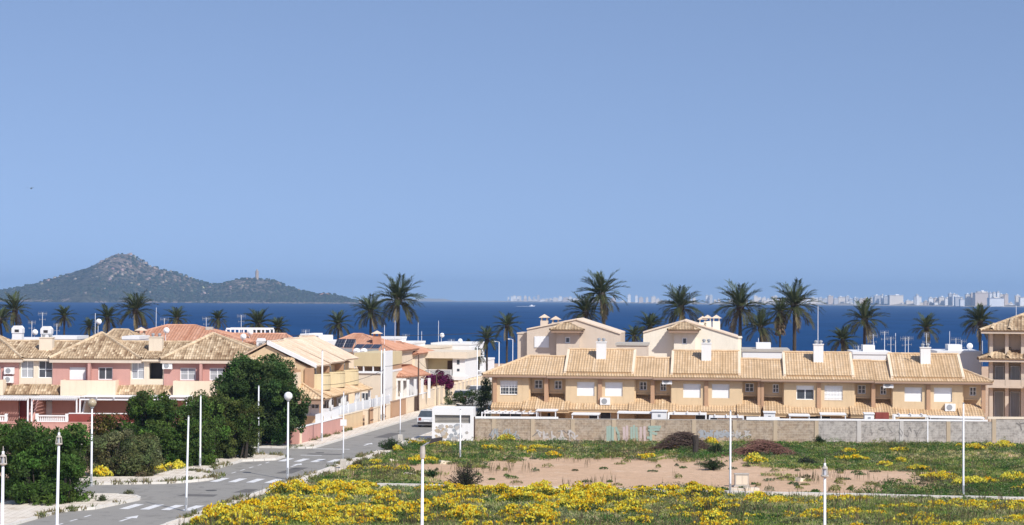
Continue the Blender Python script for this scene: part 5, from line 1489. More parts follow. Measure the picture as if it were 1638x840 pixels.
(xa, za), (xb, zb_) = QF.hit(627, 606, 2.5), QF.hit(638, 630, 2.5); MB().box(xa, xb, 2.55, 2.62, zb_, za).build('doorway', M['dark'], o)
MB().box(0, x1 * .64, 0, 2.6, 0.1, 1.2).build('terrace', M['creamlt'], o)
MB().box(-.05, x1 * .66, -.1, .05, 1.2, 1.55).build('parapet', M['white'], o)
# straw modern block
MFm = Fr(at(652, 600, 222).x, 222, -9)
o = thing('modern_house', 'straw coloured modern house with long balcony and flat white roof slab', 'house', fr=MFm)
x1, zr = MFm.hit(744, 563, 0); zr2 = MFm.Z(700, 573, 0); zbal, zbal2 = MFm.Z(700, 601, 0), MFm.Z(700, 592, 0); zsl = MFm.Z(700, 606, 0)
MB().box(0, x1 + .3, -.4, 9, zr2, zr).build('roof_slab', M['creamlt'], o)
xin = MFm.X(724, 0, 590)
MB().box(.2, x1, 1.6, 8.6, 0, zr2).build('wall', M['yellowish'], o)
MB().box(xin, x1 + .02, 0, 8.5, zsl, zr2).build('stair_wing', M['white'], o)
MB().box(.1, x1 + .1, -.3, 1.6, zsl - .12, zbal).build('balcony_slab', M['white'], o)
MB().box(.1, xin - .05, -.2, -.14, zbal + .12, zbal2).build('railing_panel', M['curtain'], o)
MB().box(.1, xin - .05, -.22, -.12, zbal2, zbal2 + .07).build('rail', M['white'], o)
for k in range(5): MB().box(.1 + (xin - .3) * k / 4, .18 + (xin - .3) * k / 4, -.21, -.13, zbal, zbal2).build('rail_post', M['white'], o)
(xa, za), (xb, _) = MFm.hit(671, 577, 1.6), MFm.hit(684, 577, 1.6); MB().box(xa, xb, 1.55, 1.62, zbal, za).build('shutter', M['villa'], o)
(xa, za), (xb, _) = MFm.hit(716, 577, 1.6), MFm.hit(724, 577, 1.6); MB().box(xa, xb, 1.5, 1.62, zbal, za).build('door', M['wood'], o)
(xa, za), (xb, zz) = MFm.hit(717, 608, 1.6), MFm.hit(724, 615, 1.6); MB().box(xa, xb, 1.5, 1.62, zz, za).build('window', M['glass'], o)
for k, (a, b, c, d) in enumerate(((731, 735, 576, 583), (731, 735, 590, 594))):
    (xa, za), (xb, zz) = MFm.hit(a, c, -.02), MFm.hit(b, d, -.02); MB().box(xa, xb, -.03, .05, zz, za).build('window', M['glass'], o)
def flat_house(label, a, b, top, Y, d, mat='white', wins=(), yaw=-9, name='white_house'):
    F = Fr(at(a, top, Y).x, Y, yaw); x1, z1 = F.hit(b, top, 0)
    o = thing(name, label, 'house', fr=F)
    MB().box(0, x1, 0, d, 0, z1 - .25).build('wall', M[mat], o); MB().box(-.06, x1 + .06, -.06, d + .06, z1 - .25, z1).build('parapet', M[mat], o)
    for (p, q, t_, bt_) in wins:
        (xa, za), (xb, zb2) = F.hit(p, t_, 0), F.hit(q, bt_, 0); window(o, xa, xb, zb2, za, -.05, 'glass', panes=2, frame=.05)
    return o
flat_house('tall white cubic house behind the modern house', 690, 754, 549, 248, 10)
flat_house('white low roof house with dark skylight left of the tall white cube', 660, 704, 554, 240, 8, 'creamlt')
flat_house('white house with slit window at the end of the street', 744, 773, 575, 252, 9, 'white', [(745, 760, 590, 593.5)])
flat_house('white ground floor with dark awning strip beyond the street end', 742, 782, 594, 246, 6, 'white', [(746, 780, 601, 609)])
flat_house('cream low wall house closing the street', 700, 780, 610, 240, 5, 'creamlt', [(742, 750, 616, 628)])
flat_house('white roof terrace house beyond the red roofs', 590, 628, 540, 232, 8, 'white', [(615, 622, 541, 546)])
flat_house('white house peeping between palms beyond the terracotta roof', 636, 662, 547, 236, 7, 'white')
# ================================================================ palms
def frond_mesh(name, L, el0, droop, n=15, leaf=.55, cA=(0.050, 0.066, 0.026), seed=0, spread=1.0):
    r = np.random.default_rng(seed)
    P = []; a = el0; p = np.array([0.15, 0, 0.0])
    for k in range(n + 1):
        P.append(p.copy()); p = p + np.array([math.cos(a), 0, math.sin(a)]) * (L / n); a -= droop / n * (0.4 + 1.3 * k / n)
    P = np.array(P); V = []; C = []
    for k in range(n):
        d = P[k + 1] - P[k]; d /= np.linalg.norm(d); up = np.array([-d[2], 0, d[0]]); side = np.array([0, 1, 0])
        wd = .045 * (1 - k / n) + .012
        V.append([P[k] - side * wd, P[k] + side * wd, P[k + 1] + side * wd * .9, P[k + 1] - side * wd * .9]); C.append((0.12, 0.11, 0.05))
        if k < 2: continue
        f = k / n; ll = leaf * (0.55 + 1.0 * math.sin(math.pi * min(1, f * .8 + .12))) * r.uniform(.85, 1.15)
        for q in (0.0, 0.5):
            base = P[k] + d * (L / n) * q
            for s in (-1, 1):
                dd = d * .78 + side * s * .52 * spread + up * r.uniform(.05, .34) - np.array([0, 0, .22 * f])
                dd /= np.linalg.norm(dd); tip = base + dd * ll * r.uniform(.85, 1.1); mid = base + dd * ll * .45; w_ = d * .07
                V.append([base - w_ * .5, mid - w_, tip, mid + w_]); C.append(np.array(cA) * r.uniform(.7, 1.5))
    return quads_mesh(name, np.array(V), np.array(C), M['leaf'])
FR = [frond_mesh('frond', 2.9, R(e), R(dr), seed=i, cA=c) for i, (e, dr, c) in enumerate(((76, 42, (.068, .088, .038)), (54, 50, (.062, .080, .034)), (30, 52, (.056, .072, .030)), (6, 54, (.050, .062, .027)), (-25, 50, (.075, .075, .034)), (-52, 28, (.15, .125, .07))))]
def crown_layout(seed, n=52, wind=0.0):
    r = random.Random(seed); out = []
    for k in range(n):
        f = k / n; cl = 0 if f < .10 else 1 if f < .30 else 2 if f < .56 else 3 if f < .80 else 4 if f < .94 else 5
        az = k * 2.39996 + r.uniform(-.25, .25)
        if wind:
            az += -0.5 * wind * math.sin(az - math.pi)      # fronds swept to one side
        out.append((cl, az, r.uniform(.82, 1.08), r.uniform(-.12, .12)))
    return out
def trunk_mesh(h, r0, r1, lean, seed, col_=None):
    m = MB(); r = random.Random(seed); n = max(8, int(h / .35)); pts = []; rs = []
    for k in range(n + 1):
        f = k / n; pts.append((lean * f * f, lean * .4 * math.sin(f * 2), h * f)); rs.append((r0 + (r1 - r0) * f) * (1.12 if k % 2 else .95) * (1.3 if f < .04 else 1))
    m.tube(pts, rs, 9)
    return m, pts[-1]
def bark_mat():
    m, t, b = nodes_mat('palm_bark')
    c = mixc(t, noise(t, 3, 5, .7, scaled(t, (1, 1, 3))), (0.030, 0.024, 0.020), (0.085, 0.066, 0.05))
    t.links.new(c, b.inputs['Base Color']); b.inputs['Roughness'].default_value = .95
    bump(t, b, noise(t, 6, 5, .7, scaled(t, (1, 1, 4))), .8, .08)
    return m
M['bark'] = bark_mat()
cache = {}
def palm(label, px, py, rpx, Y, wind=0.0, lean=0.0, dense=52, sep=None, group=None, skirt=False):
    """crown centre at (px, py), crown radius rpx measured in pixels"""
    c = at(px, py, Y); rad = rpx * Y / FPX; s = rad / 2.2
    o = thing('palm_tree', label, 'palm', loc=(c.x, Y, 0), group=group)
    h = c.z
    m, top = trunk_mesh(h, .22 * max(s, .7), .155 * max(s, .7), lean, int(px))
    m.build('trunk', M['bark'], o, True)
    for sub in (0,):
        bm_ = MB(); bm_.lathe((top[0], top[1], h - .55), [(.26 * s, 0), (.42 * s, .3), (.44 * s, .6), (.2 * s, .95)], 9)
        cr = bm_.build('crown', M['bark'], o)
    lay = crown_layout(int(px * 3 + py), random.Random(int(px)).choice([38, 42, 46, 52]), wind)
    if skirt:
        r = np.random.default_rng(int(px)); n = 260
        az = r.uniform(0, 6.28, n); z0 = -r.uniform(.2, 3.2, n); V = []
        for a, z in zip(az, z0):
            b = np.array([math.cos(a) * .3, math.sin(a) * .3, z]); t_ = b + np.array([math.cos(a) * r.uniform(.3, .75), math.sin(a) * r.uniform(.3, .75), -r.uniform(.5, 1.1)]); sd = np.array([-math.sin(a), math.cos(a), 0]) * r.uniform(.08, .2)
            V.append([b - sd * .3, t_ - sd, t_ + np.array([0, 0, -.15]), t_ + sd])
        link('dead_frond_skirt', quads_mesh('dead_frond_skirt', np.array(V) * s + np.array([top[0], top[1], h]), tone((.16, .12, .075), n, .3, r), M['leaf']), o)
    if sep is None: sep = rpx >= 23
    if sep:
        for cl, az, sc_, tl in lay:
            f = link('frond', FR[cl], cr, (top[0], top[1], h)); f.rotation_euler = (tl, tl, az); f.scale = (sc_ * s,) * 3
    else:
        Vs = []; Cs = []
        for cl, az, sc_, tl in lay:
            me = FR[cl]; n = len(me.vertices)
            if cl not in cache:
                co = np.empty(n * 3, np.float32); me.vertices.foreach_get('co', co); cc = np.empty(len(me.polygons) * 4, np.float32); me.attributes['col'].data.foreach_get('color', cc)
                cache[cl] = (co.reshape(-1, 4, 3), cc.reshape(-1, 4)[:, :3])
            co, cc = cache[cl]; ca, sa = math.cos(az), math.sin(az)
            Rm = np.array([[ca, -sa, 0], [sa, ca, 0], [0, 0, 1]])
            Vs.append(co @ Rm.T * sc_ * s + np.array([top[0], top[1], h])); Cs.append(cc)
        link('fronds', quads_mesh('fronds', np.concatenate(Vs), np.concatenate(Cs), M['leaf']), cr)
    return o
PG = 'palms between the houses and the shore'
for a in (
    ('windswept palm behind the first pink roof, trunk half hidden', 8, 512, 22, 245, 1.0), ('leaning windswept palm next to the cream pierced chimney', 32, 497, 24, 250, 1.2),
    ('small ragged palm between domed chimney and straw tiled house', 103, 507, 16, 270, .8), ('low palm tuft behind the straw tiled roof', 143, 523, 13, 255, 0), ('windswept palm left of the largest palm behind the pink terrace', 172, 509, 19, 255, .6),
    ('largest palm behind the pink terrace, full feathery crown', 217, 497, 27, 250, 0), ('round low palm over the broad terracotta roof', 283, 510, 18, 262, 0), ('small light green palm beside the terracotta roof chimney', 349, 511, 14, 268, .5),
    ('wide dark palm behind the white roof pergola', 413, 519, 22, 240, 0), ('lower dark palm beside the roof pergola', 445, 525, 16, 244, 0), ('single palm over the white stepped house', 541, 519, 19, 258, 0),
    ('mid height palm left of the tall palm over the brick chimney', 593, 499, 25, 240, 0), ('tall palm rising above the horizon over the red roofs', 637, 481, 34, 246, 0),
    ('short palm by the street end lamp', 779, 543, 18, 236, 0), ('palm beside the villa with long dark trunk', 811, 522, 20, 238, 0), ('tiny pale palm below the street end palms', 766, 570, 11, 250, 0),
    ('dark palm leaning on the tallest palm behind the grey villa', 937, 500, 27, 236, .7), ('tallest windswept palm above the horizon behind the grey villa', 970, 472, 33, 238, .9),
    ('bushy palm left of the ivory villa', 1040, 524, 23, 225, 0), ('low palm tuft between the two villas', 1014, 538, 16, 222, 0), ('palm crown over the ivory villa ridge', 1089, 492, 31, 232, .3),
    ('full palm right of the ivory villa chimneys', 1184, 492, 34, 226, 0), ('lower palm between two tall palms', 1217, 525, 25, 220, 0), ('tall palm next to the shaggy one', 1271, 490, 34, 228, 0),
    ('low wide palm behind the terrace beside the mast', 1348, 545, 21, 220, 0), ('solitary full palm over the right terrace roofs', 1383, 513, 29, 228, 0), ('palm directly behind the last chimney of the beige terrace', 1482, 526, 21, 226, 0),
    ('palm beside the upper eaves of the three storey block', 1568, 515, 25, 222, .8)):
    palm(*a[:5], wind=a[5], lean=-.6 if a[5] > .8 else 0.0, group=PG)
palm('shaggy palm with a thick skirt of dead fronds', 1248, 500, 20, 224, skirt=True, group=PG)

# ================================================================ bushes and the big tree
def leafy(name, label, base, blobs, leaf, per, cA, seed, cat, stems=True, trunk=None, trunk_h=0, group=None, up=.35, aspect=.45, sub=14):
    """blobs: (x, y, z, rx, ry, rz) lobes relative to base; each lobe is filled with leaf clumps"""
    r = np.random.default_rng(seed)
    o = thing(name, label, cat, loc=base, group=group)
    Vs = []; Cs = []
    for (x, y, z, rx, ry, rz) in blobs:
        d = r.normal(size=(sub, 3)); d /= np.linalg.norm(d, axis=1, keepdims=True); q = r.uniform(.45, 1.02, (sub, 1))
        cen = np.array([x, y, z]) + d * q * np.array([rx, ry, rz]); cen[:, 2] = np.maximum(cen[:, 2], .22)
        rad = np.stack([r.uniform(.20, .42, sub) * k for k in (rx, ry, rz)], 1) + .12
        P, idx = clump_points(cen, rad, per, r, .35)
        P[:, 2] = np.abs(P[:, 2])
        ct = tone(cA, sub, .28, r, .10)
        Vs.append(leaf_quads(P, leaf, aspect, up, r)); Cs.append(np.clip(ct[idx] * r.uniform(.72, 1.35, (len(P), 1)), .004, .9))
    link('crown' if trunk_h else 'foliage', quads_mesh('foliage', np.concatenate(Vs), np.concatenate(Cs), M['leaf']), o)
    rr = random.Random(seed); m = MB()
    if trunk_h:
        m.tube([(0, 0, -.1), (.05, 0, trunk_h * .5), (-.05, .05, trunk_h)], [.30, .22, .18], 9)
        for (x, y, z, rx, ry, rz) in blobs[:9]:
            m.tube([(-.05, .05, trunk_h * .8), (x * .5, y * .5, (trunk_h + z) / 2), (x, y, z)], [.13, .09, .03], 6)
        m.build('trunk', M['bark'], o, True)
    elif stems:
        for (x, y, z, rx, ry, rz) in blobs:
            for k in range(3):
                m.tube([(x * .7 + rr.uniform(-.3, .3), y * .7, -.05), (x * .9 + rr.uniform(-.3, .3), y, z * .6), (x + rr.uniform(-.5, .5) * rx, y, z + rz * .6)], [.05, .035, .012], 5)
        tag(m.build('stems', M['bark'], o), kind='stuff')
    return o
def lobes(x0, x1, y0, y1, top, n, seed, rr=(.7, 1.15)):
    r = random.Random(seed); out = []
    for k in range(n):
        f = (k + .5) / n; x = x0 + (x1 - x0) * f; t = top(f) if callable(top) else top
        for lvl in range(3):
            rad = r.uniform(*rr); z = t - rad * .75 - lvl * t * .32 * r.uniform(.9, 1.1)
            if z < .2: z = r.uniform(.5, .9)
            out.append((x + r.uniform(-.5, .5), r.uniform(y0, y1) + (.5 - lvl * .3), z, rad * 1.05, rad, rad * .9))
    return out
DG = (0.066, 0.122, 0.024)
B1 = gnd(70, 812)
leafy('large_bush', 'tall dark oleander hedge by the pavement corner', (B1.x, B1.y + 2.5, 0), lobes(-2.2, 1.2, -1.8, 1.2, lambda f: 4.0 + .3 * math.sin(f * 9), 9, 1, (.75, 1.1)), .18, 125, DG, 1, 'bush')
B1b = gnd(-25, 805)
leafy('large_bush', 'dark bush cut by the picture edge beside the lantern post', (B1b.x, B1b.y + 3.0, 0), lobes(-1.6, 1.6, -1.2, 1.0, 4.0, 5, 2), .18, 100, DG, 2, 'bush')
B2 = gnd(185, 768)
leafy('large_bush', 'grey green thorny shrub above yellow blossoms by the side street', (B2.x, B2.y + 2.2, 0), lobes(-2.3, 2.0, -1.2, 1.0, lambda f: 2.2 + .7 * math.sin(f * 3.1), 6, 3, (.5, .9)), .14, 110, (0.13, 0.145, 0.06), 3, 'bush')
B2b = gnd(165, 750)
leafy('large_bush', 'rust tinged bush below the red garden parapet', (B2b.x + .6, B2b.y + 4.5, 0), lobes(-2.4, 2.4, -.8, .8, 3.1, 5, 4), .16, 110, (0.085, 0.078, 0.018), 4, 'bush')
B3 = gnd(265, 755)
leafy('large_bush', 'broad dark green bush hiding the middle pink house', (B3.x, B3.y + 4.3, 0), lobes(-3.4, 2.4, -1.6, 1.2, lambda f: 4.4 + .4 * math.sin(f * 7), 10, 5), .185, 120, (0.070, 0.122, 0.026), 5, 'bush')
B4 = gnd(350, 742)
leafy('large_bush', 'olive dark bush between broad bush and big tree', (B4.x, B4.y + 3.6, 0), lobes(-2.2, 1.9, -1.3, 1.0, lambda f: 4.7 - 1.0 * f, 6, 6), .17, 110, (0.082, 0.112, 0.028), 6, 'bush')
B5 = gnd(405, 722)
r = random.Random(8); tb = []
for k in range(24):
    a = r.uniform(0, 6.28); q = r.uniform(.2, 1); z = 1.2 + 5.0 * (k / 24); wd = 3.3 * math.sin(math.pi * min(1, (z + .5) / 8.2)) ** .7
    tb.append((math.cos(a) * wd * q, math.sin(a) * wd * q * .85, z, 1.35, 1.3, 1.1))
tb += [(0, 0, 6.1, 1.2, 1.2, .75), (-1.5, -.5, 5.4, 1.2, 1.1, .9), (1.6, -.4, 5.0, 1.2, 1.1, .9), (-2.3, -.8, 3.6, 1.1, 1.1, 1.0), (2.7, -.6, 3.6, 1.1, 1.1, 1.0), (2.6, -.4, 2.0, 1.0, 1.0, 1.0), (-2.4, -.4, 1.9, 1.0, 1.0, 1.0)]
leafy('broadleaf_tree', 'big round dark tree in front of the pink terrace end', (B5.x - .15, B5.y + 3.6, 0), tb, .21, 165, (0.060, 0.106, 0.030), 9, 'tree', trunk_h=2.2, sub=15)
# bougainvillea over the cream wall, hedge and dark shrubs by the street end
q = g2w(-40.2, 203)
leafy('bougainvillea', 'purple bougainvillea spilling over the cream garden wall', (q.x, q.y, 0), [(0, 0, 2.4, 1.1, .8, .9), (-.9, .4, 2.6, .9, .8, .7), (.8, -.5, 2.2, .9, .8, .7), (.2, 0, 3.1, .8, .7, .5)], .2, 80, (0.15, 0.018, 0.075), 21, 'bush')
h0 = gnd(755, 652)
leafy('hedge', 'trimmed green hedge behind the transformer hut', (h0.x, h0.y + 3, 0), [(-2.3 + 1.0 * k, .3 * (k % 2), .8 + .1 * k, .8, .8, .7) for k in range(6)], .15, 90, (0.040, 0.075, 0.018), 22, 'hedge')
q = at(781, 620, 185)
leafy('dark_shrub', 'dark shrub beside the beige terrace street end', (q.x - .2, 172, 0), [(0, 0, 1.3, .8, .8, 1.0), (-.1, .2, 2.6, .7, .7, .9), (.2, 0, 3.6, .5, .5, .7)], .16, 80, (0.024, 0.034, 0.014), 23, 'bush')
q = at(744, 570, 262)
leafy('dark_shrub', 'dark leafy tree behind the white house at the street end', (at(758, 565, 262).x, 262, 0), [(0, 0, 3.4, 1.4, 1.2, 1.3), (.6, 0, 4.6, 1.0, 1.0, .9), (-.7, 0, 4.9, .8, .8, .8)], .22, 70, (0.022, 0.034, 0.014), 24, 'tree', trunk_h=2.5)

# ================================================================ weedy plot: grass, herbs, yellow wildflowers
def fbm(x, y, seed, base=8.0):
    return sum(vnoise(x + 500, y + 500, base / 2 ** k, seed + k) * .5 ** k for k in range(4)) / 1.875
def to_px(X, Y):
    """photograph pixel of ground points, for reading where the photograph shows bare sand or bloom"""
    return 819 + FPX * X / Y, 479.6 + .006 * (819 + FPX * X / Y - 819) + FPX * CAM_H / Y
def in_plot(X, Y):
    u = X * math.cos(TH) - Y * math.sin(TH); v = X * math.sin(TH) + Y * math.cos(TH)
    return (u > -30.6) & (Y < 152.0) & (v > 84), u, v
def scatter(n, seed, ylo=89, yhi=152):
    r = np.random.default_rng(seed); Y = 1 / r.uniform(1 / yhi, 1 / ylo, n); X = r.uniform(-.2, .31, n) * Y
    ok, u, v = in_plot(X, Y); X, Y, u, v = X[ok], Y[ok], u[ok], v[ok]
    return X, Y, u, v, r
def bare(X, Y, v):
    """0..1 how bare the sandy floor is: a pale sand flat just beyond the long kerb"""
    px, py = to_px(X, Y)
    e = np.exp(-(((px - 935) / 190) ** 4)) * np.exp(-(((py - 758) / 25) ** 4)) + np.exp(-(((px - 1120) / 90) ** 4)) * np.exp(-(((py - 764) / 16) ** 4)) * .9
    e = e + np.exp(-(((px - 1290) / 140) ** 4)) * np.exp(-(((py - 777) / 12) ** 4)) * .72 + np.exp(-(((px - 1260) / 70) ** 2)) * np.exp(-(((py - 757) / 4) ** 2)) * .8 + np.exp(-(((px - 1440) / 90) ** 2)) * np.exp(-(((py - 763) / 5) ** 2)) * .5 + np.exp(-(((px - 690) / 60) ** 2)) * np.exp(-(((py - 750) / 6) ** 2)) * .8
    wob = (fbm(X, Y, 120, 7.0) - .5) * 1.7 + (fbm(X, Y * 2.2, 130, 2.5) - .5) * 1.3
    return np.clip(e * 1.15 + wob * (e > .02), 0, 1)
def tufts(X, Y, hgt, blades, base, r, lean=.35, wd=.022, var=.3):
    n = len(X); V = np.empty((n, blades, 4, 3)); a = r.uniform(0, 6.28, (n, blades)); h = (hgt[:, None] * r.uniform(.55, 1.2, (n, blades)))
    off = r.normal(0, .10, (n, blades, 2)); bx = X[:, None] + off[..., 0]; by = Y[:, None] + off[..., 1]
    ln = h * lean * r.uniform(.2, 1.4, (n, blades)); tx, ty = bx + np.cos(a) * ln, by + np.sin(a) * ln
    b2 = r.uniform(0, 6.28, (n, blades)); sx, sy = np.cos(b2) * wd, np.sin(b2) * wd; mx, my = (bx + tx) / 2 - np.cos(a) * ln * .15, (by + ty) / 2 - np.sin(a) * ln * .15
    z0 = np.zeros_like(h)
    V[..., 0, :] = np.stack([bx - sx, by - sy, z0], -1); V[..., 1, :] = np.stack([mx + sx, my + sy, h * .6], -1); V[..., 2, :] = np.stack([tx, ty, h], -1); V[..., 3, :] = np.stack([mx - sx * 1.2, my - sy * 1.2, h * .55], -1)
    ct = np.asarray(base)
    if ct.ndim == 1: ct = np.repeat(ct[None], n, 0)
    C = ct[:, None, :] * r.uniform(1 - var, 1 + var, (n, blades, 1)) * r.uniform(.92, 1.08, (n, blades, 3))
    return V.reshape(-1, 4, 3), np.clip(C.reshape(-1, 3), .004, .95)

def kerb_clear(X, Y, v):
    px, _ = to_px(X, Y)
    return (v > 110.0) & (v < 112.0) & ((px > 1160) | (px < 800) | ((px > 1040) & (px < 1130)))
# 1 grass and weeds
X, Y, u, v, r = scatter(64000, 31)
den = fbm(X, Y, 40, 6.0) * 1.25 - bare(X, Y, v) * 1.15 + np.where(v < 111.5, .18, 0) + np.where(Y > 140, .15, 0)
keep = (den > r.uniform(.30, .74, len(X))) & ~((np.abs(v - 112.1) < .45)) & ~(kerb_clear(X, Y, v) & (r.random(len(X)) < .85))
X, Y, u, v = X[keep], Y[keep], u[keep], v[keep]
dry = fbm(X, Y, 60, 9.0)
pal = np.array([(.23, .31, .07), (.36, .39, .11), (.58, .51, .27), (.14, .24, .06), (.28, .36, .17)])
pick = np.clip((dry * 5.2 - .7 + r.normal(0, .75, len(X))).astype(int), 0, 4)
hg = .08 + .26 * fbm(X, Y, 70, 5.0) + np.where(v < 111, .12, 0)
V1, C1 = tufts(X, Y, hg, 9, pal[pick], r, .6, .03)
tag(link('grass', quads_mesh('grass', V1, C1, M['petal'])), 'green and straw coloured grass and weeds covering the plot', 'grass', None, 'stuff')

# 2 low broad-leaved herbs
X, Y, u, v, r = scatter(26000, 32)
den = fbm(X, Y, 44, 5.0) * 1.2 - bare(X, Y, v) * 1.3
keep = (den > r.uniform(.36, .72, len(X))) & (np.abs(v - 112.1) > .6); X, Y = X[keep], Y[keep]; n = len(X)
per = 26
ang = r.uniform(0, 6.28, (n, per)); q = np.sqrt(r.uniform(0, 1, (n, per))); rad = (.22 + .40 * fbm(X, Y, 77, 3.0))[:, None]
P = np.stack([X[:, None] + np.cos(ang) * q * rad, Y[:, None] + np.sin(ang) * q * rad, (.06 + .42 * rad * (1 - q * q)) * r.uniform(.6, 1.15, (n, per)) + .02], -1).reshape(-1, 3)
cb = np.array([(.07, .17, .03), (.14, .23, .05), (.19, .23, .11), (.10, .16, .045)])[r.integers(0, 4, n)]
tag(link('weeds', quads_mesh('weeds', leaf_quads(P, .14, .5, .6, r), np.clip(np.repeat(cb, per, 0) * r.uniform(.65, 1.4, (n * per, 1)), .004, .9), M['petal'])), 'low dark green broad leaved weeds on the plot', 'weeds', None, 'stuff')

# 3 yellow wildflowers: domed plants with blossoms on top
def flower_plants(X, Y, rad, r, fl=60, lf=40, warm=0.5):
    n = len(X)
    def dome(per, lo, hi):
        a = r.uniform(0, 6.28, (n, per)); q = np.sqrt(r.uniform(0, 1, (n, per))); rr_ = rad[:, None]
        z = rr_ * .85 * np.sqrt(np.clip(1 - q * q * .92, 0, 1)) * r.uniform(lo, hi, (n, per)) + .05
        return np.stack([X[:, None] + np.cos(a) * q * rr_, Y[:, None] + np.sin(a) * q * rr_, z], -1).reshape(-1, 3)
    Pf = dome(fl, .85, 1.12); Pl = dome(lf, .15, .95)
    Vf = leaf_quads(Pf, .11, .95, 2.2, r)
    yel = np.array([(.88, .60, .02), (.90, .70, .03), (.80, .42, .02), (.84, .76, .10)])
    w_ = np.clip(r.normal(warm, .3, n), 0, 1); k = np.where(r.random(n * fl) < np.repeat(w_, fl), r.integers(0, 3, n * fl), 3)
    Cf = yel[k] * r.uniform(.75, 1.12, (n * fl, 1))
    Vl = leaf_quads(Pl, .15, .35, .9, r); Cl = tone((.15, .20, .055), n * lf, .35, r)
    return np.concatenate([Vf, Vl]), np.clip(np.concatenate([Cf, Cl]), .004, .95)
r = np.random.default_rng(33)
mounds = []                       # (x, y, half width, half depth, height): drifts of bloom
for k in range(1150):
    Yc = 1 / r.uniform(1 / 150, 1 / 93); Xc = r.uniform(-.2, .30) * Yc
    ok, u, v = in_plot(np.array([Xc]), np.array([Yc])); u, v = u[0], v[0]
    if not ok[0] or abs(v - 112.1) < .9: continue
    px, py = to_px(Xc, Yc)
    p = (.95 if px < 1000 else .62) if 104.5 < v < 111.2 else (.34 if 100 < v <= 104.5 else (.20 if v <= 100 else (.13 if Yc > 128 else .06)))
    if v < 104 and px < 600: p = .5
    if v > 112 and px > 1430: p = .15
    if kerb_clear(np.array([Xc]), np.array([Yc]), np.array([v]))[0] or (px > 1160 and 109 < v < 112): continue
    if px > 1150 and v < 105: p = .14
    if v > 112 and px < 700: p = .16
    if 880 < px < 1330 and v < 100: p = .10
    if float(bare(np.array([Xc]), np.array([Yc]), v)[0]) > .2 or r.random() > p * (.4 + 1.2 * float(fbm(np.array([Xc]), np.array([Yc]), 91, 9.0)[0])): continue
    near = v < 111.2
    mounds.append((Xc, Yc, r.choice([.45, .9, 1.4, 2.2]) * r.uniform(.7, 1.2) * (1 if near else .75), r.uniform(.3, .9), r.uniform(.15, .7) * (1 if near and px < 1150 else .45)))
XX, YY, ZZ, RR = [], [], [], []
for (xc, yc, wx, wy, hh) in mounds:
    n = int(9 + wx * wy * 13); a = r.uniform(0, 6.28, n); q = np.sqrt(r.uniform(0, 1, n))
    XX.append(xc + np.cos(a) * q * wx); YY.append(yc + np.sin(a) * q * wy); ZZ.append(hh * (1 - q ** 2)); RR.append(r.uniform(.20, .36, n))
X, Y, Z0, rad = map(np.concatenate, (XX, YY, ZZ, RR)); ok, u, v = in_plot(X, Y); ok &= np.abs(v - 112.1) > .35; X, Y, Z0, rad = X[ok], Y[ok], Z0[ok], rad[ok]
n = len(X); print('mounds', len(mounds), 'flower plants', n)
fl, lf = 25, 40
Vf, Cf = flower_plants(X, Y, rad, r, fl, lf)
Vf[..., 2] += np.concatenate([np.repeat(Z0, fl), np.repeat(Z0, lf) * r.uniform(.2, 1, n * lf)])[:, None]
tag(link('yellow_wildflowers', quads_mesh('yellow_wildflowers', Vf, Cf, M['petal'])), 'yellow wildflowers blooming in drifts over the plot', 'wildflowers', None, 'stuff')

# green hummocks of taller weeds between the bloom
px0 = lambda a, b: 819 + FPX * a / b
r = np.random.default_rng(55); P = []; C = []
for k in range(1900):
    Yc = 1 / r.uniform(1 / 151, 1 / 93); Xc = r.uniform(-.2, .30) * Yc; ok, u, v = in_plot(np.array([Xc]), np.array([Yc])); u, v = u[0], v[0]
    if not ok[0] or abs(v - 112.1) < .8 or (108.5 < v < 112 and (px0(Xc, Yc) > 1160 or px0(Xc, Yc) < 800)): continue
    b = float(bare(np.array([Xc]), np.array([Yc]), v)[0])
    if r.random() < b * .86: continue
    wx, wy, hh = r.uniform(.25, 1.3) * (.35 if b > .3 else 1), r.uniform(.2, .6) * (.5 if b > .3 else 1), r.uniform(.12, .5) * (.6 if b > .3 else 1) * (1.5 if Yc > 138 else 1); n = int(45 + 130 * wx)
    a = r.uniform(0, 6.28, n); q = np.sqrt(r.uniform(0, 1, n)); z = hh * np.sqrt(np.clip(1 - q * q * .9, 0, 1)) * r.uniform(.35, 1.15, n) + .02
    P.append(np.stack([Xc + np.cos(a) * q * wx, Yc + np.sin(a) * q * wy, z], -1))
    base = [(.055, .13, .028), (.10, .17, .04), (.16, .19, .10), (.30, .28, .12), (.20, .22, .055), (.12, .12, .06)][int(r.integers(0, 6))]
    C.append(tone(base, n, .28, r))
P = np.concatenate(P); C = np.concatenate(C)
tag(link('weed_hummocks', quads_mesh('weed_hummocks', leaf_quads(P, .15, .3, .9, r), C, M['petal'])), 'rough hummocks of green and straw coloured weeds', 'weeds', None, 'stuff')
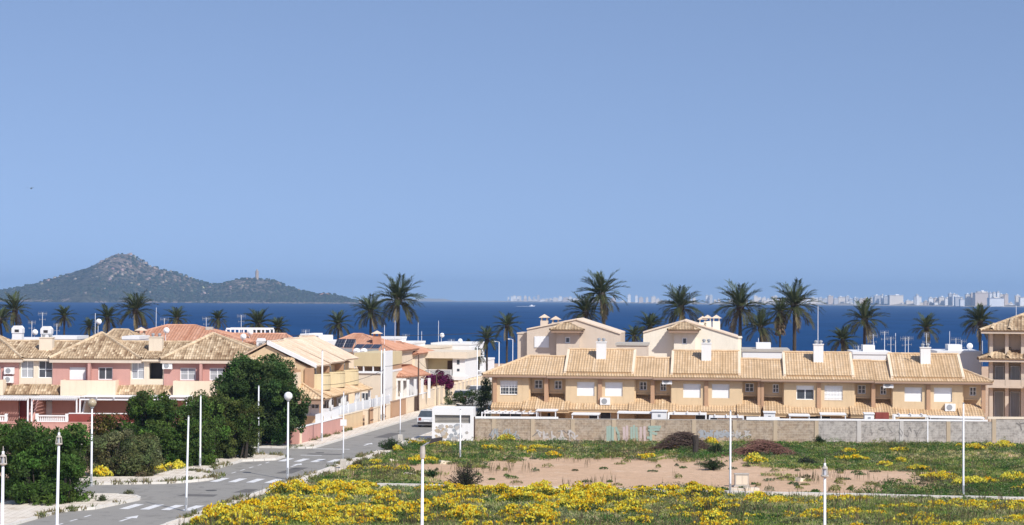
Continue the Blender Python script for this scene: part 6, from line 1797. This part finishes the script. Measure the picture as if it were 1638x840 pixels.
# weeds rooted along the kerbs
P = []; r = np.random.default_rng(56)
for line in ([(-39.5, 84), (-39.5, 95.4), (-38.2, 97.1), (-37.6, 102), (-39.6, 103.9), (-44, 103.9)], [(-47, 109.5), (-43, 109.8), (-39, 111.5), (-37.2, 115), (-37.2, 116.7), (-39.35, 118.2), (-39.35, 127.5), (-37.4, 129.2), (-37.6, 132), (-43, 132.8)], [(-41.7, 114.5), (-41.7, 127)], [(-44, 96), (-41, 99), (-41, 103)], [(-31.9, 92), (-31.9, 150)], [(-30.8, 92), (-30.8, 150)], [(-46, 139.5), (-38.6, 139.5), (-37.5, 141)], [(-39.3, 143), (-39.3, 170)]):
    for (ua, va), (ub, vb) in zip(line[:-1], line[1:]):
        L = math.hypot(ub - ua, vb - va)
        for k in range(int(L * 9)):
            f = r.random(); u, v = ua + (ub - ua) * f, va + (vb - va) * f
            if float(fbm(np.array([u * 1.0]), np.array([v * 1.0]), 140, 3.0)[0]) < .5: continue
            q = g2w(u + r.normal(0, .1), v + r.normal(0, .1)); P.append((q.x, q.y))
P = np.array(P); V5, C5 = tufts(P[:, 0], P[:, 1], r.uniform(.12, .42, len(P)), 8, np.array([(.22, .19, .09), (.15, .18, .06), (.30, .25, .14)])[r.integers(0, 3, len(P))], r, .6, .03)
V5[..., 2] += .01
tag(link('kerb_weeds', quads_mesh('kerb_weeds', V5, C5, M['petal'])), 'dry weeds sprouting along the kerbs', 'weeds', None, 'stuff')
# 4 tall dry stalks
X, Y, u, v, r = scatter(5200, 34)
keep = (fbm(X, Y, 95, 5.0) + np.where(v < 111, .12, -.02) > .60) & (np.abs(v - 112.1) > .5); X, Y = X[keep], Y[keep]
V4, C4 = tufts(X, Y, r.uniform(.5, 1.0, len(X)), 4, (.17, .135, .075), r, .18, .014)
tag(link('dry_stalks', quads_mesh('dry_stalks', V4, C4, M['petal'])), 'thin dry stalks standing among the wildflowers', 'stalks', None, 'stuff')

# single plants one can point at
def flower_bush(label, px, py, rx, seed, group=None, warm=.5):
    c = gnd(px, py); r = np.random.default_rng(seed); n = max(6, int(rx * 9)); a = r.uniform(0, 6.28, n); q = np.sqrt(r.uniform(0, 1, n)) * rx
    V, C = flower_plants(np.cos(a) * q, np.sin(a) * q * .7, r.uniform(.35, .6, n) * (1.15 - q / rx * .4), r, 70, 44, warm)
    V[..., 2] *= 1.25
    o = thing('flowering_bush', label, 'bush', loc=(c.x, c.y, 0), group=group)
    link('blossoms', quads_mesh('blossoms', V, C, M['petal']), o)
    m = MB()
    for k in range(7): m.tube([(math.cos(k) * .12, math.sin(k) * .1, -.02), (math.cos(k) * .3, math.sin(k) * .3, .45)], [.02, .008], 4)
    tag(m.build('stems', M['bark'], o), kind='stuff')
    return o
flower_bush('golden flowering bush at the street corner below the leaning post', 355, 826, .95, 1, warm=.8); flower_bush('orange yellow flowering bush beside the golden one', 405, 818, .7, 2, warm=.9)
flower_bush('yellow flowering bush under the thorny shrub', 238, 758, 1.1, 3); flower_bush('bright yellow flowering bush at the end of the thorny shrub', 270, 752, 1.0, 4, warm=.2); flower_bush('small yellow flowers at the foot of the globe lamp bush', 162, 765, .5, 5, warm=.2)
flower_bush('yellow flowers by the pavement under the olive bush', 384, 730, .5, 6, warm=.6); flower_bush('yellow flowering bush by the right pavement end', 470, 785, .8, 7, warm=.6)
flower_bush('lemon yellow bush beside the tall kerb lamp post', 1552, 778, .9, 8, warm=0); flower_bush('lemon yellow bush at the right end of the plot', 1618, 772, 1.0, 9, warm=0)
flower_bush('yellow bush under the last wall pilaster', 1600, 717, 1.0, 10, warm=.4); flower_bush('small yellow bush under the grey graffiti', 808, 707, .5, 11, warm=.2); flower_bush('yellow bush beside the brown brushwood', 1205, 742, .8, 12, warm=.3)
flower_bush('round yellow bush under the blue graffiti', 1135, 712, .5, 13, warm=.3)

def shrub(label, px, py, w_, h, colr, seed, twigs=90, leafn=900, name='shrub'):
    c = gnd(px, py); r = random.Random(seed); o = thing(name, label, 'shrub', loc=(c.x, c.y, 0)); m = MB(); tips = []
    for k in range(twigs):
        a = r.uniform(0, 6.28); q = r.uniform(.1, 1); t_ = (math.cos(a) * w_ / 2 * q, math.sin(a) * w_ / 2 * q, h * (1 - .55 * q * q) * r.uniform(.6, 1.08))
        m.tube([(math.cos(a) * .08, math.sin(a) * .08, -.02), (t_[0] * .4, t_[1] * .4, t_[2] * .55), t_], [.022, .014, .006], 4); tips.append(t_)
    tag(m.build('twigs', M['bark'], o), kind='stuff')
    if leafn:
        rr = np.random.default_rng(seed); T = np.array(tips)[rr.integers(0, len(tips), leafn)] * rr.uniform(.35, 1.03, (leafn, 1)) + rr.normal(0, .05, (leafn, 3)); T[:, 2] = np.abs(T[:, 2]) + .02
        link('foliage', quads_mesh('foliage', leaf_quads(T, .10, .4, .8, rr), tone(colr, leafn, .3, rr), M['petal']), o)
    return o
shrub('dark twiggy shrub growing through the long kerb', 745, 786, 2.3, 1.75, (.045, .055, .028), 1, 150, 2400)
shrub('dark rounded shrub at the kerb beside the concrete lamp base', 572, 752, 1.2, .6, (.05, .065, .03), 2, 60, 900)
shrub('dark green shrub on the plot edge by the street lamp', 625, 722, 2.4, .95, (.035, .070, .020), 3, 90, 2600); shrub('low dark green shrub beside the flat stone', 690, 765, 1.0, .55, (.035, .08, .02), 4, 50, 1100)
shrub('dark bush under the blue graffiti beside the brushwood', 1145, 728, 1.5, .9, (.03, .06, .02), 5, 70, 1600); shrub('wide low green bush left of the sand lamp post', 1140, 752, 2.2, .7, (.045, .075, .025), 6, 80, 2200)
shrub('green bush at the wall foot under the whitewashed panel', 1310, 712, 1.2, .75, (.035, .065, .02), 7, 60, 1300); shrub('grey green bush behind the sand flat', 1290, 745, 1.6, .6, (.06, .075, .045), 8, 60, 1400)
shrub('small weed bush on the sandy pavement corner', 164, 805, .9, .45, (.11, .14, .06), 9, 40, 500); shrub('small bush against the pink corner wall', 489, 708, .8, .55, (.04, .055, .025), 10, 40, 500)
shrub('weed tuft on the kerb tip before the crossing', 340, 765, .7, .25, (.15, .17, .07), 11, 40, 500); shrub('grassy tuft on the pavement by the thin pole', 308, 756, 1.1, .25, (.15, .16, .07), 12, 50, 600)
shrub('weed tuft on the sandy island by the side street', 205, 793, .8, .3, (.15, .16, .08), 13, 50, 600)
# brushwood heap and reddish dry bush by the wall
def brush(label, px, py, w_, d, h, n, colr, seed, name='brushwood_heap'):
    c = gnd(px, py); r = random.Random(seed); o = thing(name, label, 'brushwood', loc=(c.x, c.y, 0)); m = MB()
    for k in range(n):
        x = r.gauss(0, w_ * .25); y = r.gauss(0, d * .25); hh = h * math.exp(-(x / (w_ * .36)) ** 2) * r.uniform(.25, 1); a = r.uniform(0, 6.28); L = r.uniform(.4, 1.3)
        p = Vector((x, y, max(.03, hh * .6))); dv = Vector((math.cos(a), math.sin(a) * .6, r.uniform(-.25, .45))) * L * .5
        lo = p - dv; lo.z = max(.0, lo.z)
        m.tube([lo, p + Vector((0, 0, .08)), p + dv], [.022, .018, .008], 4, r.random())
    b = tag(m.build('branches', colr, o), kind='stuff')
    return o
M['brush_br'] = paint('dead_branches', (0.10, 0.065, 0.05), scale=3, grime=.3); M['brush_red'] = paint('reddish_twigs', (0.20, 0.10, 0.075), scale=3, grime=.3)
brush('heap of dead brown palm branches against the wall', 1092, 722, 5.0, 1.8, 2.4, 700, M['brush_br'], 1)
brush('reddish dry brushwood along the wall foot', 1222, 730, 5.2, 2.2, 1.9, 650, M['brush_red'], 2)
c = gnd(1112, 728); sm = MB(); sm.tube([(0, 0, 0), (.05, 0, .8), (-.03, 0, 1.45)], [.22, .2, .26], 8); so_ = sm.build('tree_stump', M['bark']); so_.location = (c.x, c.y, 0); tag(so_, 'dark rotten palm stump beside the brown branches', 'stump')
# ================================================================ lamp posts, poles and cables
def globe_mat(name, c):
    m, t, b = nodes_mat(name); b.inputs['Base Color'].default_value = (*c, 1); b.inputs['Roughness'].default_value = .25
    return m
M['globe_w'] = globe_mat('opal_globe', (.84, .84, .82)); M['globe_b'] = globe_mat('yellowed_globe', (.42, .34, .22))
def lamp(label, px, top, base=None, z=None, head=None, r=.075, lean=0.0, name='street_lamp', cat='street lamp', group='lamp posts of the streets and plot', mat='pole', foot=True):
    if base is not None:
        b = gnd(px, base); h = at(px, top, b.y).z
    else:                                           # foot below the picture: height known, distance from where its top shows
        d = ray(px, top); t = (z - CAM_H) / d.z; b = Vector((d.x * t, d.y * t, 0)); h = z
    o = thing(name, label, cat, loc=(b.x, b.y, 0), group=group)
    r *= .82
    o.rotation_euler = (0, lean, 0)
    MB().tube([(0, 0, -.15), (0, 0, .9), (0, 0, h)], [r * 1.25, r * 1.05, r * .72], 10).build('pole', M[mat], o, True)
    if foot and base is not None: MB().box(-.05, .05, -r * 1.22, -r * .9, .35, .75).build('access_door', M['grey'], o)
    if foot: MB().tube([(0, 0, -.1), (0, 0, .04)], r * 2.3, 8).build('base_plate', M['grey'], o)
    if head == 'globe_w' or head == 'globe_b':
        MB().lathe((0, 0, h - .06), [(.06, 0), (.13, .06), (.13, .1)], 10).build('collar', M['grey'], o)
        rr = .27; MB().lathe((0, 0, h + .02), [(rr * math.sin(math.pi * k / 10) + .004, rr - rr * math.cos(math.pi * k / 10)) for k in range(11)], 14).build('globe', M[head], o, True)
        if head == 'globe_b': MB().lathe((0, 0, h + .30), [(.275, 0), (.24, .12), (.13, .22), (.02, .27)], 12).build('cap', M['concrete'], o)
    elif head == 'lantern':
        MB().lathe((0, 0, h - .55), [(.07, 0), (.16, .05), (.16, .08), (.07, .1)], 10).build('collar', M['concrete'], o)
        for k in range(4):
            a = k * math.pi / 2 + .4; MB().tube([(math.cos(a) * .13, math.sin(a) * .13, h - .46), (math.cos(a) * .1, math.sin(a) * .1, h - .16)], .018, 4).build('bracket', M['concrete'], o)
        MB().lathe((0, 0, h - .2), [(.12, 0), (.07, .08), (.02, .16), (.012, .4)], 8).build('finial', M['concrete'], o)
    elif head == 'arm':
        MB().tube([(0, 0, h), (.18, 0, h + .12), (.45, 0, h + .22)], .035, 6).build('arm', M['grey'], o)
        MB().prism([(.30, h + .12), (.85, h + .28), (.85, h + .40), (.35, h + .32)], -.12, .12).build('luminaire', M['dark'], o)
        MB().lathe((0, 0, h - .5), [(.1, 0), (.12, .2), (.1, .5)], 8).build('collar', M['concrete'], o)
    elif head == 'street':
        MB().tube([(0, 0, h - .05), (-.25, 0, h + .05), (-.6, 0, h + .05)], .035, 6).build('arm', M[mat], o); MB().box(-.95, -.5, -.1, .1, h, h + .12).build('luminaire', M['whitep'], o)
    elif head == 'cap':
        MB().lathe((0, 0, h), [(r * .8, 0), (r * .8, .05), (.02, .08)], 8).build('cap', M['grey'], o)
    return o
lamp('white post with a broken lantern cage beside the edge bush', 5, 722, None, 5.5, 'lantern', .085)
lamp('white post with a lantern cage before the oleander hedge', 92, 692, None, 5.6, 'lantern', .085, .012)
lamp('post with a yellowed globe lamp by the side street', 146, 652, 778, None, 'globe_b', .08)
lamp('bare white post without a lamp at the first crossing', 297.5, 667, 818, None, 'cap', .07, .018)
lamp('bare white pole rising out of the broad dark bush', 320, 634, 750, None, 'cap', .075)
lamp('bare white pole before the big round tree', 413, 618, 726, None, 'cap', .075)
lamp('post with a clean white globe lamp at the second crossing', 460, 641, 767, None, 'globe_w', .085)
lamp('tall bare white pole at the pink corner wall', 514.5, 562, 708, None, 'cap', .10)
lamp('white post with a metal luminaire arm beside the twiggy shrub', 676, 714, None, 5.2, 'arm', .085)
lamp('thin white pole in front of the transformer hut', 736, 656, 736, None, 'cap', .07)
lamp('white pole with small cap beside the electric cabinet on the sand', 1168, 658, 794, None, 'cap', .075)
lamp('white post with a tiny broken lantern among the golden flowers', 1319.5, 741, None, 5.3, 'lantern', .075)
lamp('white pole standing on the long kerb beside lemon yellow bushes', 1541, 646, 797, None, 'cap', .075)
so9 = lamp('thin white sign pole with square plate at the third crossing', 549, 628, 742, None, 'cap', .05, name='sign_pole', cat='sign')
hz_ = at(549, 676, gnd(549, 742).y).z
MB().box(-.22, .22, -.07, -.05, hz_ - .22, hz_ + .22).build('plate', M['white'], so9)
lamp('thin white pole with a concrete foot beside the street shrub', 640, 628, 702, None, 'cap', .05)
lamp('left one of the tall double poles by the cream house', 609.5, 560, 676, None, 'cap', .09); lamp('right one of the tall double poles by the cream house', 614, 558, 675, None, 'cap', .10)
lamp('dark wooden pole before the columned porch', 669, 567, 659, None, None, .11, name='wooden_pole', cat='pole', group='dark poles of the street', mat='wood', foot=False)
pl = lamp('shorter dark wooden pole with small crosspiece near the bougainvillea', 698, 598, 650, None, None, .10, name='wooden_pole', cat='pole', group='dark poles of the street', mat='wood', foot=False)
h_ = at(698, 598, gnd(698, 650).y).z; MB().box(-.1, .55, -.06, .06, h_ - .18, h_ - .06).build('crosspiece', M['wood'], pl)
lamp('white street lamp with arm at the street end', 763, 555, 640, None, 'street', .08); lamp('white street lamp left of the grey villa', 798, 547, 612, None, 'street', .09); lamp('slim white lamp behind the hipped terrace end', 820, 543, 600, None, 'street', .07)
lamp('small white lamp below the full palm', 1213, 541, 600, None, 'cap', .06)
def cable(label, p, q, sag, r=.018):
    P = [Vector(p).lerp(Vector(q), k / 14) - Vector((0, 0, sag * 4 * (k / 14) * (1 - k / 14))) for k in range(15)]
    o = MB().tube([pp - P[0] for pp in P], r, 4).build('overhead_cable', M['dark']); o.location = P[0]
    tag(o, label, 'cable')
a = at(340, 531, 232); b = at(800, 531.5, 232)
cable('long dark cable strung across the sea view behind the roofs', a, b, .5, .03)
t1_, t2_ = gnd(614, 675), gnd(669, 659)
cable('cable from the tall double poles to the wooden pole', (t1_.x, t1_.y, 5.2), (t2_.x, t2_.y, at(669, 568, t2_.y).z), .3)
t3_ = gnd(514.5, 708)
cable('cable from the tall bare pole to the double poles', (t3_.x, t3_.y, 4.6), (t1_.x, t1_.y, 4.9), .35); cable('upper cable from the wooden pole to the shorter wooden pole', (t2_.x, t2_.y, 5.2), (*gnd(698, 650)[:2], h_), .2)

# concrete feet, cabinets and loose things on the plot
def block(label, px, py, w_, h, name, cat, mat='concrete', d=None):
    c = gnd(px, py); d = d or w_; o = thing(name, label, cat, loc=(c.x, c.y, 0))
    m = MB(); t = .08 * w_
    m.lathe((0, 0, -.1), [(w_ * .72, 0), (w_ * .70, h), (w_ * .62, h + .1)], 4)
    o2 = m.build('block', M[mat], o); o2.rotation_euler = (0, 0, math.pi / 4 + .1)
    return o
block('square concrete foot under the thin sign pole', 549, 752, .42, .75, 'concrete_foot', 'concrete block'); block('square concrete foot by the street shrub', 640, 709, .4, .7, 'concrete_foot', 'concrete block')
c = gnd(1186, 779); eb_ = thing('electric_cabinet', 'pale electric cabinet on a plinth beside the sand lamp', 'cabinet', loc=(c.x, c.y, 0))
MB().box(-.42, .42, -.2, .2, .1, .78).build('body', M['concrete'], eb_); MB().box(-.46, .46, -.24, .24, .78, .84).build('lid', M['concrete'], eb_)
MB().box(-.36, .0, -.215, -.2, .16, .72).build('door', M['creamlt'], eb_); MB().box(.02, .36, -.215, -.2, .16, .72).build('door', M['creamlt'], eb_); MB().box(-.5, .5, -.28, .28, -.05, .1).build('plinth', M['concrete'], eb_)
for k, (px, py, lab) in enumerate(((1180, 790, 'squared stone block under the electric cabinet'), (1204, 789, 'squared stone block right of the electric cabinet'))):
    c = gnd(px, py); o = MB().box(-.55, .35, -.2, .2, -.05, .33).build('stone_block', M['creamlt']); o.location = (c.x, c.y, 0); o.rotation_euler = (.03, .02, .2 * k); tag(o, lab, 'stone')
for k, (px, py, w_, lab) in enumerate(((655, 762, .8, 'flat pale stone slab lying by the weeds'), (630, 740, .7, 'broken pale slab among the weeds by the street'), (712, 742, .9, 'flat pale slab behind the twiggy shrub'), (1280, 770, .5, 'small pale stone on the sand flat'))):
    c = gnd(px, py); o = MB().prism([(-w_ / 2, 0), (w_ / 2, 0), (w_ * .45, .2), (-w_ * .4, .26)], -.22, .25).build('stone_slab', M['creamlt']); o.location = (c.x, c.y, -.02); o.rotation_euler = (0, .05, .3 * k - .2); tag(o, lab, 'stone')
c = gnd(477, 712); o = thing('meter_cabinet', 'beige meter cabinet standing against the pink corner wall', 'cabinet', loc=(c.x, c.y, 0))
MB().box(-.28, .28, -.15, .15, -.05, 1.05).build('body', M['creamlt'], o); MB().box(-.31, .31, -.18, .18, 1.05, 1.1).build('lid', M['creamlt'], o); MB().box(-.22, .22, -.165, -.15, .15, .95).build('door', M['cream'], o)
c = gnd(316, 746); o = MB().lathe((0, 0, 0), [(.16, 0), (.27, .12), (.26, .34), (.1, .5), (.05, .62)], 9).build('rubbish_bag', M['whitep'], None, True); o.location = (c.x, c.y, .13); tag(o, 'white rubbish bag beside the pole at the dark bush', 'bag')

# ================================================================ cars
def car(label, loc, rz, col_, L=4.1, W=1.72, Hh=1.5):
    o = thing('parked_car', label, 'car', loc=loc, rz=rz)
    m, t, b = nodes_mat('car_paint'); b.inputs['Base Color'].default_value = (*col_, 1); b.inputs['Roughness'].default_value = .25; b.inputs['Coat Weight'].default_value = .5
    side = [(-L / 2, .35), (-L / 2 + .1, .2), (L / 2 - .15, .2), (L / 2, .38), (L / 2 - .05, .72), (L / 2 - .95, .9), (L / 2 - 1.0, .92), (-L / 2 + .12, .92), (-L / 2, .75)]
    bm_ = MB(); k = len(side)
    def ring(prof, w_): return [(x, w_ * s_, z) for s_ in (-1, 1) for x, z in prof]
    for s_ in (-1, 1):
        pts = [(x, s_ * W / 2 * (0.94 if z < .3 else 1.0), z) for x, z in side]
        bm_.face(pts if s_ < 0 else pts[::-1])
    for i in range(k):
        j = (i + 1) % k; (xa, za), (xb, zb) = side[i], side[j]; wa, wb = W / 2 * (.94 if za < .3 else 1), W / 2 * (.94 if zb < .3 else 1)
        bm_.face([(xa, -wa, za), (xa, wa, za), (xb, wb, zb), (xb, -wb, zb)])
    body = bm_.build('body', m, o)
    cab = [(-L / 2 + .15, .92), (L / 2 - 1.05, .92), (L / 2 - 1.75, Hh - .04), (-L / 2 + .65, Hh)]
    rf = MB(); gl = MB()
    for s_ in (-1, 1):
        lo, hi = W / 2 * .97, W / 2 * .78
        q = [(cab[0][0], s_ * lo, .92), (cab[1][0], s_ * lo, .92), (cab[2][0], s_ * hi, Hh - .05), (cab[3][0], s_ * hi, Hh - .05)]
        gl.face(q if s_ < 0 else q[::-1])
    lo, hi = W / 2 * .97, W / 2 * .78
    gl.face([(cab[0][0], lo, .92), (cab[0][0], -lo, .92), (cab[3][0], -hi, Hh - .05), (cab[3][0], hi, Hh - .05)])
    gl.face([(cab[1][0], -lo, .92), (cab[1][0], lo, .92), (cab[2][0], hi, Hh - .05), (cab[2][0], -hi, Hh - .05)])
    gl.build('window_glass', M['glass'], o)
    rf.slab([(cab[3][0] - .03, -hi - .02), (cab[2][0] + .03, -hi - .02), (cab[2][0] + .03, hi + .02), (cab[3][0] - .03, hi + .02)], Hh - .05, Hh); rf.build('roof', m, o)
    for x in (-L / 2 + .75, L / 2 - .8):
        for s_ in (-1, 1):
            wh = MB().tube([(x, s_ * (W / 2 - .2), .31), (x, s_ * (W / 2 + .01), .31)], .31, 14).build('wheel', M['dark'], o)
            MB().tube([(x, s_ * (W / 2 + .0), .31), (x, s_ * (W / 2 + .025), .31)], .19, 10).build('rim', M['grey'], wh)
    for s_ in (-1, 1):
        MB().box(-L / 2 - .02, -L / 2 + .06, s_ * .62 - .12, s_ * .62 + .12, .62, .86).build('tail_light', M['redwall'], o); MB().box(L / 2 - .14, L / 2 + .01, s_ * .58 - .16, s_ * .58 + .16, .56, .7).build('headlight', M['whitep'], o)
    MB().box(-L / 2 - .04, -L / 2 + .1, -W / 2 * .93, W / 2 * .93, .28, .5).build('bumper', M['dark'], o); MB().box(-L / 2 - .045, -L / 2 - .03, -.26, .26, .52, .63).build('number_plate', M['whitep'], o)
    return o
c = gnd(688, 684); car('silver white hatchback parked beside the transformer hut', (c.x, c.y + 2.0, .006), math.pi / 2 - TH, (.62, .63, .65))
c = gnd(741, 645); car('white car parked far down the street by the hedge', (c.x, c.y, .006), math.pi / 2 - TH, (.78, .78, .78))
c = gnd(768, 640); car('small white car at the end of the street under the lamp', (c.x, c.y + 4, .006), .3, (.74, .74, .73))

# ================================================================ masts, aerials and dishes on the roofs
def aerial(label, px, top, Y, h=3.0, kind='yagi', r=.025, boom=.9):
    c = at(px, top, Y); o = thing('roof_aerial' if kind != 'dish' else 'satellite_dish', label, 'aerial' if kind != 'dish' else 'satellite dish', loc=(c.x, Y, c.z - h))
    MB().tube([(0, 0, 0), (0, 0, h)], [r * 1.3, r], 6).build('mast', M['pole'], o)
    rr = random.Random(int(px)); a = rr.uniform(-.6, .6)
    if kind == 'yagi':
        b = MB(); ca, sa = math.cos(a), math.sin(a); b.tube([(-boom * .5 * ca, -boom * .5 * sa, h - .12), (boom * .5 * ca, boom * .5 * sa, h - .12)], .018, 4)
        for k in range(6):
            f = -.5 + k / 5; x, y = boom * f * ca, boom * f * sa; b.tube([(x, y, h - .12 - .22), (x, y, h - .12 + .22)], .014, 4)
        b.build('antenna', M['grey'], o)
        b2 = MB(); b2.tube([(-.35, 0, h - .75), (.35, 0, h - .75)], .016, 4); b2.tube([(-.3, 0, h - .62), (-.3, 0, h - .88)], .014, 4); b2.tube([(.3, 0, h - .62), (.3, 0, h - .88)], .014, 4); b2.build('grid_antenna', M['grey'], o)
    elif kind == 'dish':
        d = MB(); n = 14; R0 = .30
        for k in range(n):
            a0, a1 = 2 * math.pi * k / n, 2 * math.pi * (k + 1) / n
            for q0, q1 in ((0, .5), (.5, 1)):
                f = lambda q, an: (R0 * q * math.cos(an) + .1, -.2 + .16 * q * q - .1, h - .1 + R0 * q * math.sin(an))
                d.face([f(q0, a0), f(q1, a0), f(q1, a1), f(q0, a1)] if q0 else [f(0, a0), f(q1, a0), f(q1, a1)])
        do = d.build('dish', M['whitep'], o, True); MB().tube([(.1, -.3, h - .55), (.1, -.75, h - .15)], .015, 4).build('feed_arm', M['grey'], o)
    return o
for a in (('yagi aerial over the domed chimney', 68, 500, 205, 4, 'yagi'), ('aerial between the two left chimneys', 51, 514, 205, 3.5, 'yagi'), ('low aerial right of the domed chimney', 91, 518, 205, 3.5, 'yagi'), ('small aerial beside the cream chimney', 55, 530, 190, 1.6, 'dish'),
          ('tall plain mast before the windswept palms', 152.5, 501, 190, 4.2, 'mast'), ('dish fixed near the tall plain mast', 157, 513, 195, 3, 'dish'), ('tall plain mast beside the largest pink terrace palm', 250, 492, 205, 5, 'mast'), ('grid aerial right of the largest palm', 263, 509, 205, 3, 'yagi'),
          ('white dish on the broad terracotta roof', 265, 527, 184, 1.6, 'dish'), ('grid aerial over the terracotta roof edge', 330, 508, 210, 4.2, 'yagi'), ('grid aerial left of the pergola palm', 386, 504, 212, 4.5, 'yagi'), ('white dish under the roof pergola', 399, 530, 192, 1.6, 'dish'), ('dish over the white vent box', 388, 537, 185, 1.8, 'dish'),
          ('aerial on the white stepped house', 489, 528, 207, 2, 'yagi'), ('plain mast right of the brick chimney', 615, 520, 208, 5.5, 'mast'), ('plain mast beside the tall palm trunk', 632, 513, 214, 6, 'mast'), ('double aerial beyond the red roofs', 649, 535, 236, 3.5, 'yagi'), ('slim mast above the modern house', 669, 516, 242, 6, 'mast'),
          ('short mast next to the slim mast', 674.5, 530, 242, 4, 'mast'), ('tall mast on the white cube house', 701.5, 513, 246, 5, 'mast'), ('dish on the tall white cube', 706, 535, 248, 2.2, 'dish'), ('small aerial on the white cube parapet', 722, 543, 250, 1.6, 'yagi'), ('round dish at the white cube corner', 735, 544, 250, 1.4, 'dish'),
          ('white mast rising from the third terrace chimney', 1308.5, 490, 163, 3.6, 'mast'), ('white post on the roof terrace with many masts', 1373, 553, 176, 1.6, 'yagi'), ('tall thin mast behind the solitary palm', 1397, 535, 190, 4, 'yagi'), ('white tall aerial over the roof terrace', 1415, 530, 180, 3.4, 'yagi'), ('grid aerial right of the white tall aerial', 1425, 539, 182, 3, 'yagi'), ('plain mast in the middle of the aerial cluster', 1432.5, 533, 182, 3.5, 'mast'),
          ('aerial pair post before the last chimney', 1448, 540, 184, 2.6, 'yagi'), ('taller of the aerial pair before the last chimney', 1453, 539, 184, 2.6, 'yagi'), ('small bulb aerial above the last chimney', 1482, 533, 157, 1.0, 'yagi', .02, .4), ('plain mast right of the last chimney', 1519, 530, 184, 4, 'mast'), ('grid aerial right of the plain mast', 1529, 541, 184, 3, 'yagi'),
          ('second grid aerial beside the stove pipes', 1538, 544, 184, 2.8, 'yagi'), ('white dish on the flat house beside the block', 1549, 552, 178, 1.2, 'dish'), ('thin white post beside the block palm', 1571.5, 545, 178, 2.4, 'mast'), ('mast on the three storey block roof', 1625.5, 489, 172, 2.4, 'mast'), ('plain mast left of the mast cluster', 1518 - 120, 548, 186, 2.5, 'mast')):
    aerial(*a)
